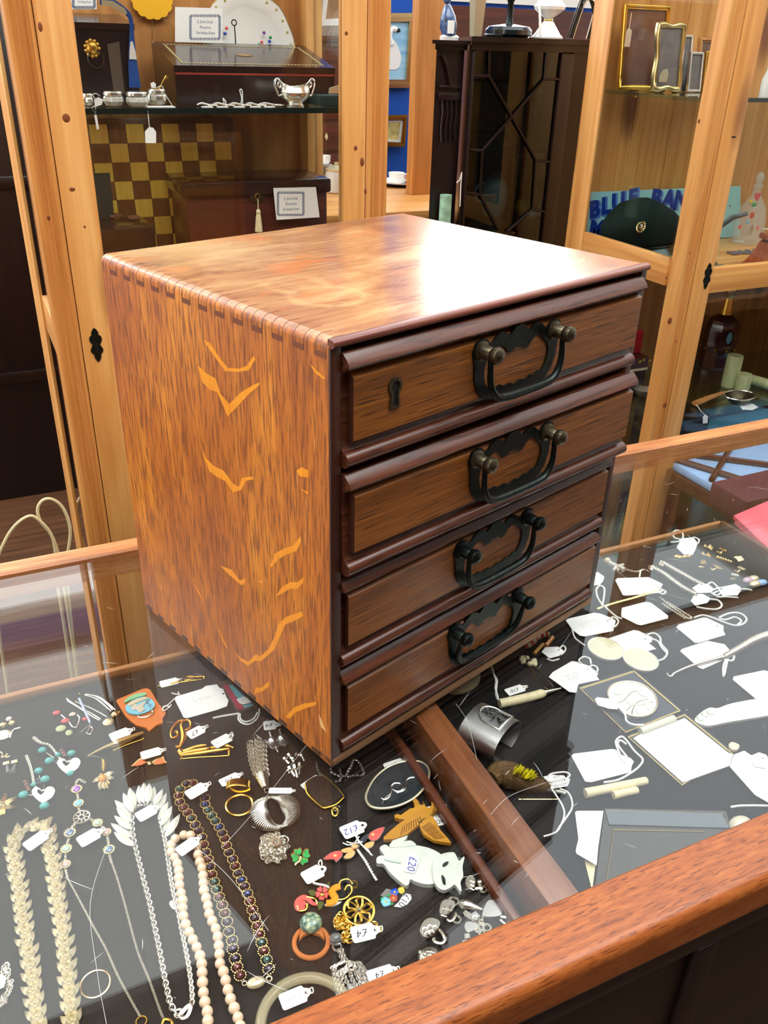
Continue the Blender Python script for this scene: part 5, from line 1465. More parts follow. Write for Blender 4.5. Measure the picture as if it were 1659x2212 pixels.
part(r, 'ball', mb, M['silverd'])

# items at the front rail and the lower left
price_tag('white tag leaning on the clear glass bangle by the front rail', 'd2', (107, 830), (148, 924), (308, 802), h=.008, scrib=1)
bg = NT('clear_bangle'); bb = bg.bsdf(Base_Color=L((250, 236, 190)), Roughness=.05, Alpha=.22); bb.inputs['Coat Weight'].default_value = 1.0
r = thing('glass_bangle', 'clear yellow tinted bangle at the bottom edge of the photo', 'bangle', tk('d2', 270, 1000))
part(r, 'bangle', MB().torus(tk('d2', 285, 985, .0045), .0335, .0042, 48, 12), bg.mat)
r = rootat('hoop_earring', 'large thin gold hoop lying flat among the necklaces', 'earring', 'c7', 712, 1332)
part(r, 'hoop', MB().torus(tk('c7', 712, 1332, .0012), (tk('c7', 820, 1332) - tk('c7', 603, 1332)).length / 2, .00085, 56, 8), M['goldp'])
r = rootat('loose_chain', 'fine tangled silver chain with a white tag at the left edge', 'chain', 'c7', 30, 1330)
mb = MB()
for path in ([(45, 1190), (25, 1230), (60, 1260), (40, 1330), (85, 1330), (60, 1400), (30, 1450), (5, 1490)], [(55, 1195), (60, 1250), (20, 1240), (55, 1300)], [(80, 1320), (55, 1350), (70, 1380), (20, 1440), (40, 1470), (0, 1480)]): chain(mb, cr(tks('c7', path, .0016), 8), .0017, .0005, .0026)
part(r, 'chain', mb, M['silverd'])
card_tag('white tag lying on the tangled chain at the left edge', 'c7', [(-40, 1260), (20, 1262), (48, 1290), (30, 1360), (-40, 1385)], h=.005, scrib=1)
# ---------------------------------------------------------------- right tray
r = rootat('cuff_bracelet', 'wide pewter cuff bracelet with an embossed panel', 'bracelet', 'd3', 570, 1000)
# open cylinder lying on its gap: axis runs front-right; gap at the bottom
c0 = tk('d3', 395, 940, .0195); c1 = tk('d3', 690, 1095, .0195)
axd = (c1 - c0); axd.z = 0
F = frame((c0 + c1) / 2, axd); hw = .0215
def cuff(rx, rz, thk):
    m = MB(); n = 44; vs = []; fs = []
    for i in range(n + 1):
        a = R_(-90 + 24 + (360 - 48) * i / n)
        for xx, rr in ((-hw, 0), (hw, 0), (hw, -thk), (-hw, -thk)):
            vs.append((xx, (rx + rr) * math.cos(a), (rz + rr) * math.sin(a)))
    for i in range(n):
        for j in range(4): fs.append((4 * i + j, 4 * i + (j + 1) % 4, 4 * i + 4 + (j + 1) % 4, 4 * i + 4 + j))
    fs += [(0, 1, 2, 3), (4 * n + 3, 4 * n + 2, 4 * n + 1, 4 * n)]
    return m.add(vs, fs, 0, F)
part(r, 'band', cuff(.0275, .0190, .0016), M['steel'])
pm = MB()
def cpt(x, a, o): return F @ Vector((x, (.0275 + o) * math.cos(R_(a)), (.0190 + o) * math.sin(R_(a))))
bd = [(.015, 46), (.008, 46), (.001, 46), (-.006, 48), (-.011, 56), (-.014, 68), (-.015, 78), (-.014, 88), (-.011, 100), (-.006, 108), (.001, 110), (.008, 110), (.015, 110), (.015, 100), (.015, 90), (.015, 80), (.015, 70), (.015, 58)]
q = [cpt(x, a, .0007) for x, a in bd]
pm.tube(q, .0009, 6, True)
part(r, 'panel_border', pm, M['silver'])
rs = random.Random(4); pm = MB()
for i in range(20):
    x, a = rs.uniform(-.010, .012), rs.uniform(55, 102); p = [(x, a)]
    for j in range(4): x += rs.uniform(-.004, .004); a += rs.uniform(-9, 9); x = max(-.011, min(.0125, x)); a = max(52, min(105, a)); p.append((x, a))
    pm.tube(cr([cpt(x, a, .0005) for x, a in p], 4), .0007, 5)
part(r, 'embossed_figure', pm, plain('dark_pewter', (70, 72, 74), .4, .9))
r = rootat('string', 'twisted white string running up from the pewter cuff', 'string', 'd3', 600, 530)
wire(r, 'strand', 'd3', [(555, 370), (580, 440), (615, 500), (610, 570), (605, 640), (625, 700)], .0011, M['string'], .008)
wire(r, 'strand', 'd3', [(565, 370), (585, 450), (605, 520), (598, 580), (615, 640), (630, 700)], .0010, M['string'], .009)

r = rootat('bone_awl', 'pale bone handled tool with a steel point', 'tool', 'd3', 900, 690)
p = cr(tks('d3', [(640, 740), (800, 705), (950, 670), (1050, 642), (1095, 628)], .0055), 5)
part(r, 'handle', MB().tube(p, [.0052 if i < len(p) - 4 else .0052 - .0006 * (i - len(p) + 5) for i in range(len(p))], 14), M['ivory'])
part(r, 'point', MB().tube(tks('d3', [(1090, 630), (1170, 608), (1255, 585)], .0050), [.0030, .0020, .0008], 10), M['silverd'])
part(r, 'ferrule', MB().tube(tks('d3', [(1082, 632), (1100, 627)], .0052), .0036, 12), M['steel'])
price_tag('small white tag above the bone handled tool, written £10', 'd3', (680, 600), (742, 662), (905, 568), '£10', h=.004, ink='inkb', size=.62)

r = rootat('hair_pins', 'pair of pale flower hair pins on thin wires', 'hair pin', 'd3', 1000, 420)
rs = random.Random(8)
for fx, fy in ((885, 300), (965, 330)):
    mb = MB()
    for i in range(9): mb.ell(tk('d3', fx + rs.uniform(-32, 32), fy + rs.uniform(-28, 28), .0035), (rs.uniform(.0022, .0034),) * 3, 8, 6)
    part(r, 'flower', mb, M['ivory'])
mb = MB()
for p in ([(900, 330), (1000, 430), (1100, 520), (1160, 565)], [(950, 350), (1000, 480), (1060, 560), (1120, 590)], [(970, 350), (1080, 450), (1180, 560)], [(880, 340), (960, 400), (1090, 540)]): mb.tube(cr(tks('d3', p, .001), 5), .0004, 5)
part(r, 'wires', mb, M['goldd'])

r = rootat('fishing_lure', 'red and white twisted lure by the chest edge', 'lure', 'd3', 980, 110)
p = cr(tks('d3', [(890, 165), (960, 140), (1010, 85), (1080, 50), (1140, 50)], .003), 5)
mb = MB().tube(p, .0032, 9); mb.m = [(i // 9 // 2) % 2 for i in range(len(mb.f))]
part(r, 'body', mb, [M['red'], M['ivory']])
wire(r, 'tip', 'd3', [(1100, 160), (1135, 120), (1170, 75)], .0026, M['orange'], .003)
wire(r, 'quill', 'd3', [(985, 240), (1030, 190), (1075, 145)], .0022, plain('amber_quill', (214, 160, 70), .3), .003)
card_tag('small white tag with a loop beside the red and white lure', 'd3', [(1058, 225), (1095, 178), (1225, 172), (1280, 215), (1255, 258), (1140, 288)], scrib=2, h=.004, hole=(1230, 205), string=[[(1230, 205), (1270, 160), (1300, 190), (1275, 235), (1245, 250)], [(1115, 290), (1165, 310), (1235, 292)]], strr=.0010, ink='ink')

r = rootat('bone_disc', 'pale bone disc half under the front of the chest', 'disc', 'px', 1003, 1478)
part(r, 'disc', MB().plate(cr(tks('px', [(968, 1497), (985, 1466), (1022, 1450), (1037, 1462), (1030, 1482), (1000, 1499)], .0005), 4, True), .003), M['ivory'])

# grouse-foot brooch
M['fur'] = plain('brown_fur', (96, 74, 48), .9, spec=.1, var=.35, vs=500)
r = rootat('fur_brooch', 'brown furry foot brooch with a yellow feather tuft', 'brooch', 'd3', 830, 1480)
bc = cr(tks('d3', [(560, 1490), (640, 1440), (760, 1460), (900, 1510), (1020, 1550), (1130, 1555)], .007), 6)
n_ = len(bc)
part(r, 'body', MB().tube(bc, [.0135 * max(.12, math.sin(PI * (.22 + .76 * i / (n_ - 1)))) for i in range(n_)], 14), M['fur'])
rs = random.Random(6); mb = MB()
for i in range(1300):
    t = rs.random() * .96; kx = int(t * (n_ - 1)); p = bc[kx]; rad = .0135 * max(.12, math.sin(PI * (.22 + .76 * t))); a = rs.uniform(-.5, PI + .5)
    d = (bc[min(kx + 1, n_ - 1)] - bc[max(kx - 1, 0)]).normalized(); side = d.cross(Vector((0, 0, 1))).normalized()
    nrm = side * math.cos(a) + Vector((0, 0, 1)) * math.sin(a); s0 = p + nrm * rad * .95
    e = s0 + d * rs.uniform(.004, .010) + nrm * rs.uniform(.0008, .0042) + side * rs.uniform(-.001, .001); w = d.cross(nrm) * .00022
    mb.add([s0 - w, s0 + w, e], [(0, 1, 2)], 0 if rs.random() < .7 else 1)
part(r, 'fur', mb, [M['fur'], plain('tawny_fur', (150, 118, 74), .9, spec=.1)], kind='stuff')
mb = MB()
for i in range(70):
    x = rs.uniform(790, 990); y0 = 1350 + (x - 790) * .38 + rs.uniform(-25, 35); h = rs.uniform(.018, .023)
    leafm(mb, tk('d3', x - 20, y0 + 60, h - .003), tk('d3', x + rs.uniform(10, 45), y0 + 25 - rs.uniform(0, 45) + (x - 790) * .1, h + .004), .0032, .0002, 0, .1, n=3)
part(r, 'feather_tuft', mb, plain('yellow_feather', (226, 214, 26), .7), 'bright yellow feather tuft', kind='stuff')
wire(r, 'claw', 'd3', [(1080, 1590), (1180, 1600), (1300, 1630)], .0018, M['mop'], .002)
wire(r, 'pin', 'd3', [(830, 1690), (1020, 1690), (1240, 1690)], .0006, M['goldp'], .001)
wire(r, 'catch', 'd3', [(870, 1690), (862, 1630), (960, 1620), (1080, 1610)], .0006, M['goldp'], .0015)
card_tag('white tag on the furry brooch with hand written capitals and a very long string', 'd3', [(1075, 1468), (1160, 1450), (1280, 1455), (1300, 1478), (1342, 1490), (1335, 1525), (1318, 1560), (1160, 1588), (1140, 1540)], h=.007, hole=(1290, 1500), lines=['GROUSE', 'BROOCH', '£20'], sdir=((1320, 1500), (1150, 1545)), ink='inkb', lsize=.0046,
         string=[[(1290, 1500), (1340, 1450), (1300, 1420), (1210, 1425), (1150, 1440), (1120, 1470)], [(1150, 1570), (1210, 1660), (1270, 1760), (1285, 1850), (1250, 1950), (1210, 2010), (1150, 2040, -.003), (1080, 2060, -.004)], [(1240, 1585), (1320, 1620), (1360, 1700), (1360, 1780), (1300, 1880), (1240, 1960), (1200, 2020, -.002), (1120, 2050, -.004)]], strr=.0009)

# tags on the right
card_tag('white tag by the front right corner of the chest, lines of faint writing', 'd4', [(80, 797), (95, 785), (300, 738), (350, 745), (440, 780), (470, 800), (450, 880), (230, 922), (190, 916), (130, 870)], scrib=4, h=.004, hole=(402, 800), sdir=((150, 880), (440, 800)), ink='inkb', string=[[(402, 800), (450, 770), (490, 800), (470, 840), (440, 850)], [(130, 870), (150, 930), (190, 965), (228, 992)]], strr=.0011)
card_tag('blank white tag turned over behind the gold stick pin', 'd4', [(512, 740), (518, 700), (700, 653), (745, 660), (880, 762), (876, 782), (670, 835), (640, 830), (514, 768)], h=.004, string=[[(375, 680), (430, 730), (480, 770), (520, 782)], [(375, 690), (330, 620), (318, 560), (345, 525), (380, 545), (378, 610), (365, 680)]], strr=.0013)
card_tag('upper blank white tag with a knotted end above the gold stick', 'd4', [(466, 485), (480, 468), (725, 460), (790, 490), (838, 515), (820, 545), (805, 582), (550, 604), (525, 600)], h=.004, hole=(780, 518), string=[[(780, 518), (830, 555), (860, 572), (840, 590), (812, 578), (838, 562)], [(655, 460), (660, 425), (665, 405)]], strr=.0013)
card_tag('blank white tag beside a folded loop of white string', 'd4', [(943, 852), (960, 830), (1150, 776), (1180, 778), (1312, 840), (1310, 880), (1326, 910), (1115, 972), (1085, 970)], h=.004, hole=(1262, 840), string=[[(1080, 775), (1150, 755), (1230, 775), (1290, 800), (1400, 835), (1470, 820), (1490, 780), (1440, 740), (1360, 740), (1280, 775), (1330, 790), (1400, 770), (1450, 800), (1420, 830)]], strr=.0012)
card_tag('white tag lying behind the two pale round counters', 'd4', [(400, 948), (415, 938), (610, 873), (650, 880), (755, 930), (752, 965), (728, 975), (785, 1020), (660, 1052), (540, 1040)], h=.002, hole=(700, 943), string=[[(710, 910), (770, 895), (815, 930), (825, 980), (872, 1040), (850, 1090), (800, 1110), (720, 1115), (600, 1155)], [(755, 940), (800, 960), (830, 1010), (868, 1050)]], strr=.0012)
for x, y, lab in ((388, 1030, 'pale mottled round counter on its own'), (662, 1116, 'pale mottled round counter with string across it')):
    r = rootat('round_counter', lab, 'counter', 'd4', x, y, 'pale round counters')
    pts = [(x + 138 * math.cos(R_(a)) + 14 * math.sin(R_(a)), y + 84 * math.sin(R_(a)) + 22 * math.cos(R_(a))) for a in range(0, 360, 12)]
    q = tks('d4', pts, .0035); part(r, 'disc', MB().plate(q, .0028), plain('mottled_shell', (206, 202, 170), .25, coat=.4, var=.12, vs=260))
    part(r, 'edge', MB().tube([p + Vector((0, 0, .0028)) for p in q], .0007, 6, True), M['mop'])
card_tag('white tag under the handle of the silver crochet hook', 'd4', [(973, 1038), (985, 1022), (1185, 957), (1320, 985), (1358, 1030), (1300, 1110), (1150, 1178), (1112, 1162)], h=.002, string=[[(1290, 1060), (1320, 1095), (1380, 1110), (1395, 1060), (1360, 1040), (1330, 1100), (1310, 1160), (1312, 1235)], [(1345, 1095), (1330, 1160), (1318, 1220)]], strr=.0013)
r = rootat('crochet_hook', 'long silver crochet hook with a twisted handle', 'crochet hook', 'd4', 1250, 1120)
p = cr(tks('d4', [(872, 1208), (880, 1225), (905, 1232), (935, 1205), (1050, 1155), (1200, 1110), (1320, 1080)], .005), 6); part(r, 'shaft', MB().tube(p, [.0008 + .0016 * i / len(p) for i in range(len(p))], 9), M['silver'])
p = resample(cr(tks('d4', [(1320, 1080), (1450, 1010), (1560, 950), (1700, 900)], .006), 6), .0016); part(r, 'handle', MB().tube(p, [.0030 + .0012 * (i % 2) + .002 * min(1, i / 40) for i in range(len(p))], 10), M['silverd'])
card_tag('wide white tag covered in blue writing beside the card frame', 'd5', [(18, 218), (48, 182), (190, 100), (225, 104), (320, 135), (388, 190), (378, 215), (397, 238), (240, 272), (224, 335), (172, 330)], scrib=4, h=.005, hole=(312, 160), ink='ink', sdir=((110, 260), (330, 190)), string=[[(260, 115), (245, 90), (280, 65), (325, 80), (335, 120)], [(312, 160), (340, 130), (375, 140), (385, 165), (372, 180)]], strr=.0011)
card_tag('white tag cut by the right edge of the photo', 'd5', [(1395, 238), (1402, 215), (1630, 168), (1720, 195), (1760, 340), (1600, 385), (1565, 380)], h=.004)
card_tag('white tag with two lines of small capitals above the bone needle case', 'd5', [(188, 808), (202, 793), (490, 757), (520, 762), (560, 800), (630, 825), (655, 852), (640, 880), (632, 930), (335, 1005), (290, 1000)], scrib=3, h=.004, hole=(580, 858), ink='inkb', sdir=((300, 960), (600, 900)), string=[[(580, 858), (540, 770), (520, 700), (560, 662), (600, 690), (660, 770), (720, 830), (700, 880), (640, 930), (540, 985), (430, 1005)], [(605, 815), (560, 760), (535, 715), (555, 690), (600, 720)]], strr=.0011)

# open case with gold edges
M['navy'] = plain('slate_blue_lining', (50, 56, 66), .6)
r = rootat('pocket_case', 'open pocket card case with beaded gold edges', 'case', 'd5', 800, 600)
A = [(250, 300), (655, 172), (1000, 470), (595, 632)]; B = [(612, 665), (1035, 500), (1392, 790), (1015, 1025)]
for nm, P4 in (('case_half', A), ('case_half', B)):
    e = flat(r, nm, 'd5', P4, .0026, M['navy'], .0)
    q = tks('d5', P4, .0030); mb = MB()
    for i in range(4):
        a, b = q[i], q[(i + 1) % 4]; ln = (b - a).length; m_ = int(ln / .0016)
        for j in range(m_): mb.ell(a.lerp(b, j / m_), .00085, 6, 4)
        mb.tube([a.lerp((sum(q, Vector()) / 4), .04), b.lerp((sum(q, Vector()) / 4), .04)], .0005, 5)
    part(e, 'beaded_edge', mb, M['goldp'])
flat(r, 'paper_pad', 'd5', [(650, 680), (700, 650), (1035, 530), (1360, 790), (1395, 800), (1370, 885), (1020, 1010)], .0012, M['paper'], .0032, label='white paper page')
F = frame(tk('d5', 1010, 770, .00455), tk('d5', 1100, 730) - tk('d5', 920, 790)); mb = MB(); rs = random.Random(3)
for i in range(4): scribble(mb, F, -.014 + .003 * i, .013, .0075 - .0048 * i, .0008, rs, .0004)
part(r, 'printed_lines', mb, plain('pale_gold_print', (170, 160, 110), .5))
p = tks('d5', [(705, 625), (830, 575), (955, 528)], .0055); part(r, 'pencil', MB().tube(p, .0042, 12), plain('pearl_grey_pencil', (206, 204, 186), .3))
r = rootat('shell_badge', 'round carved pearl badge lying in the open card case', 'badge', 'd5', 640, 400)
q = cr(tks('d5', [(455, 360), (490, 295), (580, 268), (690, 280), (790, 340), (825, 430), (790, 500), (700, 528), (600, 510), (500, 440)], .0035), 4, True)
part(r, 'disc', MB().plate(q, .0032), M['mop']); mb = MB().tube([p_ + Vector((0, 0, .0034)) for p_ in q], .0010, 6, True)
part(r, 'rim', mb, M['cream'])
for pts in ([(500, 330), (540, 300), (600, 300), (570, 345), (520, 350)], [(590, 380), (630, 360), (660, 385), (640, 420), (610, 415)], [(670, 455), (730, 460), (750, 500), (700, 510)], [(660, 300), (740, 330), (760, 370), (700, 350)], [(730, 400), (790, 420), (770, 470)]): flat(r, 'carving', 'd5', pts, .0006, M['silverd'], .0066, 2)
mb = MB()
for pp in ([(500, 420), (580, 390), (640, 330), (720, 310)], [(600, 470), (640, 430), (720, 420), (800, 400)], [(640, 510), (650, 450), (690, 400), (760, 380)]): mb.tube(cr(tks('d5', pp, .0070), 5), .0006, 5)
part(r, 'carved_lines', mb, M['silverd'])
card_tag('small white tag lying across the carved pearl badge', 'd5', [(362, 385), (380, 370), (470, 380), (520, 400), (555, 430), (530, 460), (470, 455), (385, 428)], h=.008, scrib=1, string=[[(545, 445), (590, 500), (600, 545), (650, 572), (730, 575)]], strr=.0012)
r = rootat('paper_knife', 'white carved paper knife pointing at the right edge', 'paper knife', 'd5', 1450, 480)
flat(r, 'blade', 'd5', [(1105, 555), (1150, 500), (1220, 460), (1280, 465), (1400, 425), (1700, 385), (1700, 500), (1500, 545), (1350, 570), (1230, 595), (1170, 590)], .003, M['mop'], .001, 3)
for x, y in ((1150, 530), (1185, 500), (1225, 485)): blob(r, 'carved_knob', 'd5', x, y, (.0036, .0040, .0024), M['mop'], .004)
card_tag('white card with a punched hole overlapping the open case', 'd5', [(1520, 812), (1590, 782), (1645, 800), (1672, 850), (1640, 900), (1560, 890)], h=.0062, hole=(1620, 828))
card_tag('largest white card sheet at the right edge below the paper knife', 'd5', [(1372, 888), (1400, 800), (1480, 770), (1530, 802), (1720, 860), (1720, 1190), (1560, 1100)], h=.0050, name='paper_card', cat='card')
flatr = rootat('bone_pencil', 'small bone stub beside the white cards', 'stub', 'd5', 1400, 750)
flat(flatr, 'stub', 'd5', [(1360, 740), (1385, 718), (1440, 740), (1425, 775), (1380, 770)], .003, M['ivory'], .0034, 2)
r = rootat('needle_case', 'long bone needle case lying above its cap', 'needle case', 'd5', 520, 1040)
p0, p1 = tk('d5', 292, 1088, .0048), tk('d5', 752, 992, .0048); F = frame(p0, p1 - p0); Rm = Matrix(((0, 0, 1, 0), (1, 0, 0, 0), (0, 1, 0, 0), (0, 0, 0, 1))); Ln = (p1 - p0).length
part(r, 'tube', MB().lathe([(0, 0), (.0044, 0), (.0048, .0006), (.0048, Ln * .14), (.0044, Ln * .145), (.0044, Ln * .15), (.0046, Ln * .16), (.0040, Ln * .98), (.0034, Ln), (0, Ln)], 20, 0, F @ Rm), M['ivory'])
r = rootat('bone_ferrule', 'short bone cap lying against the needle case', 'cap', 'd5', 590, 1090)
p0, p1 = tk('d5', 502, 1102, .0042), tk('d5', 682, 1062, .0042); F = frame(p0, p1 - p0); Ln = (p1 - p0).length
part(r, 'cap', MB().lathe([(0, 0), (.0038, 0), (.0042, .0008), (.0042, Ln * .2), (.0038, Ln * .22), (.0038, Ln * .95), (.0032, Ln), (0, Ln)], 18, 0, F @ Rm), M['ivory'])
# folded white card wedge and a glass photo frame lying flat
r = rootat('folded_card', 'narrow folded white card standing by the front rail', 'card', 'd5', 320, 1500)
flat(r, 'upper_leaf', 'd5', [(215, 1232), (230, 1222), (427, 1222), (390, 1480), (262, 1440), (240, 1430)], .0008, M['paper'], .004)
flat(r, 'flap', 'd5', [(240, 1430), (262, 1432), (390, 1470), (376, 1628), (225, 1540), (220, 1515)], .0006, M['paper'], .0062)
flat(r, 'lower_leaf', 'd5', [(285, 1590), (368, 1625), (342, 1815)], .0008, M['ivory'], .001)
M['frglass'] = plain('grey_glass_mount', (58, 58, 52), .3)
r = rootat('photo_plate', 'flat glass photo frame with a fine gold line by the front rail', 'frame', 'd5', 880, 1450)
flat(r, 'mount', 'd5', [(435, 1215), (1340, 1235), (1370, 1350), (900, 1830), (360, 1830)], .003, M['frglass'], .0)
mb = MB()
for a, b in (((445, 1212), (1325, 1240)), ((505, 1358), (440, 1780)), ((505, 1358), (1180, 1372)), ((1325, 1240), (1340, 1262))): mb.tube(tks('d5', [a, b], .0034), .0006, 5)
part(r, 'gold_line', mb, M['goldp'])
flat(r, 'glass_bevel', 'd5', [(440, 1218), (1315, 1244), (1368, 1352), (470, 1325)], .0012, plain('blue_grey_bevel', (84, 92, 98), .2, coat=.2), .0030)
r = rootat('string', 'straight white string end near the right edge', 'string', 'd5', 1500, 1180)
wire(r, 'strand', 'd5', [(1380, 1190), (1450, 1180), (1560, 1178), (1680, 1180)], .0011, M['string'], .001)
r = rootat('stone_cabochon', 'rounded pale stone by the front rail at the right', 'stone', 'd5', 1450, 1310)
part(r, 'stone', MB().ell(tk('d5', 1450, 1315, .003), (.012, .008, .006), 14, 8), plain('grey_agate', (196, 190, 170), .2, coat=.5))

# silver, gold and trinkets at the back right
r = rootat('stick_pin', 'plain gold stick under two white tags', 'stick pin', 'd4', 560, 640)
wire(r, 'stick', 'd4', [(320, 712), (450, 668), (620, 622), (770, 575), (800, 565)], .0026, M['goldp'], .003)
r = rootat('fine_bracelet', 'very fine silver chain bracelet folded in two', 'bracelet', 'd4', 950, 710)
mb = MB()
for p in ([(820, 620), (870, 665), (940, 715), (1000, 760), (1040, 785)], [(840, 670), (880, 700), (950, 745), (1010, 780), (1060, 775), (1000, 735), (930, 690), (860, 650)]): chain(mb, cr(tks('d4', p, .001), 6), .0017, .0005, .0026)
part(r, 'chain', mb, M['silverd'])
r = rootat('rope_bracelet', 'pair of thick silver rope chains side by side', 'bracelet', 'd4', 950, 480)
mb = MB()
for p in ([(770, 395), (850, 440), (930, 500), (1010, 555), (1090, 595)], [(850, 360), (930, 405), (1010, 450), (1080, 490), (1150, 525)]):
    q = resample(cr(tks('d4', p, .004), 8), .0030)
    for i, w in enumerate(q):
        d = q[min(i + 1, len(q) - 1)] - q[max(i - 1, 0)]; Fm = frame(w, d); mb.torus((0, 0, 0), .0042, .0013, 10, 6, 0, Fm @ Matrix.Rotation(R_(52), 4, 'Z') @ Matrix.Rotation(R_(60), 4, 'Y'))
        mb.torus((0, 0, 0), .0030, .0012, 9, 5, 0, Fm @ Matrix.Rotation(R_(-52), 4, 'Z') @ Matrix.Rotation(R_(60), 4, 'Y'))
part(r, 'rope_chain', mb, M['silverd'])
for a, b in (((720, 382), (790, 400)), ((805, 345), (870, 372))): part(r, 'cap', leafm(MB(), tk('d4', *a, .004), tk('d4', *b, .004), .010, .004, 0, .3), M['silverd'])
card_tag('left white tag of the three at the end of the rope chains', 'd4', [(1056, 645), (1085, 590), (1150, 592), (1210, 625), (1185, 660), (1090, 682)], h=.004, string=[[(1210, 630), (1270, 640), (1298, 680), (1260, 708), (1180, 705), (1100, 690)]], strr=.0013)
card_tag('middle white tag of the three at the end of the rope chains', 'd4', [(1066, 545), (1120, 510), (1185, 512), (1230, 545), (1215, 580), (1110, 582)], h=.006, string=[[(1190, 515), (1220, 498), (1260, 530), (1290, 580), (1250, 600), (1215, 570), (1260, 545), (1300, 540)]], strr=.0012)
card_tag('right white tag of the three at the end of the rope chains', 'd4', [(1305, 535), (1405, 514), (1440, 535), (1450, 560), (1420, 602), (1300, 605), (1295, 580)], h=.004, hole=(1422, 555), string=[[(1422, 555), (1480, 550), (1535, 560)], [(1300, 560), (1240, 580), (1260, 610), (1340, 612), (1425, 618)]], strr=.0012)
card_tag('white tag with a big string loop above the gold cluster earrings', 'd4', [(945, 228), (985, 158), (1075, 150), (1110, 195), (1090, 250), (1070, 285), (1000, 282)], h=.006, hole=(1050, 168), string=[[(985, 165), (930, 150), (915, 115), (945, 92), (985, 105), (995, 150), (960, 180), (900, 185)], [(1050, 168), (1080, 148), (1120, 165), (1112, 195)]], strr=.0012)
r = rootat('gold_earrings', 'small gold cluster earrings under the looped tag', 'earrings', 'd4', 1000, 295)
for x, y in ((945, 298), (970, 305), (1010, 300), (1045, 295)): blob(r, 'cluster', 'd4', x, y, (.0046, .0034, .003), M['gold'])
rs = random.Random(21)
gold_bits = [(1205, 230, .007, 'goldp', 'bx'), (1310, 250, .007, 'gold', 'bx'), (1190, 290, .0055, 'gold', 'bx'), (1150, 355, .007, 'gold', 'ro'), (1265, 385, .0085, 'goldp', 'bx'), (1435, 320, .0075, 'cream', 'bx'), (1450, 395, .0065, 'cream', 'bx'), (1400, 445, .0065, 'mop', 'bx')]
where = ['nearest the looped tag', 'behind the others at the back', 'small and square on its side', 'round faced and leftmost', 'long pale oval one in front', 'pale square one to the right', 'pale pointed one at the right', 'white square one in front of the rest']
for (x, y, s, m, t), w in zip(gold_bits, where):
    r = rootat('cufflink', 'gold cufflink in the loose heap, %s' % w, 'cufflink', 'd4', x, y, 'loose gold cufflinks')
    p = tk('d4', x, y, .004); q = Matrix.Translation(p) @ Matrix.Rotation(rs.uniform(0, 3), 4, 'Z') @ Matrix.Rotation(rs.uniform(.2, .7), 4, 'X')
    if t == 'bx': part(r, 'face', MB().box(-s * .75, s * .75, -s * .55, s * .55, 0, .0022, .0006, M=q), M[m])
    else: part(r, 'face', MB().lathe([(0, 0), (s * .8, 0), (s * .8, .002), (s * .5, .0034), (0, .0036)], 16, 0, q), M[m])
    part(r, 'bar', MB().tube([q @ Vector((0, 0, 0)), q @ Vector((.001, .004, -.004)), q @ Vector((.004, .006, -.004))], .0011, 7).box(-.002, .006, .005, .008, -.006, -.003, .0006, M=q), M['goldp'])
    if t == 'ro': part(r, 'stud', MB().torus(q @ Vector((0, 0, .0036)), .0026, .0008, 12, 6), M['goldp'])
r = rootat('tie_bar', 'short twisted gold bar among the cufflinks', 'bar', 'd4', 1320, 325)
p = resample(tks('d4', [(1255, 300), (1385, 345)], .003), .0018); part(r, 'bar', MB().tube(p, [.0018 + .0010 * (i % 2) for i in range(len(p))], 8), M['goldp'])
r = rootat('opal_brooch', 'silver brooch with pink and blue opal stones', 'brooch', 'd4', 1560, 500)
for x, y, m in ((1505, 480, 'r'), (1545, 470, 's'), (1560, 510, 's'), (1610, 500, 'b')): blob(r, 'stone', 'd4', x, y, (.009, .006, .004), {'r': plain('pink_opal', (176, 150, 170), .12, coat=1), 's': M['cream'], 'b': plain('blue_opal', (130, 170, 216), .1, coat=1)}[m])
r = rootat('doll_charm', 'pale figure charm on a fine chain near the back of the tray', 'charm', 'd4', 460, 370)
blob(r, 'head', 'd4', 405, 330, .0045, M['ivory']); wire(r, 'arms', 'd4', [(450, 405), (480, 375), (530, 360)], .0020, M['mop'], .003); wire(r, 'body', 'd4', [(415, 340), (450, 360), (500, 380), (540, 400)], .0034, M['mop'], .003); wire(r, 'leg', 'd4', [(480, 385), (490, 412)], .0018, M['mop'], .002)
mb = MB(); chain(mb, cr(tks('d4', [(540, 395), (590, 410), (640, 415), (690, 400), (740, 420)], .0015), 6), .0016, .0005, .0024); part(r, 'chain', mb, M['silverd'])
card_tag('white tag half hidden behind the right edge of the chest', 'd4', [(270, 430), (330, 420), (380, 455), (372, 490), (345, 520), (270, 525)], h=.004)
# beyond the trays, and on a low bench behind the counter
LZ = -.2495
def LT(px, py, h=0): return PZ(px, py, LZ + h)
r = thing('bench', 'low brown bench between the counter and the right cabinet', 'bench', (1.6, .64, FZ))
part(r, 'bench_top', MB().box(1.13, 2.0, .50, .785, LZ - .03, LZ - .0004, .003), M['mahogx'])
for x in (1.16, 1.96):
    for y in (.53, .76): part(r, 'leg', MB().box(x - .02, x + .02, y - .02, y + .02, FZ, LZ - .03), M['mahogx'])
r = thing('pink_cloth', 'folded pink cloth lying beyond the tray at the right', 'cloth', LT(1650, 1150)); M['pink'] = plain('pink_cotton', (236, 96, 112), .8, var=.12, vs=40)
q = [PZ(a, b, -.06) for a, b in ((1572, 1138), (1700, 1082), (1760, 1200), (1740, 1290), (1640, 1205))]
part(r, 'fold', MB().plate([p + Vector((.012, .0, .003)) for p in q], .006), M['pink'])
part(r, 'fold', MB().plate([p + Vector((.012, .004, .0095)) for p in q], .006), M['pink'])
p = LT(1600, 1085); r = thing('purple_parcel', 'dark red parcel on the low bench behind the counter', 'parcel', p)
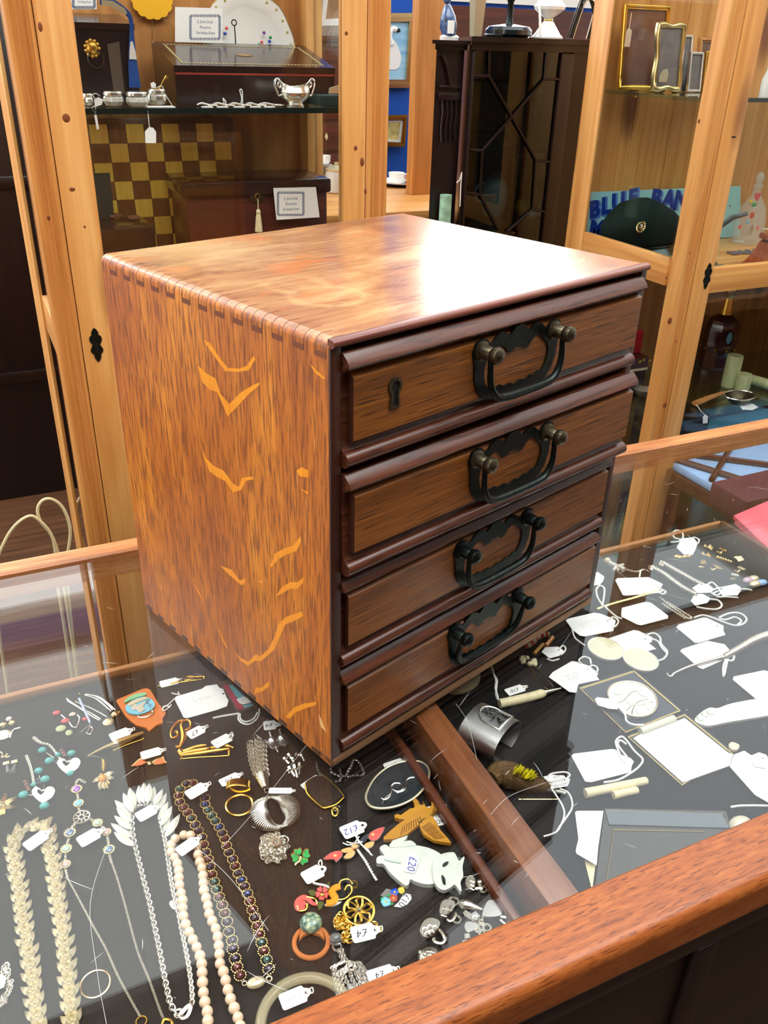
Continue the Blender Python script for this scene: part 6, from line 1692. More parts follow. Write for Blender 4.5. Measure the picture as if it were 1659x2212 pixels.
part(r, 'parcel', MB().box(p.x - .07, p.x + .16, .52, .62, LZ, LZ + .05, .006), plain('maroon_paper', (96, 42, 54), .6))
r = thing('reflection_sheet', 'added pale blue sheet under brown bars, imitating a reflection in the glass', 'cloth', LT(1560, 1010))  # added sheet and bars imitate a blue reflection in the counter glass
part(r, 'cloth', MB().box(1.135, 1.6, .63, .775, LZ, LZ + .02, .006), plain('reflection_blue', (150, 190, 236), .8))
for a, b in (((1.14, .66), (1.30, .77)), ((1.20, .77), (1.34, .65)), ((1.30, .64), (1.45, .77)), ((1.14, .77), (1.2, .64))): part(r, 'reflection_bar', MB().tube([Vector((*a, LZ + .027)), Vector((*b, LZ + .027))], .007, 8), M['mahogx'])
# ---------------------------------------------------------------- pine display cabinets behind the counter
KC.update({'a1': (0, 0, 560 / 1659), 'a2': (400, 0, 560 / 1659), 'a3': (800, 0, 500 / 1659), 'a4': (1200, 0, 459 / 1659), 'b5': (1240, 480, 419 / 1659), 'b6': (0, 500, 460 / 1357)})
def ky(c, x, y, v): return PY(*k(c, x, y), v)
def kz(c, x, y, z): return PZ(*k(c, x, y), z)
M['pineback'] = M['pinedark']


def escutcheon(root, x, z, y):
    o = sym([(0, .027), (.003, .024), (.0055, .019), (.0045, .0165), (.0085, .013), (.0095, .008), (.0075, .004), (.0055, .000), (.0075, -.003), (.0095, -.008), (.0080, -.012), (.0048, -.015), (.0050, -.019), (.0025, -.024), (0, -.027)])
    hl = [(.0022 * math.cos(R_(a)), .002 + .0022 * math.sin(R_(a))) for a in range(-45, 226, 30)] + [(-.0016, -.006), (.0016, -.006)]
    Mx = Matrix.Translation((x, y, z)) @ HF
    e = part(root, 'lock_plate', MB().plate(o, .0016, [hl], M=Mx), M['bronze'], 'black shaped lock plate')
    part(e, 'keyhole', MB().plate(hl, .0003, M=Mx), M['black'])


def upright(root, name, x0, x1, y0, y1, grooves=False, z1=.745, mat='pine'):
    m = MB()
    if not grooves: m.box(x0, x1, y0, y1, FZ, z1, .0012)
    else:
        w = x1 - x0; pr = [(x0, y1), (x0, y0 + .002), (x0 + .002, y0)]
        for i in range(4):
            c = x0 + w * (.30 + .16 * i); pr += [(c - .0030, y0), (c - .0012, y0 + .0026), (c + .0012, y0 + .0026), (c + .0030, y0)]
        pr += [(x1 - .002, y0), (x1, y0 + .002), (x1, y1)]
        m.prism(pr, FZ, z1, 2)
    return part(root, name, m, M[mat])


# left cabinet
LX0, LX1, LY0, LY1, TOPZ = -.1225, .4175, .800, 1.140, .745  # unseen cabinet tops kept low to clear the reflections in the glass
lc = thing('display_cabinet', 'tall pine glass cabinet at the left holding a writing slope and a chessboard', 'cabinet', (.15, .97, FZ), 'pine glass cabinets')
upright(lc, 'corner_post', LX0, -.0880, LY0, LY0 + .038, True, mat='pinered')
upright(lc, 'corner_post', .3800, LX1, LY0, LY0 + .038, True, mat='pinered')
upright(lc, 'back_post', LX0, LX0 + .006, 1.045, 1.215)
upright(lc, 'back_post', LX1 - .03, LX1, 1.085, LY1)
d = part(lc, 'door', MB().box(-.0868, -.0387, LY0 + .001, LY0 + .023, FZ + .03, TOPZ - .004, .001), M['pine'])
part(d, 'door_stile', MB().box(.3416, .3788, LY0 + .001, LY0 + .023, FZ + .03, TOPZ - .004, .001), M['pine'])
for a, b in ((.141, .193), (TOPZ - .045, TOPZ - .005), (FZ + .03, FZ + .10)): part(d, 'door_rail', MB().box(-.0387, .3416, LY0 + .002, LY0 + .022, a, b, .001), M['pinex'])
part(d, 'door_pane', MB().box(-.0387, .3416, LY0 + .010, LY0 + .014, .193, TOPZ - .045), M['cabglass'])
part(d, 'door_pane', MB().box(-.0387, .3416, LY0 + .010, LY0 + .014, FZ + .10, .141), M['cabglass'])
escutcheon(lc, PY(208, 745, LY0 + .001).x, .166, LY0 + .001)
for z0, z1 in ((.125, .187), (TOPZ - .04, TOPZ - .002), (FZ, FZ + .08)):
    part(lc, 'side_rail', MB().box(LX0 + .004, LX0 + .026, LY0 + .038, 1.045, z0, z1, .001), M['piney'])
    part(lc, 'side_rail', MB().box(LX1 - .026, LX1 - .004, LY0 + .038, 1.085, z0, z1, .001), M['piney'])
for z0, z1 in ((FZ + .08, .125), (.187, TOPZ - .04)):
    part(lc, 'side_pane', MB().box(LX0 + .012, LX0 + .016, LY0 + .038, 1.045, z0, z1), M['cabglass'])
    part(lc, 'side_pane', MB().box(LX1 - .016, LX1 - .012, LY0 + .038, 1.085, z0, z1), M['cabglass'])
part(lc, 'back_boards', MB().box(LX0 + .03, LX1 - .03, LY1 - .014, LY1 - .002, FZ, TOPZ - .001), M['pineback'])
part(lc, 'added_glass_roof', MB().box(LX0, LX1, LY0, LY1, TOPZ, TOPZ + .006), M['cabglass'])  # unseen glass top, added so ceiling light falls into the cabinet
part(lc, 'middle_floor', MB().box(LX0 + .030, LX1 - .030, LY0 + .040, LY1 - .016, .183, .195), M['pinex'])
part(lc, 'bottom_floor', MB().box(LX0 + .030, LX1 - .030, LY0 + .040, LY1 - .016, FZ, FZ + .03), M['pinex'])
SZ = .4915
part(lc, 'glass_shelf', MB().box(LX0 + .020, LX1 - .018, LY0 + .040, LY1 - .016, SZ - .007, SZ), M['shelfglass'], 'greenish glass shelf')
M['edge'] = plain('bottle_edge', (8, 26, 24), .15)
part(lc, 'shelf_edge', MB().box(LX0 + .020, LX1 - .018, LY0 + .0385, LY0 + .0398, SZ - .0075, SZ + .0002), M['edge'])

def knots(root, ks):
    for x, y, w, h in ks: part(root, 'knot', MB().ell(PY(x, y, .8012), (w, .0009, h), 10, 6), M['knot'])
M['knot'] = plain('pine_knot', (126, 66, 30), .5, var=.3, vs=300)
knots(lc, ((143, 255, .0055, .0060), (156, 409, .0045, .0030), (104, 470, .0025, .0022), (183, 490, .002, .002), (87, 58, .003, .006), (768, 320, .0035, .0040), (782, 350, .0040, .0070), (790, 413, .0035, .0045), (748, 72, .003, .003)))
# on the upper shelf
r = thing('writing_slope', 'large dark rosewood writing slope with a pale inlaid border', 'writing box', (.26, 1.02, SZ))
y0, y1 = .945, 1.095; x0, x1 = .1195, .3840
part(r, 'base', MB().prism([(y0, SZ), (y0, SZ + .044), (y1, SZ + .044), (y1, SZ)], x0, x1, 0), M['rosewood'])
part(r, 'red_line', MB().box(x0 + .001, x1 - .001, y0 - .0004, y1 - .001, SZ + .0405, SZ + .0432), plain('red_lining', (170, 60, 40), .6), 'thin red line at the lid seam')
lid = part(r, 'lid', MB().prism([(y0 - .001, SZ + .0442), (y0 - .001, SZ + .053), (y1, SZ + .0840), (y1, SZ + .0442)], x0 - .001, x1 + .001, 0), M['rosewood'])
sl = frame((x0, y0 - .001, SZ + .0533), (1, 0, 0), Vector((0, -.031, .151)).normalized()); W_ = x1 - x0; Dp = .148
mb = MB()
for a, b, c, e in ((.012, W_ - .012, .010, .018), (.012, W_ - .012, Dp - .018, Dp - .010), (.012, .020, .018, Dp - .018), (W_ - .020, W_ - .012, .018, Dp - .018)):
    n1 = max(1, int((b - a) / .006)); n2 = max(1, int((e - c) / .006))
    for i in range(n1):
        for j in range(n2):
            xx = a + (b - a) * (i + .5) / n1; yy = c + (e - c) * (j + .5) / n2
            mb.plate([(xx - .0026, yy), (xx, yy - .0026), (xx + .0026, yy), (xx, yy + .0026)], .0003, M=sl)
part(lid, 'inlay_border', mb, plain('boxwood_inlay', (196, 184, 128), .4), 'pale diamond inlay border')
part(lid, 'inlay_plate', MB().plate([(W_ * .45, .07), (W_ * .50, .062), (W_ * .56, .07), (W_ * .5, .080)], .0004, M=sl), M['goldd'])

r = thing('dark_coffer', 'dark wooden box with a brass lion head ring at the left of the shelf', 'box', (.02, 1.0, SZ))
a, b = ky('a1', 480, 130, .96), ky('a1', 845, 125, .96)
part(r, 'body', MB().box(-.0185, b.x, .955, 1.07, SZ, .590), M['mahog'])
part(r, 'lid', MB().prism([(.952, .590), (.952, .598), (1.07, .612), (1.07, .590)], -.0185, b.x + .001, 0), M['rosewood'])
c0 = ky('a1', 590, 310, .953); HFy = Matrix.Translation(c0) @ HF
rs = random.Random(1); mb = MB().ell((0, 0, .002), (.0085, .010, .005), 12, 8, 0, HFy)
for i in range(11):
    q = i * 2 * PI / 11; mb.ell((math.cos(q) * .0095, math.sin(q) * .0105, .001), .0034, 8, 6, 0, HFy)
part(r, 'lion_head', mb, M['goldd']); part(r, 'ring', MB().torus((.003, -.014, .005), .0115, .0011, 24, 6, 0, HFy), M['bronzek'])
part(r, 'painted_panel', MB().plate([(.024, -.060), (.040, -.060), (.040, .010), (.022, .006)], .0004, M=HFy), plain('faded_panel', (92, 78, 66), .5), 'faded painted panel')
r = thing('blue_ribbon', 'blue ribbon with white ends hanging over the dark box', 'ribbon', ky('a1', 850, 560, .945))
mb = MB(); p = cr([ky('a1', x, y, .945) for x, y in ((640, 0), (720, 20), (800, 70), (838, 130), (845, 260), (850, 400), (865, 560))], 5)
def strap(pp, w, t=.0008):
    m = MB(); vs = []
    for i, q in enumerate(pp):
        d_ = pp[min(i + 1, len(pp) - 1)] - pp[max(i - 1, 0)]; n_ = Vector((-d_.z, 0, d_.x)).normalized() * (w[i] if isinstance(w, list) else w)
        vs += [q + n_, q - n_, q - n_ + Vector((0, t, 0)), q + n_ + Vector((0, t, 0))]
    for i in range(len(pp) - 1):
        for j in range(4): m.f.append((4 * i + j, 4 * i + (j + 1) % 4, 4 * i + 4 + (j + 1) % 4, 4 * i + 4 + j)); m.m.append(0)
    m.v = [Vector(v) for v in vs]; return m
part(r, 'strap', strap(p, [.006 - .003 * min(1, i / 15) + (.006 * max(0, i - 18) / 12) for i in range(len(p))]), plain('royal_blue_ribbon', (24, 74, 150), .6))
part(r, 'white_tip', strap([ky('a1', x, y, .943) for x, y in ((842, 265), (848, 330), (852, 380))], [.0016, .0045, .0055]), M['white'], 'white tip')
part(r, 'white_band', strap([ky('a1', x, y, .943) for x, y in ((650, 15), (720, 25), (790, 70), (810, 90))], [.003, .004, .004, .002]), M['cream'], 'pale band')
LETT = ['St. James Street', 'Rooms', 'Fine Antique Rooms']


def shop_card(label, quad, y, box, tilt=0):
    """white card standing at depth y, its four corners and printed box in photo pixels"""
    q = [PY(a, b, y) for a, b in quad]; r = thing('shop_card', label, 'card', (q[3] + q[2]) / 2, 'white printed shop cards')
    MY = Matrix(((1, 0, 0, 0), (0, 0, -1, y), (0, 1, 0, 0), (0, 0, 0, 1)))
    part(r, 'card', MB().plate([(p.x, p.z) for p in q], .0008, M=MY), M['paper'])
    b = [PY(a, c, y) for a, c in box]; bx = [(p.x, p.z) for p in b]; mb = MB()
    UP = MY @ Matrix.Translation((0, 0, .0009))
    for i in range(4):
        (ax, az), (cx, cz) = bx[i], bx[(i + 1) % 4]; n = 10
        for j in range(n):
            mx, mz = ax + (cx - ax) * (j + .5) / n, az + (cz - az) * (j + .5) / n
            mb.torus((mx, mz, 0), .0019, .00035, 9, 4, 0, UP); mb.torus((mx, mz, 0), .0009, .0003, 7, 4, 0, UP)
    ctr = sum((Vector((x, z, 0)) for x, z in bx), Vector()) / 4; w = abs(bx[1][0] - bx[0][0]); h = abs(bx[0][1] - bx[3][1])
    for i, s in enumerate(LETT): mb.merge(text(s, h * .20, UP @ Matrix.Translation((ctr.x, ctr.y + h * (.24 - .24 * i), 0)) @ Matrix.Rotation(R_(tilt), 4, 'Z') @ Matrix.Diagonal((min(1.0, w * .70 / (h * .20 * .5 * len(s))) if i != 1 else 1, 1, 1, 1)), .00005, .3))
    part(r, 'printing', mb, plain('grey_blue_print', (92, 108, 140), .7))
    return r


shop_card('white printed shop card standing on top of the writing slope', [(378, 15), (480, 18), (480, 93), (378, 91)], 1.085, [(411, 34), (474, 34), (474, 84), (411, 84)])
shop_card('white printed shop card standing on top of the dark box with the lion ring', [(150, -40), (207, -40), (209, 20), (152, 20)], 1.06, [(158, -30), (203, -30), (204, 16), (158, 16)])
r = thing('china_plate', 'white china plate with scalloped gold rim standing behind the writing slope', 'plate', ky('a2', 400, 560, 1.1))
pc = PY(537, 98, 1.1085); Rp = .0815
pc.z = SZ + Rp * 1.02 + .001
N = 48; tl = Matrix.Translation(pc) @ Matrix.Rotation(R_(82), 4, 'X')
rim = [(Rp * (1 + .018 * math.cos(a * 8)) * math.cos(a), Rp * (1 + .018 * math.cos(a * 8)) * math.sin(a)) for a in [2 * PI * i / N for i in range(N)]]
vs = []; fs = []
for s, z in ((1, .006), (.86, .004), (.70, .0), (.66, -.002), (.02, -.002)): vs += [(x * s, y * s, z) for x, y in rim]
for i in range(4):
    for j in range(N): fs.append((i * N + j, i * N + (j + 1) % N, (i + 1) * N + (j + 1) % N, (i + 1) * N + j))
nv = len(vs); vs += [(x * .98, y * .98, .001) for x, y in rim] + [(x * .5, y * .5, -.006) for x, y in rim]
for j in range(N): fs += [(j, nv + j, nv + (j + 1) % N, (j + 1) % N), (nv + j, nv + N + j, nv + N + (j + 1) % N, nv + (j + 1) % N)]
fs += [tuple(4 * N + j for j in range(N)), tuple(nv + N + j for j in range(N))]
part(r, 'plate', MB().add(vs, fs, 0, tl), M['white'])
part(r, 'gold_rim', MB().tube([tl @ Vector((x, y, .006)) for x, y in rim], .0011, 6, True), M['goldp'])
mb = MB()
for i in range(N):
    if i % 2 == 0: x, y = rim[i]; mb.ell(tl @ Vector((x * .91, y * .91, .0058)), (.0022, .0008, .0022), 6, 4)
part(r, 'rim_sprigs', mb, plain('olive_gold', (190, 176, 96), .4))
for x, y, m in ((505, 210, 'violet'), (540, 265, 'bluee'), (490, 270, 'coral'), (265, 180, 'coral'), (545, 240, 'greene'), (470, 285, 'greene'), (255, 215, 'bluee')):
    p = ky('a2', x, y, pc.y - .004); part(r, 'painted_flower', MB().ell(p, (.0030, .0008, .0028), 8, 5), M.get(m) or plain('violet', (130, 60, 160), .5))
r = thing('button_hook', 'small black ring topped stick standing on the slope in front of the plate', 'hook', ky('a2', 322, 285, 1.05))
c0 = ky('a2', 313, 145, 1.05)
part(r, 'ring', MB().torus((0, 0, 0), .0042, .0009, 16, 6, 0, Matrix.Translation(c0) @ HF), M['bronze']); part(r, 'stem', MB().tube([ky('a2', 315, 165, 1.05), ky('a2', 320, 220, 1.05), ky('a2', 323, 282, 1.05)], .0010, 6), M['bronze'])
r = thing('fan_ornament', 'yellow scalloped ornament hanging on the back boards of the left cabinet', 'ornament', ky('a1', 970, 60, 1.118))
c0 = ky('a1', 972, 20, 1.118); o = [(math.cos(a) * (.032 + .0024 * abs(math.cos(a * 7))), math.sin(a) * (.026 + .0024 * abs(math.cos(a * 7)))) for a in [2 * PI * i / 56 for i in range(56)]]
part(r, 'disc', MB().plate(o, .003, M=Matrix.Translation(c0 + Vector((0, .0, .004))) @ HF), plain('yellow_lacquer', (246, 186, 44), .4))
mb = MB()
for a in ((865, 140), (975, 260), (1120, 180), (1120, 50)): mb.tube([ky('a1', 975, 60, 1.120), ky('a1', *a, 1.120)], .0007, 5)
part(r, 'strings', mb, M['goldp'])


def silver_salt(label, px0, px1, ytop, ybot, yy, body='clear', spoon=False):
    a, b = PY(px0, ybot, yy), PY(px1, ybot, yy); w = (b.x - a.x) / 2; h = PY(px0, ytop, yy).z - SZ
    r = thing('glass_salt', label, 'salt cellar', ((a.x + b.x) / 2, yy, SZ), 'cut glass salts on the glass shelf')
    cx = (a.x + b.x) / 2; T0 = Matrix.Translation((cx, yy, SZ))
    n = 20; pr = [(w * .55, .0005), (w * .75, h * .08), (w * .98, h * .35), (w * .95, h * .6), (w * .80, h * .72)]
    m = MB().lathe(pr, n, 0, T0)
    for i, v in enumerate(m.v):
        if (i % n) % 2: d_ = v - Vector((cx, yy, v.z)); v -= d_ * .10
    part(r, 'bowl', m, M['silver'] if body == 'silver' else plain('cut_glass', (206, 206, 196), .08, 0, .9, coat=1, var=.35, vs=700), ang=10)
    part(r, 'silver_rim', MB().lathe([(w * .80, h * .70), (w * .92, h * .76), (w * .92, h * .92), (w * .80, h), (w * .5, h * .96), (0, h * .94)], n, 0, T0), M['silver'])
    if spoon: part(r, 'spoon', MB().tube([T0 @ Vector((w * .2, 0, h * .9)), T0 @ Vector((w * .8, 0, h * 1.5)), T0 @ Vector((w * 1.2, 0, h * 1.75))], [.0008, .0008, .0026], 7), M['goldd'])
    return r


silver_salt('small silver salt half hidden by the door stile', 180, 204, 202, 228, .885, 'silver')
silver_salt('cut glass salt with silver rim, left of the pair', 224, 270, 197, 231, .875)
silver_salt('wider cut glass salt with silver rim, in front of the silver pot', 273, 324, 198, 234, .862)
silver_salt('silver salt with a spoon sticking out, nearest the writing slope', 320, 362, 192, 228, .895, 'silver', True)
def y_tag(label, pts, yy, hole, string, name='price_tag'):
    q = [PY(a, b, yy) for a, b in pts]; r = thing(name, label, 'price tag', q[0])
    MY = Matrix(((1, 0, 0, 0), (0, 0, -1, yy), (0, 1, 0, 0), (0, 0, 0, 1)))
    part(r, 'card', MB().plate([(p.x, p.z) for p in q], .0005, M=MY), M['paper'])
    if string: part(r, 'string', MB().tube(cr([PY(a, b, yy - .001) for a, b in string], 4), .0006, 5), M['string'])
    return r
y_tag('white tag hanging below the glass shelf in front of the chessboard', [(313, 284), (322, 274), (331, 276), (337, 285), (337, 309), (314, 309)], .84, None, [(323, 276), (321, 258), (319, 238)])
y_tag('narrow white tag hanging edge-on beside the door stile', [(203, 246), (208, 244), (214, 278), (209, 280)], .84, None, [(206, 246), (199, 234), (205, 230), (207, 246)])
y_tag('grey white tag leaning on the small silver salt', [(203, 215), (212, 210), (223, 215), (220, 226), (205, 231)], .862, None, [(206, 214), (200, 205), (208, 202), (216, 208)])
y_tag('white tag standing up on top of the silver salt', [(325, 180), (332, 177), (337, 182), (336, 190), (327, 190)], .89, None, [(338, 190), (350, 186), (358, 205), (372, 228)])
for i, (x, y, w, lab) in enumerate(((335, 233, 34, 'white tag lying flat below the silver salt with a spoon'), (366, 231, 16, 'small white tag lying flat beside the writing slope corner'))):
    p = PY(x, y, .868); r = thing('price_tag', lab, 'price tag', (p.x, .868, SZ + .0002)); part(r, 'card', MB().box(p.x - w * .0004, p.x + w * .0004, .856, .874, SZ + .0002, SZ + .0010), M['paper'])
for i, (x, w, lab) in enumerate(((443, 30, 'leftmost'), (478, 34, 'second from the left'), (514, 34, 'third from the left'), (548, 32, 'second from the right'), (582, 40, 'nearest the two handled bowl'))):
    a, b = PY(x - w * .55, 230, .88), PY(x + w * .55, 232, .868)
    r = thing('teaspoon', 'silver teaspoon with white tag, %s of the row on the shelf' % lab if 'bowl' not in lab else 'silver teaspoon with a white tag on the glass shelf, %s' % lab, 'spoon', (a.x, .88, SZ), 'tagged silver spoons')
    a.z = b.z = SZ + .0022; p = [a, a.lerp(b, .3) + Vector((0, 0, .002)), a.lerp(b, .75), b]
    part(r, 'handle', MB().tube(cr(p, 4), .0014, 7), M['silver']); part(r, 'spoon_bowl', MB().ell(b, (.0085, .0055, .0020), 12, 6), M['silver'])
    part(r, 'tag', MB().box(a.x + .002, a.x + .018, .856, .866, SZ + .0002, SZ + .0010), M['paper'])
    if i in (1, 2): part(r, 'string', MB().tube(cr([PY(x + 6, 226, .872), PY(x + 2 + 3 * i, 212, .872), PY(x + 4, 195 if i == 2 else 216, .872), PY(x + 9, 196 if i == 2 else 217, .872), PY(x + 10, 228, .872)], 4), .0008, 5), M['string'])
# two-handled bowl
p = PY(638, 234, .872); T0 = Matrix.Translation((p.x, .872, SZ))
r = thing('sugar_bowl', 'silver two handled sugar bowl with a fluted lower half', 'bowl', (p.x, .872, SZ))
n = 36; w = .0215; pr = [(.0135, 0), (.0140, .0018), (.0115, .003), (.0105, .0045), (.014, .0075), (.0205, .0125), (.0222, .0165), (.0216, .0185), (.0226, .0200), (.0210, .0235), (.0185, .0270), (.0178, .0295), (.0166, .0290), (.0172, .0262), (.0195, .0215), (.0150, .009), (0, .006)]
m = MB().lathe(pr, n, 0, T0 @ Matrix.Diagonal((1.06, .8, 1, 1)))
for i, v in enumerate(m.v):
    rw = i // n; j = i % n
    if 4 <= rw <= 6 and j % 2: v.x = p.x + (v.x - p.x) * .94; v.y = .872 + (v.y - .872) * .94
    if 9 <= rw <= 13: v.z += .0046 * abs(math.cos(2 * PI * j / n)) ** 3 - .0012
part(r, 'bowl', m, M['silver'], ang=50)
for s in (-1, 1):
    part(r, 'handle', MB().tube(cr([T0 @ Vector((s * x, 0, z)) for x, z in ((.0190, .030), (.0240, .0345), (.0275, .0300), (.0245, .0265), (.0225, .0300), (.0270, .0385), (.0320, .0360), (.0325, .0290), (.0290, .0200), (.0262, .0150), (.0215, .0170))], 4), [.0014] * 41, 7), M['silver'])
r = thing('green_box', 'flat dark green box with a folded white paper on top, behind the post', 'box', (.36, .9, SZ)); a, b = PY(692, 205, .885), PY(752, 205, .885)
part(r, 'box', MB().box(a.x, b.x - .006, .885, .94, SZ, a.z - .001, .001), plain('bottle_green', (16, 44, 40), .6)); q = [PY(x, y, .89) for x, y in ((712, 202), (714, 190), (735, 184), (743, 190), (743, 202))]
part(r, 'paper', MB().plate([(v.x, v.z) for v in q], .006, M=Matrix(((1, 0, 0, 0), (0, 0, -1, .896), (0, 1, 0, 0), (0, 0, 0, 1)))), M['cream'])

# below the shelf
bx0, bx1, bz1 = .0025, .2449, .4585; s_ = (bx1 - bx0) / 8
lt = wood('board_light_squares', (244, 204, 100), (230, 182, 76), (204, 152, 56), 2, rough=.3, coat=.3, pore=.1); dk = wood('board_dark_squares', (136, 84, 44), (104, 60, 32), (70, 40, 22), 2, rough=.3, coat=.3, pore=.3, fine=110)
r = thing('chessboard', 'wooden chessboard standing on edge at the back of the cabinet', 'chessboard', ((bx0 + bx1) / 2, 1.1, .195)); m = MB()
lean = Matrix.Translation((0, 1.078, .197)) @ Matrix.Rotation(R_(-5.5), 4, 'X')
for i in range(8):
    for j in range(8): m.box(bx0 + i * s_ + .0003, bx0 + (i + 1) * s_ - .0003, .0, .004, .012 + j * s_ + .0003, .012 + (j + 1) * s_ - .0003, mi=(i + j) % 2, M=lean)
part(r, 'squares', m, [dk, lt]); part(r, 'frame', MB().box(bx0 - .009, bx1 + .009, .002, .012, .002, .021 + 8 * s_, .001, M=lean), dk)
r = thing('tea_caddy', 'dark lidded wooden box with a key and cream tassel', 'box', (.24, 1.0, .195))
a, b = PY(398, 395, .95), PY(690, 395, .95)
part(r, 'body', MB().box(a.x + .003, .372, .952, 1.07, .1955, .350, .001), M['mahogx']); lid = part(r, 'lid', MB().box(a.x - .006, .378, .944, 1.075, .3505, .374, .004), M['rosewood'])
part(r, 'brass_rim', MB().ell(ky('a2', 462, 1262, .949), (.0135, .0012, .0085), 18, 8), M['bronzek'], 'oval brass lock plate')
r = thing('tassel_key', 'key with a cream silk tassel hanging from the dark box', 'key', PY(557, 490, .945))
c0 = PY(556, 424, .944); part(r, 'key_bow', MB().torus((0, 0, 0), .004, .001, 14, 6, 0, Matrix.Translation(c0) @ HF), M['goldd'])
p0, p1, p2 = PY(557, 430, .944), PY(558, 458, .944), PY(559, 500, .944)
part(r, 'cord', MB().tube([p0, p1], .0009, 6), M['ivory']); m = MB().ell(p1, (.0042, .0042, .0050), 10, 7)
for i in range(14):
    q = i * 2 * PI / 14; m.tube([p1 + Vector((math.cos(q) * .002, math.sin(q) * .002, -.002)), p1.lerp(p2, .3) + Vector((math.cos(q) * .0035, math.sin(q) * .0035, 0)), p2 + Vector((math.cos(q) * .0055, math.sin(q) * .0055, 0))], .0014, 5)
part(r, 'tassel', m, M['ivory'])
shop_card('white printed shop card leaning on the dark lidded box', [(590, 406), (682, 404), (690, 469), (597, 475)], .940, [(600, 416), (655, 416), (655, 464), (600, 464)], 0)
r = thing('flat_case', 'flat dark case lying at the bottom of the left cabinet', 'case', (.02, .96, .195)); a, b = PY(212, 470, .92), PY(330, 470, .92)
part(r, 'case_base', MB().box(-.085, b.x, .92, 1.02, .1955, .2800, .001), M['mahogx']); part(r, 'case_lid', MB().box(-.085, b.x + .001, .918, 1.021, .2805, .312, .002), M['rosewood'])
rs = random.Random(17)
for i, (x, y, z) in enumerate(((250, 468, .313), (290, 472, .313), (342, 480, .27), (378, 478, .27), (300, 505, .24), (350, 510, .24), (275, 516, .24), (320, 525, .22), (395, 500, .25))):
    p = PZ(x, y, z); w, h_ = rs.uniform(.008, .013), rs.uniform(.006, .010)
    r = thing('card_box', 'small pale card box in the dim clutter low in the left cabinet', 'box', (p.x, p.y, z), 'pale boxes low in the left cabinet')
    part(r, 'box', MB().box(-w, w, -h_, h_, -(z - .1956) if z < .3 else -.0004, .004, .0008, M=Matrix.Translation((p.x, p.y, z)) @ Matrix.Rotation(rs.uniform(-.6, .6), 4, 'Z')), plain('grey_card%d' % i, rs.choice(((188, 176, 150), (150, 120, 90), (120, 70, 48), (170, 160, 128))), .7))
r = thing('green_board', 'dark teal board leaning beside the chessboard', 'board', (.0, 1.03, .195)); q = [PY(x, y, 1.03) for x, y in ((200, 374), (236, 373), (249, 500), (200, 500))]
part(r, 'board', MB().plate([(v.x, max(v.z, .197)) for v in q], .006, M=Matrix(((1, 0, 0, 0), (0, 0, -1, 1.03), (0, 1, 0, 0), (0, 0, 0, 1)))), plain('dark_teal', (16, 44, 48), .5))

# far left: dark furniture and a pale cable
r = thing('wardrobe', 'dark mahogany wardrobe in shadow at the far left', 'wardrobe', (-.5, 2.75, FZ))
part(r, 'body', MB().box(-1.2, .35, 2.56, 2.96, FZ, .76, .004), M['mahog'])
m = MB()
for z in (-.46, .17, .70): m.box(-1.2, .35, 2.545, 2.56, z - .02, z + .02, .004)
for x in (-1.17, -.42, .32): m.box(x - .03, x + .03, 2.545, 2.56, FZ, .74, .004)
part(r, 'door_frames', m, M['mahog'])
r = thing('cable', 'cream cable looping behind the counter at the left', 'cable', (-.18, .86, FZ))
def cb(pts, y): return cr([ky('b6', a, b, y - .075) for a, b in pts], 6)
part(r, 'loop', MB().tube([Vector((-.33, .785, FZ + .004)), Vector((-.30, .785, -.5))] + cb([(-60, 2180), (60, 1920), (180, 1815), (260, 1850), (330, 1940), (355, 2060), (360, 2200)], .86) + [Vector((-.2, .785, FZ + .004))], .0026, 8), plain('cream_pvc', (222, 206, 160), .4))
part(r, 'loop', MB().tube([Vector((-.21, .795, FZ + .004))] + cb([(430, 2250), (340, 1960), (260, 1850), (240, 1770), (270, 1715), (330, 1706), (400, 1760), (445, 1880), (440, 2000), (400, 2200)], .87) + [Vector((-.19, .795, FZ + .004))], .0026, 8), plain('cream_pvc2', (222, 206, 160), .4))
part(r, 'loop', MB().tube([Vector((-.08, 1.235, FZ + .004))] + [PY(*k('b6', a, b), 1.235) for a, b in ((600, 2250), (530, 1980), (485, 1850), (490, 1730), (530, 1660), (580, 1650))] + [Vector((.05, 1.235, FZ + .004))], .0028, 8), plain('cream_pvc3', (222, 206, 160), .4))
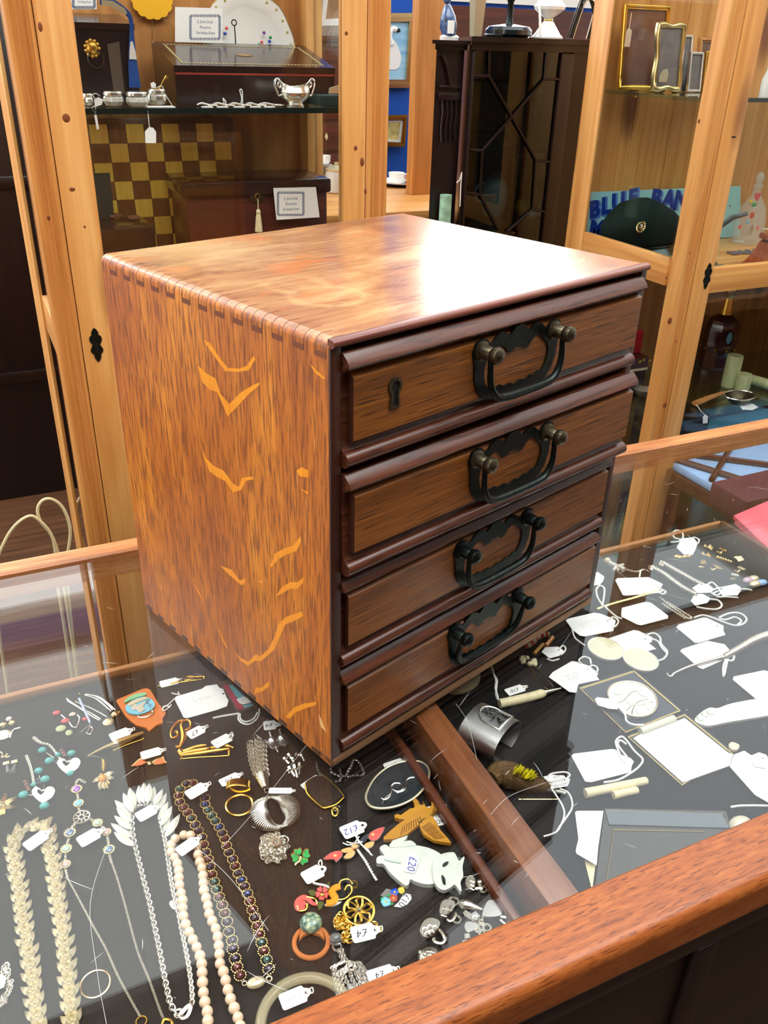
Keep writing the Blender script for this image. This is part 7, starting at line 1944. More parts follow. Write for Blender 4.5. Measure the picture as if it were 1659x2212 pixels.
# ---------------------------------------------------------------- between the cabinets
r = thing('tall_chest', 'tall mahogany chest with small bone lock plates seen through the left cabinet', 'chest of drawers', (.79, 2.5, FZ))
part(r, 'body', MB().box(.55, 1.03, 2.37, 2.75, FZ, .585, .004), M['mahogx'])
for z0, z1 in ((-.05, .09), (.10, .255), (.265, .35), (.36, .565)):
    d = part(r, 'drawer', MB().box(.57, 1.01, 2.358, 2.369, z0, z1, .003), M['mahogx'])
    part(d, 'lock_plate', MB().plate(sym([(0, .012), (.006, .0), (0, -.012)]), .001, M=Matrix.Translation((PY(705, 290, 2.358).x, 2.358, (z0 + z1) / 2)) @ HF), M['ivory'])
part(r, 'cornice', MB().box(.54, 1.04, 2.345, 2.76, .586, .600, .003), M['mahogx'])
def framed(label, quad, yy, border, mf, canvas, mount=None, th=.02, name='framed_picture', cat='picture', grp=None):
    """picture hanging at depth yy; quad are photo corners of the frame"""
    q = [PY(a, b, yy) for a, b in quad]; r = thing(name, label, cat, (q[0] + q[1] + q[2] + q[3]) / 4, grp)
    MY = Matrix(((1, 0, 0, 0), (0, 0, -1, yy + th), (0, 1, 0, 0), (0, 0, 0, 1))); o = [Vector((p.x, p.z, 0)) for p in q]; c = sum(o, Vector()) / 4
    def ins(d): return [p + Vector((math.copysign(d, c.x - p.x), math.copysign(d, c.y - p.y), 0)) for p in o]
    m = MB(); i0 = ins(border)
    for z0, a, b in ((th * .0, o, i0),):
        m.plate(a, th * .7, [b], M=MY)
    m.plate(ins(border * .25), th, [ins(border * .6)], M=MY); part(r, 'frame', m, mf)
    if mount: part(r, 'mount', MB().plate(ins(border * .98), th * .3, [ins(border * 1.5)], M=MY), mount)
    part(r, 'picture', MB().plate(ins(border * .98), th * .2, M=MY), canvas)
    return r, MY @ Matrix.Translation((0, 0, th * .22))
M['canvasblue'] = wood('painted_water', (190, 224, 240), (150, 200, 228), (92, 156, 202), 0, rough=.6, pore=0, fine=40, along=6)
r, U = framed('gold framed painting of a white swan on pale water on the blue wall', [(800, 28), (902, 28), (893, 190), (790, 190)], 2.965, .030, M['goldp'], M['canvasblue'], None, .024)
m = MB(); Pq = lambda x, y: (PY(*k('a3', x, y), 2.965).x, PY(*k('a3', x, y), 2.965).z)
m.plate(cr([Vector((*Pq(*p), 0)) for p in ((120, 300), (170, 280), (205, 320), (232, 400), (225, 470), (190, 500), (120, 490), (60, 450))], 4, True), .002, M=U)
m.tube(cr([U @ Vector((*Pq(*p), .001)) for p in ((165, 320), (150, 260), (160, 220), (180, 205), (200, 212))], 5), .011, 8)
part(r, 'swan', m, M['white'], 'white swan'); part(r, 'beak', MB().ell(U @ Vector((*Pq(210, 218), .003)), (.012, .004, .007), 8, 5), M['black'])
r, U = framed('small framed landscape with cream mount on the blue wall', [(828, 250), (882, 248), (876, 318), (824, 317)], 2.965, .018, M['goldd'], plain('ochre_landscape', (206, 190, 120), .6, var=.4, vs=26), M['paper'], .018)
r, U = framed('grey framed picture glimpsed through the top of the left cabinet', [(676, -60), (772, -60), (772, 84), (671, 84)], 2.965, .045, plain('grey_frame', (150, 138, 128), .5), plain('brown_print', (150, 120, 90), .6, var=.4, vs=14), M['paper'], .02)
r = thing('pine_table', 'pine topped table carrying crockery in front of the blue wall', 'table', (.89, 2.06, FZ))
part(r, 'table_top', MB().box(.56, 1.22, 1.78, 2.34, .135, .160, .003), M['pinex']); part(r, 'apron', MB().box(.58, 1.20, 1.80, 2.32, .03, .134), M['mahogx'])
for x in (.60, 1.18):
    for y in (1.83, 2.29): part(r, 'leg', MB().box(x - .02, x + .02, y - .02, y + .02, FZ, .03), M['mahogx'])
r = thing('pine_post', 'broad pine upright standing against the blue wall', 'post', (1.0, 2.05, FZ)); a, b = PY(893, 300, 2.05), PY(952, 300, 2.05)
part(r, 'board', MB().box(a.x, b.x, 2.05, 2.09, .1605, 1.35, .001), M['pinedark'])
def onz(x, y, z=.1605): return PZ(x, y, z)
p = onz(866, 400); r = thing('serving_dish', 'blue and white dish under a white teacup', 'dish', p)
part(r, 'dish', MB().lathe([(0, .0), (.045, 0), (.078, .012), (.080, .015), (.045, .005), (0, .004)], 28, 0, Matrix.Translation(p)), M['white']); part(r, 'blue_band', MB().lathe([(.052, .0035), (.076, .0128), (.0765, .0112), (.052, .0020)], 28, 0, Matrix.Translation(p)), M['bluee'])
cz_ = p + Vector((-.02, -.005, .006)); r = thing('teacup', 'white teacup standing on the blue and white dish', 'cup', cz_)
part(r, 'cup', MB().lathe([(.014, 0), (.02, .004), (.026, .022), (.028, .036), (.0265, .036), (.024, .02), (0, .006)], 22, 0, Matrix.Translation(cz_)), M['white']); part(r, 'handle', MB().torus(cz_ + Vector((.033, 0, .02)), .010, .0025, 16, 7, q=Matrix.Rotation(PI / 2, 3, 'X')), M['white'])
p = onz(888, 398) ; r = thing('teacup', 'copper pink cup half hidden behind the broad pine upright', 'cup', p); part(r, 'cup', MB().lathe([(.014, 0), (.024, .010), (.026, .028), (.024, .028), (0, .006)], 20, 0, Matrix.Translation(p)), plain('copper_lustre', (200, 140, 110), .25, .4))
p = PZ(690, 402, .1605)
r = thing('plate_stack', 'stack of cream plates with cups on top seen through the left cabinet', 'plate stack', p); r['group'] = 'crockery behind the left cabinet'
m = MB()
for i in range(14): m.lathe([(0, i * .0048), (.022, i * .0048), (.044, .004 + i * .0048), (.045, .005 + i * .0048), (.022, .002 + i * .0048), (0, .002 + i * .0048)], 20, 0, Matrix.Translation(p))
part(r, 'plates', m, M['white'], ang=20)
m = MB()
for dx in (-.018, .02): m.lathe([(.010, .068), (.018, .075), (.020, .095), (.018, .095), (0, .072)], 16, 0, Matrix.Translation(p + Vector((dx, 0, 0))))
part(r, 'cups', m, M['white'])
p = PZ(727, 416, .1605); r = thing('storage_jar', 'pale lidded stoneware jar seen through the left cabinet', 'jar', p)
part(r, 'jar', MB().lathe([(.030, 0), (.034, .004), (.036, .055), (.032, .066), (.030, .066), (0, .06)], 24, 0, Matrix.Translation(p)), plain('stoneware', (196, 190, 180), .3, coat=.4)); part(r, 'lid', MB().lathe([(.034, .066), (.035, .072), (.020, .080), (.006, .083), (.008, .09), (0, .092)], 24, 0, Matrix.Translation(p)), M['cream'])

r = thing('wooden_screen', 'red brown wooden screen standing behind the dark glazed cabinet', 'screen', (1.45, 2.36, FZ)); part(r, 'panel', MB().box(1.262, 1.95, 2.36, 2.38, FZ, .70), M['mahogx'])
# mahogany corner cabinet with astragal door
MY0 = 1.30
def k3(x, y, yy=MY0): return PY(*k('a3', x, y), yy)
r = thing('astragal_cabinet', 'dark mahogany glazed cabinet with crossing glazing bars between the pine cabinets', 'cabinet', (1.0, 1.45, FZ))
xl, xr_ = .848, 1.123
part(r, 'carcass', MB().prism([(xl - .006, MY0), (xl, MY0), (xl + .156, 1.60), (xl + .156, 1.62), (xl + .150, 1.62)], FZ, .585, 2).box(1.118, 1.162, MY0 + .004, 1.62, FZ, .590).box(xl + .156, 1.118, 1.60, 1.62, FZ, .585).prism([(xl + .008, MY0 + .02), (1.118, MY0 + .02), (1.118, 1.60), (xl + .154, 1.60)], .19, .20, 2).prism([(xl + .008, MY0 + .02), (1.118, MY0 + .02), (1.118, 1.60), (xl + .154, 1.60)], FZ, -.3, 2), M['mahog'])
part(r, 'cornice', MB().prism([(.835, MY0 - .018), (1.172, MY0 - .018), (1.172, 1.63), (1.0, 1.63)], .590, .601, 2).prism([(.842, MY0 - .008), (1.165, MY0 - .008), (1.165, 1.625), (1.0, 1.625)], .575, .5895, 2), M['mahog'])
tl_, tr_ = k3(752, 350), k3(1372, 350)
d = part(r, 'door_frame', MB().box(xl, tl_.x, MY0 - .004, MY0 + .014, -.1, .574, .002).box(tr_.x, 1.117, MY0 - .004, MY0 + .014, -.1, .574, .002).box(tl_.x, tr_.x, MY0 - .003, MY0 + .013, tl_.z, .574, .002).box(tl_.x, tr_.x, MY0 - .003, MY0 + .013, -.1, -.04, .002), M['mahog'])
m = MB()
for a, b in (((855, 345), (850, 545)), ((1268, 345), (1250, 565)), ((745, 545), (850, 545)), ((1250, 565), (1360, 567)), ((850, 545), (1190, 1150)), ((1250, 565), (803, 1080)), ((1190, 1150), (1165, 1500)), ((1190, 1150), (1290, 1160)), ((712, 1075), (803, 1080)), ((803, 1080), (785, 1395)), ((688, 1380), (785, 1395)), ((785, 1395), (920, 1650)), ((1165, 1500), (980, 1660)), ((1165, 1500), (1260, 1520))):
    m.tube([k3(*a), k3(*b)], .0032, 6)
part(d, 'glazing_bars', m, M['mahog'])
part(d, 'door_pane', MB().box(tl_.x, tr_.x, MY0 + .004, MY0 + .006, -.04, tl_.z), M['dimglass'])
part(r, 'shelf', MB().prism([(xl + .014, MY0 + .03), (1.118, MY0 + .03), (1.118, 1.60), (xl + .154, 1.60)], .352, .360, 2), M['mahog'])
part(r, 'wing', MB().prism([(.772, MY0 + .02), (xl - .007, MY0 + .02), (xl + .03, MY0 + .09)], FZ, .574, 2), M['mahog'])
a = k3(520, 360, MY0 + .02); wx0, wx1 = .780, .834; m = MB()
for z0, z1 in ((.5, .505), (.475, .49)): m.box(wx0, wx1, MY0 + .012, MY0 + .02, z0, z1, .001)
for i in range(4):
    x = wx0 + .010 + i * .0115; m.tube([Vector((x, MY0 + .016, .475)), Vector((x + .002, MY0 + .014, .45)), Vector((x, MY0 + .016, .42)), Vector((x + .002, MY0 + .014, .39))], .0022, 6)
m.tube(cr([Vector((wx0 + .004, MY0 + .014, .565)), Vector((wx0 + .018, MY0 + .012, .54)), Vector((wx0 + .028, MY0 + .012, .505))], 5), .004, 7)
part(r, 'fretwork', m, M['mahog']); part(r, 'wing_cornice', MB().prism([(.748, MY0 - .004), (.841, MY0 - .004), (.875, 1.40)], .585, .592, 2).prism([(.762, MY0 + .008), (.841, MY0 + .008), (.875, 1.40)], .574, .585, 2), M['mahog'])
part(r, 'key_ribbon', MB().tube([k3(655, 1235, MY0 - .008), k3(648, 1330, MY0 - .008), k3(642, 1480, MY0 - .008)], .0016, 6).tube([k3(655, 1240, MY0 - .008), k3(640, 1290, MY0 - .008), k3(618, 1310, MY0 - .008)], .0014, 6), M['string'], 'pale ribbon on the key')
part(r, 'tin', MB().lathe([(0, 0), (.014, 0), (.014, .075), (0, .076)], 18, 0, Matrix.Translation((k3(540, 1340, MY0 - .0).x, MY0 - .004, .205))), plain('green_white_tin', (150, 190, 160), .3, var=.35, vs=60), 'striped pale tin showing in the wing')
yb = 1.44
p = k3(815, 1245, yb); p.x += .022; yb = 1.42; q = Matrix.Translation((p.x, yb, .2005)) @ Matrix.Diagonal((.8, .8, 1, 1)); r = thing('white_jug', 'white china jug inside the dark glazed cabinet', 'jug', (p.x, yb, .2005))
part(r, 'body', MB().lathe([(.020, 0), (.028, .004), (.042, .03), (.044, .06), (.036, .085), (.022, .098), (.024, .108), (.018, .106), (0, .09)], 22, 0, q), M['white']); part(r, 'handle', MB().torus(q @ Vector((-.044, 0, .06)), .022, .004, 16, 7, q=Matrix.Rotation(PI / 2, 3, 'X')), M['white'])
p = PZ(*k('a3', 1085, 1545), .2005); r = thing('yellow_ball', 'yellow ball in the dark glazed cabinet', 'ball', p); part(r, 'ball', MB().ell(p + Vector((0, 0, .0205)), .0205, 20, 12), plain('yellow_ball', (214, 168, 48), .3))
p = PZ(*k('a3', 1180, 1570), .2005); r = thing('white_figure', 'white china shell beside the yellow ball', 'ornament', p); part(r, 'shell', MB().ell(p + Vector((0, 0, .012)), (.026, .014, .012), 14, 8).ell(p + Vector((.018, 0, .022)), (.010, .009, .012), 10, 7), M['white'])
p = PZ(*k('a3', 1245, 1560), .2005); r = thing('white_egg', 'white egg shaped ornament at the door edge of the glazed cabinet', 'ornament', p); part(r, 'egg', MB().ell(p + Vector((0, 0, .022)), (.014, .014, .022), 14, 9), M['white'])
for i, (x, y) in enumerate(((850, 770), (840, 830), (850, 725))):
    p = k3(x, y, 1.5); r = thing('silver_dish', ('silver dish in the dark cabinet, middle of three', 'silver dish in the dark cabinet, lowest of three', 'silver dish in the dark cabinet, highest of three')[i], 'dish', p, 'silver dishes behind the crossing bars')
    z = .3605 + (.018, .0, .036)[i]; part(r, 'dish', MB().lathe([(0, 0), (.024, 0), (.036, .006), (.036, .008), (.022, .003), (0, .002)] if i != 1 else [(0, 0), (.036, 0), (.038, .016), (.034, .017), (.02, .004), (0, .003)], 20, 0, Matrix.Translation((p.x, 1.5, z))), M['silverd'])
p = k3(950, 700, 1.5); r = thing('candlestick', 'slim silver candlestick in the dark glazed cabinet', 'candlestick', (p.x + .02, 1.5, .3605)); part(r, 'stick', MB().lathe([(.016, 0), (.016, .004), (.005, .010), (.004, .05), (.007, .055), (.004, .06), (.005, .09), (.008, .096), (0, .097)], 16, 0, Matrix.Translation((p.x + .02, 1.5, .3605))), M['silverd'])
# on top of it
CT = .6015
p = PY(985, 78, 1.33); r = thing('figurine', 'blue and white china figurine with a tag on the dark cabinet', 'figurine', (p.x, 1.36, .5925)); q = Matrix.Translation((p.x, 1.36, .5925))
part(r, 'base', MB().lathe([(.020, 0), (.021, .006), (.016, .010), (0, .010)], 18, 0, q @ Matrix.Diagonal((1.1, .7, 1, 1))), M['white'])
part(r, 'body', MB().lathe([(.014, .008), (.019, .025), (.016, .045), (.010, .060), (.006, .068)], 16, 0, q @ Matrix.Rotation(R_(-8), 4, 'Y')).ell(q @ Vector((-.010, 0, .076)), .0085, 10, 8), plain('delft_blue', (70, 96, 140), .2, coat=.6, var=.8, vs=120))
part(r, 'tag', MB().box(p.x - .017, p.x - .001, 1.338, 1.339, .605, .630), M['paper'], 'white tag')
p = PY(1043, 66, 1.34); r = thing('cream_vase', 'cream square vase on the dark cabinet', 'vase', (p.x, 1.37, CT)); part(r, 'vase', MB().lathe([(.013, 0), (.014, .003), (.019, .075), (.021, .080), (.018, .080), (0, .07)], 4, 0, Matrix.Translation((p.x, 1.37, CT)) @ Matrix.Rotation(PI / 4, 4, 'Z')), M['cream'], ang=20)
p = PY(1115, 56, 1.36); r = thing('telephone', 'black round based telephone on the dark cabinet', 'telephone', (p.x, 1.39, CT)); q = Matrix.Translation((p.x, 1.39, CT))
part(r, 'base', MB().lathe([(0, 0), (.046, 0), (.053, .006), (.053, .015), (.046, .022), (.012, .027), (0, .027)], 28, 0, q), plain('black_bakelite', (20, 30, 34), .15, coat=.6)); part(r, 'stem', MB().lathe([(.010, .026), (.007, .036), (.007, .07), (.012, .08), (0, .082)], 16, 0, q), M['bronze']); part(r, 'foot', MB().box(p.x - .075, p.x - .02, 1.355, 1.375, CT, CT + .006, .002), M['bronze'])
p = PY(1192, 55, 1.34); r = thing('lamp_base', 'white china lamp base with a gold waist on the dark cabinet', 'lamp', (p.x, 1.355, CT)); q = Matrix.Translation((p.x, 1.355, CT))
part(r, 'body', MB().lathe([(.0355, 0), (.036, .003), (.030, .008), (.012, .033), (.0085, .036), (.0085, .039), (.012, .043), (.034, .058), (.036, .064), (.030, .07), (.012, .10), (0, .10)], 28, 0, q), M['white']); part(r, 'gold_waist', MB().torus(q @ Vector((0, 0, .0375)), .0086, .0018, 22, 8), M['gold'])
part(r, 'cord', MB().tube([q @ Vector((-.036, -.004, .09)), q @ Vector((-.037, -.020, .04)), q @ Vector((-.037, -.028, .005))], .003, 7), M['string'])
p = PY(1255, 45, 1.38); r = thing('wire_bundle', 'bundle of dark cables at the end of the dark cabinet', 'cable', (p.x, 1.38, CT)); rs = random.Random(2)
for i in range(6):
    a = PY(1232 + rs.uniform(0, 10), 20 + rs.uniform(-12, 30), 1.385); b = PY(1282, 2 + i * 6, 1.385); part(r, 'wire', MB().tube(cr([Vector((a.x, 1.385, CT + .003)), (a + b) / 2 + Vector((0, 0, .016 + .004 * i)), b, b + Vector((.012, .01, -.02)), Vector((b.x + .004, 1.40, CT + .003))], 6), .0016, 6), M['bronze'] if i else M['silverd'])

# ---------------------------------------------------------------- right pine cabinet
RX0, RX1, RY0, RY1 = 1.0680, 1.95, .800, 1.182
rc = thing('display_cabinet', 'pine glass cabinet at the right with picture frames and a dark cap', 'cabinet', (1.5, .97, FZ), 'pine glass cabinets')
upright(rc, 'corner_post', RX0 + .010, 1.1150, RY0, RY0 + .032, True)
upright(rc, 'corner_post', RX1 - .06, RX1, RY0, RY0 + .032, True)
upright(rc, 'back_post', RX0, RX0 + .008, 1.118, RY1); upright(rc, 'back_post', RX1 - .03, RX1, 1.08, RY1)
d = part(rc, 'door', MB().box(1.1165, 1.1660, RY0 + .001, RY0 + .022, FZ + .03, TOPZ - .004, .001), M['pine']); part(d, 'door_stile', MB().box(1.832, 1.888, RY0 + .001, RY0 + .022, FZ + .03, TOPZ - .004, .001), M['pine'])
for a, b in ((.141, .192), (TOPZ - .045, TOPZ - .005), (FZ + .03, FZ + .10)): part(d, 'door_rail', MB().box(1.166, 1.832, RY0 + .002, RY0 + .021, a, b, .001), M['pinex'])
part(d, 'door_pane', MB().box(1.166, 1.832, RY0 + .010, RY0 + .014, .192, TOPZ - .045), M['cabglass']); part(d, 'door_pane', MB().box(1.166, 1.832, RY0 + .010, RY0 + .014, FZ + .10, .141), M['cabglass'])
escutcheon(rc, PY(1528, 596, RY0 + .001).x, .178, RY0 + .001)
knots(rc, ((1510, 262, .003, .004), (1447, 693, .006, .007), (1437, 875, .006, .006), (1461, 737, .002, .002), (1490, 546, .003, .002), (1577, 445, .002, .002), (1565, 110, .003, .003), (1440, 600, .003, .0025)))
part(rc, 'nail_hole', MB().ell(PY(1585, 296, RY0 + .001), (.0060, .0009, .0016), 10, 6), M['black'])
for z0, z1 in ((.158, .214), (TOPZ - .04, TOPZ - .002), (FZ, FZ + .08)): part(rc, 'side_rail', MB().box(RX0 + .002, RX0 + .015, RY0 + .032, 1.118, z0, z1, .001), M['piney']); part(rc, 'side_rail', MB().box(RX1 - .024, RX1 - .002, RY0 + .032, 1.08, z0, z1, .001), M['piney'])
for z0, z1 in ((FZ + .08, .158), (.214, TOPZ - .04)): part(rc, 'side_pane', MB().box(RX0 + .005, RX0 + .009, RY0 + .032, 1.118, z0, z1), M['cabglass'])
m = MB()
for i in range(8): x = RX0 + .028 + i * .111; m.box(x, x + .1095, RY1 - .014, RY1 - .002, FZ, TOPZ - .001)
part(rc, 'back_boards', m, M['pine'])
part(rc, 'added_glass_roof', MB().box(RX0, RX1, RY0, RY1, TOPZ, TOPZ + .006), M['cabglass']); part(rc, 'side_board', MB().box(RX1 - .014, RX1 - .010, RY0 + .032, 1.08, FZ + .08, TOPZ - .04), M['pinex'])  # unseen glass top added here too, letting the light in
part(rc, 'middle_floor', MB().box(RX0 + .028, RX1 - .026, RY0 + .034, RY1 - .016, .154, .166), M['pinex']); part(rc, 'bottom_floor', MB().box(RX0 + .028, RX1 - .026, RY0 + .034, RY1 - .016, FZ, FZ + .03), M['mahog'])
RS, RL = .5075, -.1640
for z in (RS, RL): part(rc, 'glass_shelf', MB().box(RX0 + .016, RX1 - .018, RY0 + .036, RY1 - .016, z - .007, z), M['shelfglass'], 'greenish glass shelf'); part(rc, 'shelf_edge', MB().box(RX0 + .016, RX1 - .018, RY0 + .0345, RY0 + .0358, z - .0075, z + .0002), M['edge'])
p = PX(*k('a4', 838, 785), 1.1); part(rc, 'shelf_peg', MB().tube([Vector((1.145, 1.098, RS - .010)), Vector((1.145, 1.114, RS - .010))], .0035, 8), M['gold'])

GRP = 'photo frames on the glass shelf'
def photo_frame(label, px0, px1, py0, py1, yy, bw, mat, pane, wavy=0.0, th=.010):
    x0, x1 = PY(px0, py1, yy).x, PY(px1, py1, yy).x; z1 = RS + (PY((px0 + px1) / 2, py0, yy).z - PY((px0 + px1) / 2, py1, yy).z)
    r = thing('picture_holder', label, 'photo frame', ((x0 + x1) / 2, yy, RS), GRP); tl = Matrix.Translation((0, yy, RS + .0012)) @ Matrix.Rotation(R_(-7), 4, 'X') @ HF; h = z1 - RS; n = 10
    def rect(d, wv=0):
        o = []
        for a, b in (((x0 + d, d), (x1 - d, d)), ((x1 - d, d), (x1 - d, h - d)), ((x1 - d, h - d), (x0 + d, h - d)), ((x0 + d, h - d), (x0 + d, d))):
            nx, ny = (b[1] - a[1]), -(b[0] - a[0]); ln = math.hypot(nx, ny)
            for i in range(n): t = i / n; w = wv * math.sin(2 * PI * t * 1.5); o.append((a[0] + (b[0] - a[0]) * t + nx / ln * w, max(.0, a[1] + (b[1] - a[1]) * t + ny / ln * w)))
        return o
    m = MB().plate(rect(wavy, wavy), th * .6, [rect(bw)], M=tl); m.tube([tl @ Vector((x, y, th * .6)) for x, y in rect(bw * .45 + wavy, wavy * .8)], bw * .32, 6, True); part(r, 'surround', m, mat)
    part(r, 'pane', MB().plate(rect(bw * .9), th * .3, M=tl), pane); part(r, 'easel_back', MB().prism([(yy + .006, RS + .002), (yy + .024, RS + .0005), (yy + .015, RS + h * .7)], (x0 + x1) / 2 - .006, (x0 + x1) / 2 + .006, 0), M['black'])
    return r, tl
pn = plain('brown_glass_print', (112, 74, 54), .08, coat=1, var=.25, vs=25); pg = plain('grey_glass_print', (120, 112, 108), .08, coat=1, var=.25, vs=30)
r, tl = photo_frame('largest gold photo frame with rope edge and a hanging tag', 1331, 1429, 10, 197, 1.095, .0095, M['gold'], pn)
c = PY(1356, 82, 1.083); part(r, 'tag', MB().plate([(c.x - .006, c.z - .016), (c.x + .008, c.z - .016), (c.x + .008, c.z + .012), (c.x + .003, c.z + .017), (c.x - .003, c.z + .017), (c.x - .006, c.z + .012)], .0006, M=Matrix(((1, 0, 0, 0), (0, 0, -1, 1.083), (0, 1, 0, 0), (0, 0, 0, 1)))).tube([c + Vector((0, -.0006, .015)), c + Vector((.001, 0, .045))], .0009, 5), plain('manila', (226, 196, 160), .8), 'buff tag on a thread')
r, tl = photo_frame('wavy edged silver photo frame in front of the largest gold frame', 1403, 1466, 50, 203, 1.01, .0105, M['goldp'], pg, .0022)
c = PY(1433, 165, .999); part(r, 'tag', MB().plate([(c.x - .011, c.z - .010), (c.x + .009, c.z - .010), (c.x + .010, c.z + .004), (c.x + .006, c.z + .014), (c.x - .004, c.z + .012), (c.x - .012, c.z)], .0006, M=Matrix(((1, 0, 0, 0), (0, 0, -1, .997), (0, 1, 0, 0), (0, 0, 0, 1)))), M['cream'], 'white tag')
photo_frame('silver photo frame just visible right of the wavy one', 1462, 1482, 78, 200, 1.06, .0045, M['silver'], pg)
photo_frame('small narrow silver photo frame standing in front', 1480, 1508, 116, 202, 1.03, .0042, M['silver'], pg)
photo_frame('brown wooden photo frame at the back, partly behind the pine post', 1498, 1548, 76, 190, 1.11, .009, M['pinedark'], pn)
photo_frame('bright gold photo frame with a cream picture beside the pine post', 1512, 1556, 116, 203, 1.05, .007, M['gold'], plain('cream_print', (236, 190, 130), .5))
p = PY(1655, 190, .92); r = thing('white_bottle', 'white bottle on the upper shelf at the right edge of the photo', 'bottle', (p.x, .92, RS)); part(r, 'bottle', MB().lathe([(0, 0), (.012, 0), (.012, .03), (.006, .045), (.006, .06), (0, .06)], 14, 0, Matrix.Translation((p.x, .92, RS))), M['white'])
p = PY(1672, 190, .95); r = thing('red_bead_string', 'string of red beads hanging at the right edge of the photo', 'beads', p)
part(r, 'beads', MB().ell((p.x, .95, RS + .012), .012, 10, 8).ell((p.x - .004, .95, RS + .034), .010, 10, 8).ell((p.x, .95, RS + .055), .010, 10, 8), plain('coral_bead', (190, 80, 50), .4), kind='stuff')

# sign, cap and cloth
yS = 1.152; q = [PY(x, y, yS) for x, y in ((1262, 416), (1600, 402), (1600, 505), (1256, 512))]
r = thing('enamel_sign', 'pale blue sign with dark blue capital letters leaning behind the dark cap', 'sign', ((q[0].x + q[1].x) / 2, yS, .166))
MY = Matrix(((1, 0, 0, 0), (0, 0, -1, yS + .003), (0, 1, 0, 0), (0, 0, 0, 1)))
part(r, 'panel', MB().plate([(q[0].x + .012, q[0].z), (q[1].x, q[1].z), (q[2].x, .168), (q[3].x + .012, .168)], .003, M=MY), plain('pale_aqua', (158, 216, 226), .35, coat=.3))
U = MY @ Matrix.Translation((0, 0, .0031))
lb = MB(); ls = MB()
for ch, x, y, s in (('B', 290, 1640, 1), ('L', 378, 1612, 1), ('U', 475, 1580, 1), ('E', 590, 1548, 1), ('B', 770, 1555, 1.05), ('A', 868, 1560, 1.05), ('N', 965, 1565, 1.05), ('D', 1062, 1575, 1.05), ('M', 305, 1795, 1), ('A', 410, 1770, 1), ('R', 505, 1750, 1), ('G', 605, 1735, 1), ('A', 705, 1735, 1), ('R', 800, 1740, 1), ('I', 870, 1745, 1), ('N', 945, 1752, 1), ('E', 1040, 1765, 1)):
    c = PY(*k('a4', x, y), yS); T_ = U @ Matrix.Translation((c.x + .005, c.z, 0)) @ Matrix.Rotation(R_(9 if x < 620 and y < 1700 else -3), 4, 'Z')
    lb.merge(text(ch, .052 * s, T_ @ Matrix.Translation((0, 0, .0004)), .0003, bold=.05)); ls.merge(text(ch, .052 * s, T_ @ Matrix.Translation((.0045, -.0030, 0)), .0002, bold=.09))
part(r, 'letters', lb, plain('navy_lettering', (18, 56, 150), .4)); part(r, 'letter_shadow', ls, plain('mid_blue_lettering', (88, 128, 206), .4))
p = PY(1378, 500, 1.078); cx, cy = p.x + .012, 1.076
r = thing('peaked_cap', 'dark green peaked cap with a silver badge in front of the blue sign', 'cap', (cx, cy, .167)); M['cap'] = plain('dark_green_serge', (20, 34, 30), .85, spec=.15, var=.2, vs=300)
q = Matrix.Translation((cx, cy, .167)); n = 36; vs = []; fs = []
for (s, z0, tz) in ((.86, .018, 0), (.94, .034, 0), (1.02, .054, .14), (1.04, .074, .28), (.96, .092, .40), (.70, .110, .46), (.36, .120, .48), (.02, .123, .48)):
    for j in range(n): a = 2 * PI * j / n; X_ = .108 * s * math.cos(a); vs.append((X_, .060 * s * math.sin(a), z0 - max(0, X_ - .0) * tz * .55 - max(0, -X_ - .055) * tz * .9))
for i in range(7):
    for j in range(n): fs.append((i * n + j, i * n + (j + 1) % n, (i + 1) * n + (j + 1) % n, (i + 1) * n + j))
fs += [tuple(range(n - 1, -1, -1)), tuple(7 * n + j for j in range(n))]
part(r, 'crown', MB().add(vs, fs, 0, q), M['cap'], ang=80)
part(r, 'band', MB().tube([q @ Vector((.0960 * math.cos(a), .0515 * math.sin(a), .020)) for a in [2 * PI * i / 40 for i in range(40)]], .0045, 8, True), plain('black_patent', (14, 18, 18), .15, coat=.8))
vs = []; n = 24
for z, s in ((.022, .82), (.016, .95), (.006, 1.12), (.003, 1.10), (.013, .93), (.018, .82)):
    for j in range(n + 1): a = PI + PI * j / n; vs.append((.108 * s * math.cos(a), .062 * s * math.sin(a) * 1.1, z))
fs = [(i * (n + 1) + j, i * (n + 1) + j + 1, ((i + 1) % 6) * (n + 1) + j + 1, ((i + 1) % 6) * (n + 1) + j) for i in range(6) for j in range(n)]
part(r, 'peak', MB().add(vs, fs, 0, q), plain('black_peak', (12, 18, 17), .12, coat=.8))
c0 = PY(*k('a4', 665, 1772), cy - .0635); B_ = Matrix.Translation(c0) @ HF; m = MB()
for i in range(14):
    a = R_(120 + 300 * i / 13); leafm(m, B_ @ Vector((.0098 * math.cos(a), .0098 * math.sin(a), 0)), B_ @ Vector((.0135 * math.cos(a + .35), .0135 * math.sin(a + .35), .0008)), .0034, .001, 0, .2, Vector((0, -1, 0)), n=4)
m.torus((0, 0, 0), .0095, .0012, 20, 6, 0, B_); part(r, 'badge_wreath', m, M['goldp']); part(r, 'badge_centre', MB().ell((0, 0, .001), (.0058, .0064, .0018), 10, 7, 0, B_), M['silver'])
part(r, 'badge_backing', MB().ell((0, 0, 0), (.0098, .0098, .0010), 14, 6, 0, B_), M['black'])
r = thing('khaki_cloth', 'folded khaki cloth lying under the dark cap', 'cloth', (1.14, .93, .166)); m = MB(); rs = random.Random(6)
for i in range(7): y = .87 + i * .018; m.tube(cr([Vector((1.092, y + rs.uniform(-.006, .006), .174)), Vector((1.12, y + rs.uniform(-.01, .01), .175 + rs.uniform(0, .004))), Vector((1.19, y + rs.uniform(-.01, .01), .174)), Vector((1.26, y, .174))], 5), .0075, 8)
part(r, 'folds', m, plain('khaki', (92, 88, 56), .85, var=.2, vs=120))

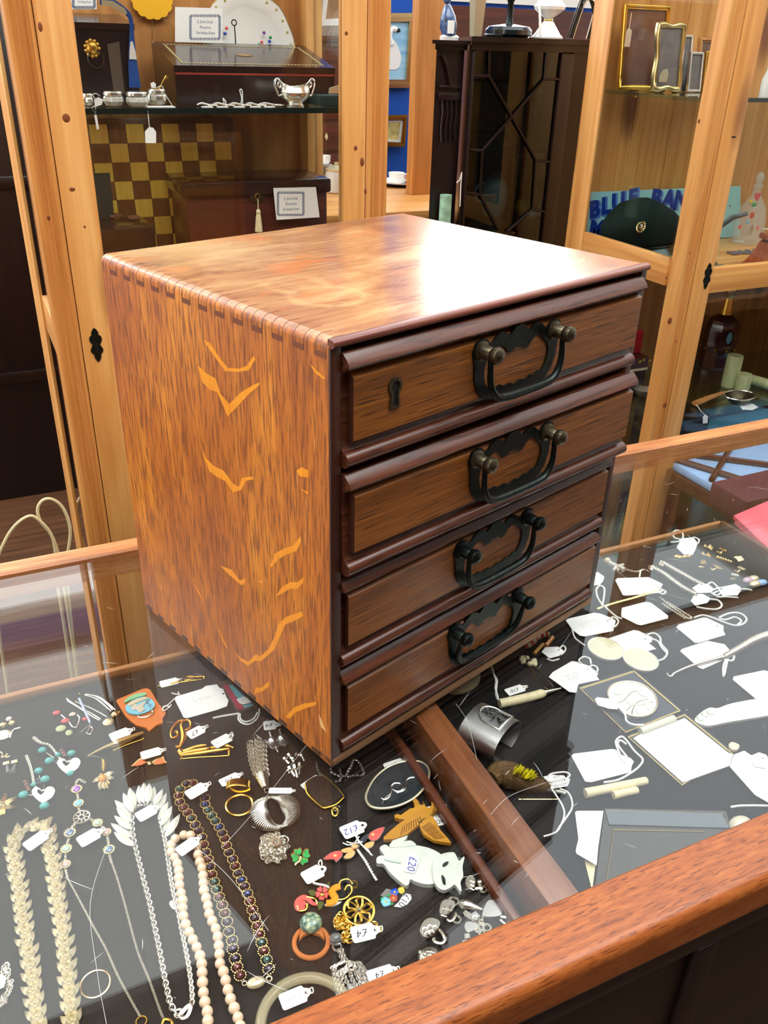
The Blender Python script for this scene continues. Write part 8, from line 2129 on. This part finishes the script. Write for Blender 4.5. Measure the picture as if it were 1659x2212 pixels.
# behind the front pane
MF = .1665
p = Vector((PY(1618, 495, 1.09).x, 1.09, MF)); r = thing('painted_decanter', 'clear glass decanter painted with a red heart and flowers', 'decanter', p); q = Matrix.Translation(p); gl_ = NT('thin_clear_glass'); b_ = gl_.bsdf(Base_Color=L((226, 232, 228)), Roughness=.05, Alpha=.28); b_.inputs['Coat Weight'].default_value = 1.0
part(r, 'bottle', MB().lathe([(.036, 0), (.038, .004), (.036, .05), (.030, .085), (.012, .112), (.010, .125), (.013, .135), (.009, .14)], 26, 0, q), gl_.mat); part(r, 'stopper', MB().ell(q @ Vector((0, 0, .152)), (.011, .011, .014), 14, 9), gl_.mat)
def dab(c, x, y, m, w, h): part(r, 'painted_dab', MB().ell(kz(c, x, y, MF) * 0 + PY(*k(c, x, y), p.y - .034), (w, .0012, h), 9, 6), m)
part(r, 'painted_heart', MB().plate(smooth2([Vector(v) for v in ((0, -.010, 0), (-.009, .001, 0), (-.008, .008, 0), (-.003, .008, 0), (0, .004, 0), (.003, .008, 0), (.008, .008, 0), (.009, .001, 0))], 3), .001, M=Matrix.Translation(PY(*k('a4', 1575, 1535), p.y - .0335)) @ HF), M['red'])
for x, y, mm, w, h in ((1535, 1680, plain('poppy', (206, 84, 50), .4), .008, .008), (1525, 1572, M['yellow'], .006, .004), (1550, 1600, M['greene'], .008, .005), (1440, 1770, M['coral'], .005, .006), (1580, 1780, M['coral'], .005, .006), (1530, 1790, M['steel'], .006, .010), (1500, 1735, M['skye'], .006, .004)): dab('a4', x, y, mm, w, h)
p = Vector((PY(1612, 505, 1.0).x, 1.0, MF)); r = thing('lace_mat', 'dark lace mat with beads under the painted decanter', 'mat', p); m = MB(); rs = random.Random(12)
for i in range(46): m.torus((p.x + rs.uniform(-.04, .05), p.y + rs.uniform(-.022, .012), MF + .002), .0042, .0010, 9, 5)
part(r, 'lace', m, plain('grey_lace', (96, 90, 100), .6), kind='stuff')
p = PZ(1590, 488, .20); r = thing('black_pipe', 'black pipe stem poking out behind the pine post', 'pipe', (p.x, p.y, MF)); a, b = PY(1582, 470, .93), PY(1612, 462, .93); part(r, 'stem', MB().tube([PY(1556, 490, .93), a, b], [.005, .0065, .005], 9), plain('black_vulcanite', (18, 20, 24), .2, coat=.5))
for i, (x, y, w, lab) in enumerate(((1596, 522, .012, 'white tag lying in front of the painted decanter'), (1576, 510, .006, 'small white tag beside the pine post'), (1655, 495, .010, 'white tag on the brown wooden block'))): p = PZ(x, y, MF + (.035 if i == 2 else 0)); r = thing('price_tag', lab, 'price tag', p); part(r, 'card', MB().box(-w, w, -.005, .005, .0002, .001, M=Matrix.Translation(p) @ Matrix.Rotation(R_(-25), 4, 'Z')), M['paper'])
p = PZ(1640, 566, MF); r = thing('hat_block', 'polished brown wooden block with a sloping side', 'block', p); part(r, 'block', MB().prism([(-.062, 0), (.07, 0), (.07, .052), (-.008, .052), (-.020, .046), (-.028, .030), (-.045, .012)], -.02, .035, 1, 0, Matrix.Translation((p.x + .008, .875, MF))), wood('polished_walnut', (176, 96, 50), (140, 66, 34), (92, 42, 22), 0, rough=.2, coat=.6, pore=.2)); part(r, 'block_top', MB().box(-.024, .07, -.025, .038, .0522, .066, .004, 0, Matrix.Translation((p.x + .008, .875, MF))), wood('polished_walnut_top', (190, 110, 58), (150, 74, 38), (104, 50, 26), 0, rough=.2, coat=.6, pore=.2))
# lower glass shelf
p = Vector((PY(1570, 665, 1.112).x, 1.112, RL + .0006)); r = thing('amethyst_decanter', 'dark purple glass decanter with a gold neck behind the onyx pillars', 'decanter', p); q = Matrix.Translation(p)
part(r, 'body', MB().lathe([(.042, 0), (.044, .01), (.043, .10), (.036, .128), (.016, .142), (.014, .15), (0, .15)], 8, 0, q), plain('amethyst_glass', (72, 36, 50), .08, .1, .9, coat=1), ang=20); part(r, 'gold_neck', MB().lathe([(.017, .143), (.015, .16), (.012, .185), (.018, .196), (0, .198)], 18, 0, q), M['gold']); part(r, 'stopper', MB().lathe([(.006, .196), (.016, .205), (.014, .222), (.005, .23), (0, .23)], 14, 0, q), M['goldp'])
rs = random.Random(3); m = MB()
for i in range(10): a = i * 2 * PI / 10; m.ell(q @ Vector((.046 * math.cos(a), .046 * math.sin(a), .055)), .004, 8, 6)
part(r, 'studs', m, M['goldd']); part(r, 'enamel_flower', MB().ell(q @ Vector((-.012, -.042, .09)), (.010, .003, .016), 10, 7), M['skye'])
M['onyx'] = wood('green_onyx', (214, 220, 172), (190, 198, 146), (148, 150, 92), 2, rough=.25, coat=.4, pore=0, fine=60, along=14)
for x, y, rr, h, lab in ((1574, 834, .0200, .082, 'tall green onyx pillar'), (1602, 842, .0185, .042, 'short green onyx pillar beside the tall one')):
    p = PZ(x, y, RL); r = thing('onyx_pillar', lab, 'ornament', p, 'green onyx pieces'); part(r, 'pillar', MB().lathe([(rr * .96, 0), (rr, .003), (rr, h - .003), (rr * .94, h), (0, h)], 24, 0, Matrix.Translation(p)), M['onyx'])
p = PZ(1650, 850, RL); r = thing('onyx_pillar', 'green onyx cylinder lying on its side at the right edge', 'ornament', p, 'green onyx pieces'); a, b = PZ(1622, 832, RL) + Vector((0, 0, .014)), PZ(1690, 852, RL) + Vector((0, 0, .014)); part(r, 'pillar', MB().tube([a, b], .0135, 20), M['onyx'])
p = PZ(1594, 872, RL); r = thing('silver_shell_dish', 'silver shell dish with a twisted handle and tag', 'dish', p); m = MB().lathe([(0, .003), (.018, .002), (.022, .006), (.034, .020), (.036, .022), (.031, .019), (.018, .007), (0, .006)], 30, 0, Matrix.Translation(p) @ Matrix.Diagonal((1.15, .85, 1, 1)))
part(r, 'dish', m, M['bronzek']); part(r, 'silver_rim', MB().torus(p + Vector((0, 0, .022)), .036, .0018, 30, 6, q=Matrix.Diagonal((1.15, .85, 1))), M['silver'])
p = PZ(1525, 868, RL); r = thing('wooden_clamp', 'brown wooden clamp lying beside the shell dish', 'tool', p); part(r, 'body', MB().tube([PZ(1502, 872, RL + .008), PZ(1530, 860, RL + .010), PZ(1558, 850, RL + .009), PZ(1570, 846, RL + .009)], [.010, .009, .006, .003], 9, flat=.6), M['pinedark'])
def tagon(label, pts, z, string=None):
    q = [PZ(a, b, z + .0004) for a, b in pts]; r = thing('price_tag', label, 'price tag', q[0]); part(r, 'card', MB().plate(q, .0006), M['paper'])
    if string: part(r, 'string', MB().tube(cr([PZ(a, b, z + .002) for a, b in string], 5), .0010, 6), M['string'])
tagon('white tag lying beside the silver shell dish', [(1598, 878), (1606, 872), (1625, 872), (1638, 880), (1625, 886), (1604, 885)], RL, [(1604, 877), (1603, 868), (1606, 860)])
p = [PY(a, b, .834) for a, b in ((1518, 900), (1524, 895), (1529, 900), (1528, 914), (1518, 915))]; r = thing('price_tag', 'small white tag dangling over the front edge of the lower glass shelf', 'price tag', p[0]); part(r, 'card', MB().plate([(v.x, v.z) for v in p], .0005, M=Matrix(((1, 0, 0, 0), (0, 0, -1, .834), (0, 1, 0, 0), (0, 0, 0, 1)))), M['paper']); part(r, 'string', MB().tube([PY(1504, 874, .85), PY(1514, 888, .836), PY(1523, 897, .834)], .0010, 6), M['string'])
yy = 1.0; a, b = PY(1376, 800, yy), PY(1440, 800, yy)
r = thing('jewel_box', 'red velvet lined box with brass decorated drawer standing in the lower cabinet', 'box', ((a.x + b.x) / 2, yy, RL)); z0 = PY(1400, 796, yy).z
part(r, 'base', MB().box(1.081, 1.22, yy, yy + .08, RL + .0005, z0 - .002, .001), M['mahog']); part(r, 'tray', MB().box(1.081, 1.22, yy - .002, yy + .08, z0 - .0015, z0 + .004), M['ivory']); part(r, 'drawer', MB().box(1.081, 1.22, yy - .001, yy + .08, z0 + .0045, z0 + .030), M['mahogx'])
part(r, 'velvet_lid', MB().box(1.081, 1.22, yy + .030, yy + .045, z0 + .0305, z0 + .085, .003), plain('red_velvet', (196, 14, 36), .8)); m = MB()
for x, y in ((1382, 782), (1390, 778), (1403, 780)): m.ell(PY(x, y, yy - .002), (.0052, .002, .0042), 9, 6)
part(r, 'brass_studs', m, M['gold'])
p = PZ(1390, 866, RL) + Vector((.02, .03, .0006)); r = thing('pewter_bowl', 'domed pewter bowl half hidden behind the chest of drawers', 'bowl', p); part(r, 'bowl', MB().lathe([(.014, 0), (.018, .003), (.030, .014), (.034, .022), (.022, .032), (0, .035)], 26, 0, Matrix.Translation(p)), M['silverd'])
r = thing('blue_blanket', 'blue folded blanket at the bottom of the right cabinet', 'blanket', (1.6, .97, FZ + .03)); part(r, 'blanket', MB().box(1.35, 1.85, .85, 1.1, FZ + .031, -.27, .03, seg=4), plain('mid_blue_wool', (104, 164, 206), .9, var=.1, vs=60))
r = thing('black_stand', 'black square stand under the lower glass shelf', 'stand', (1.2, .95, FZ + .03)); part(r, 'stand', MB().box(1.25, 1.335, .88, 1.05, FZ + .031, -.182, .002), M['black'])
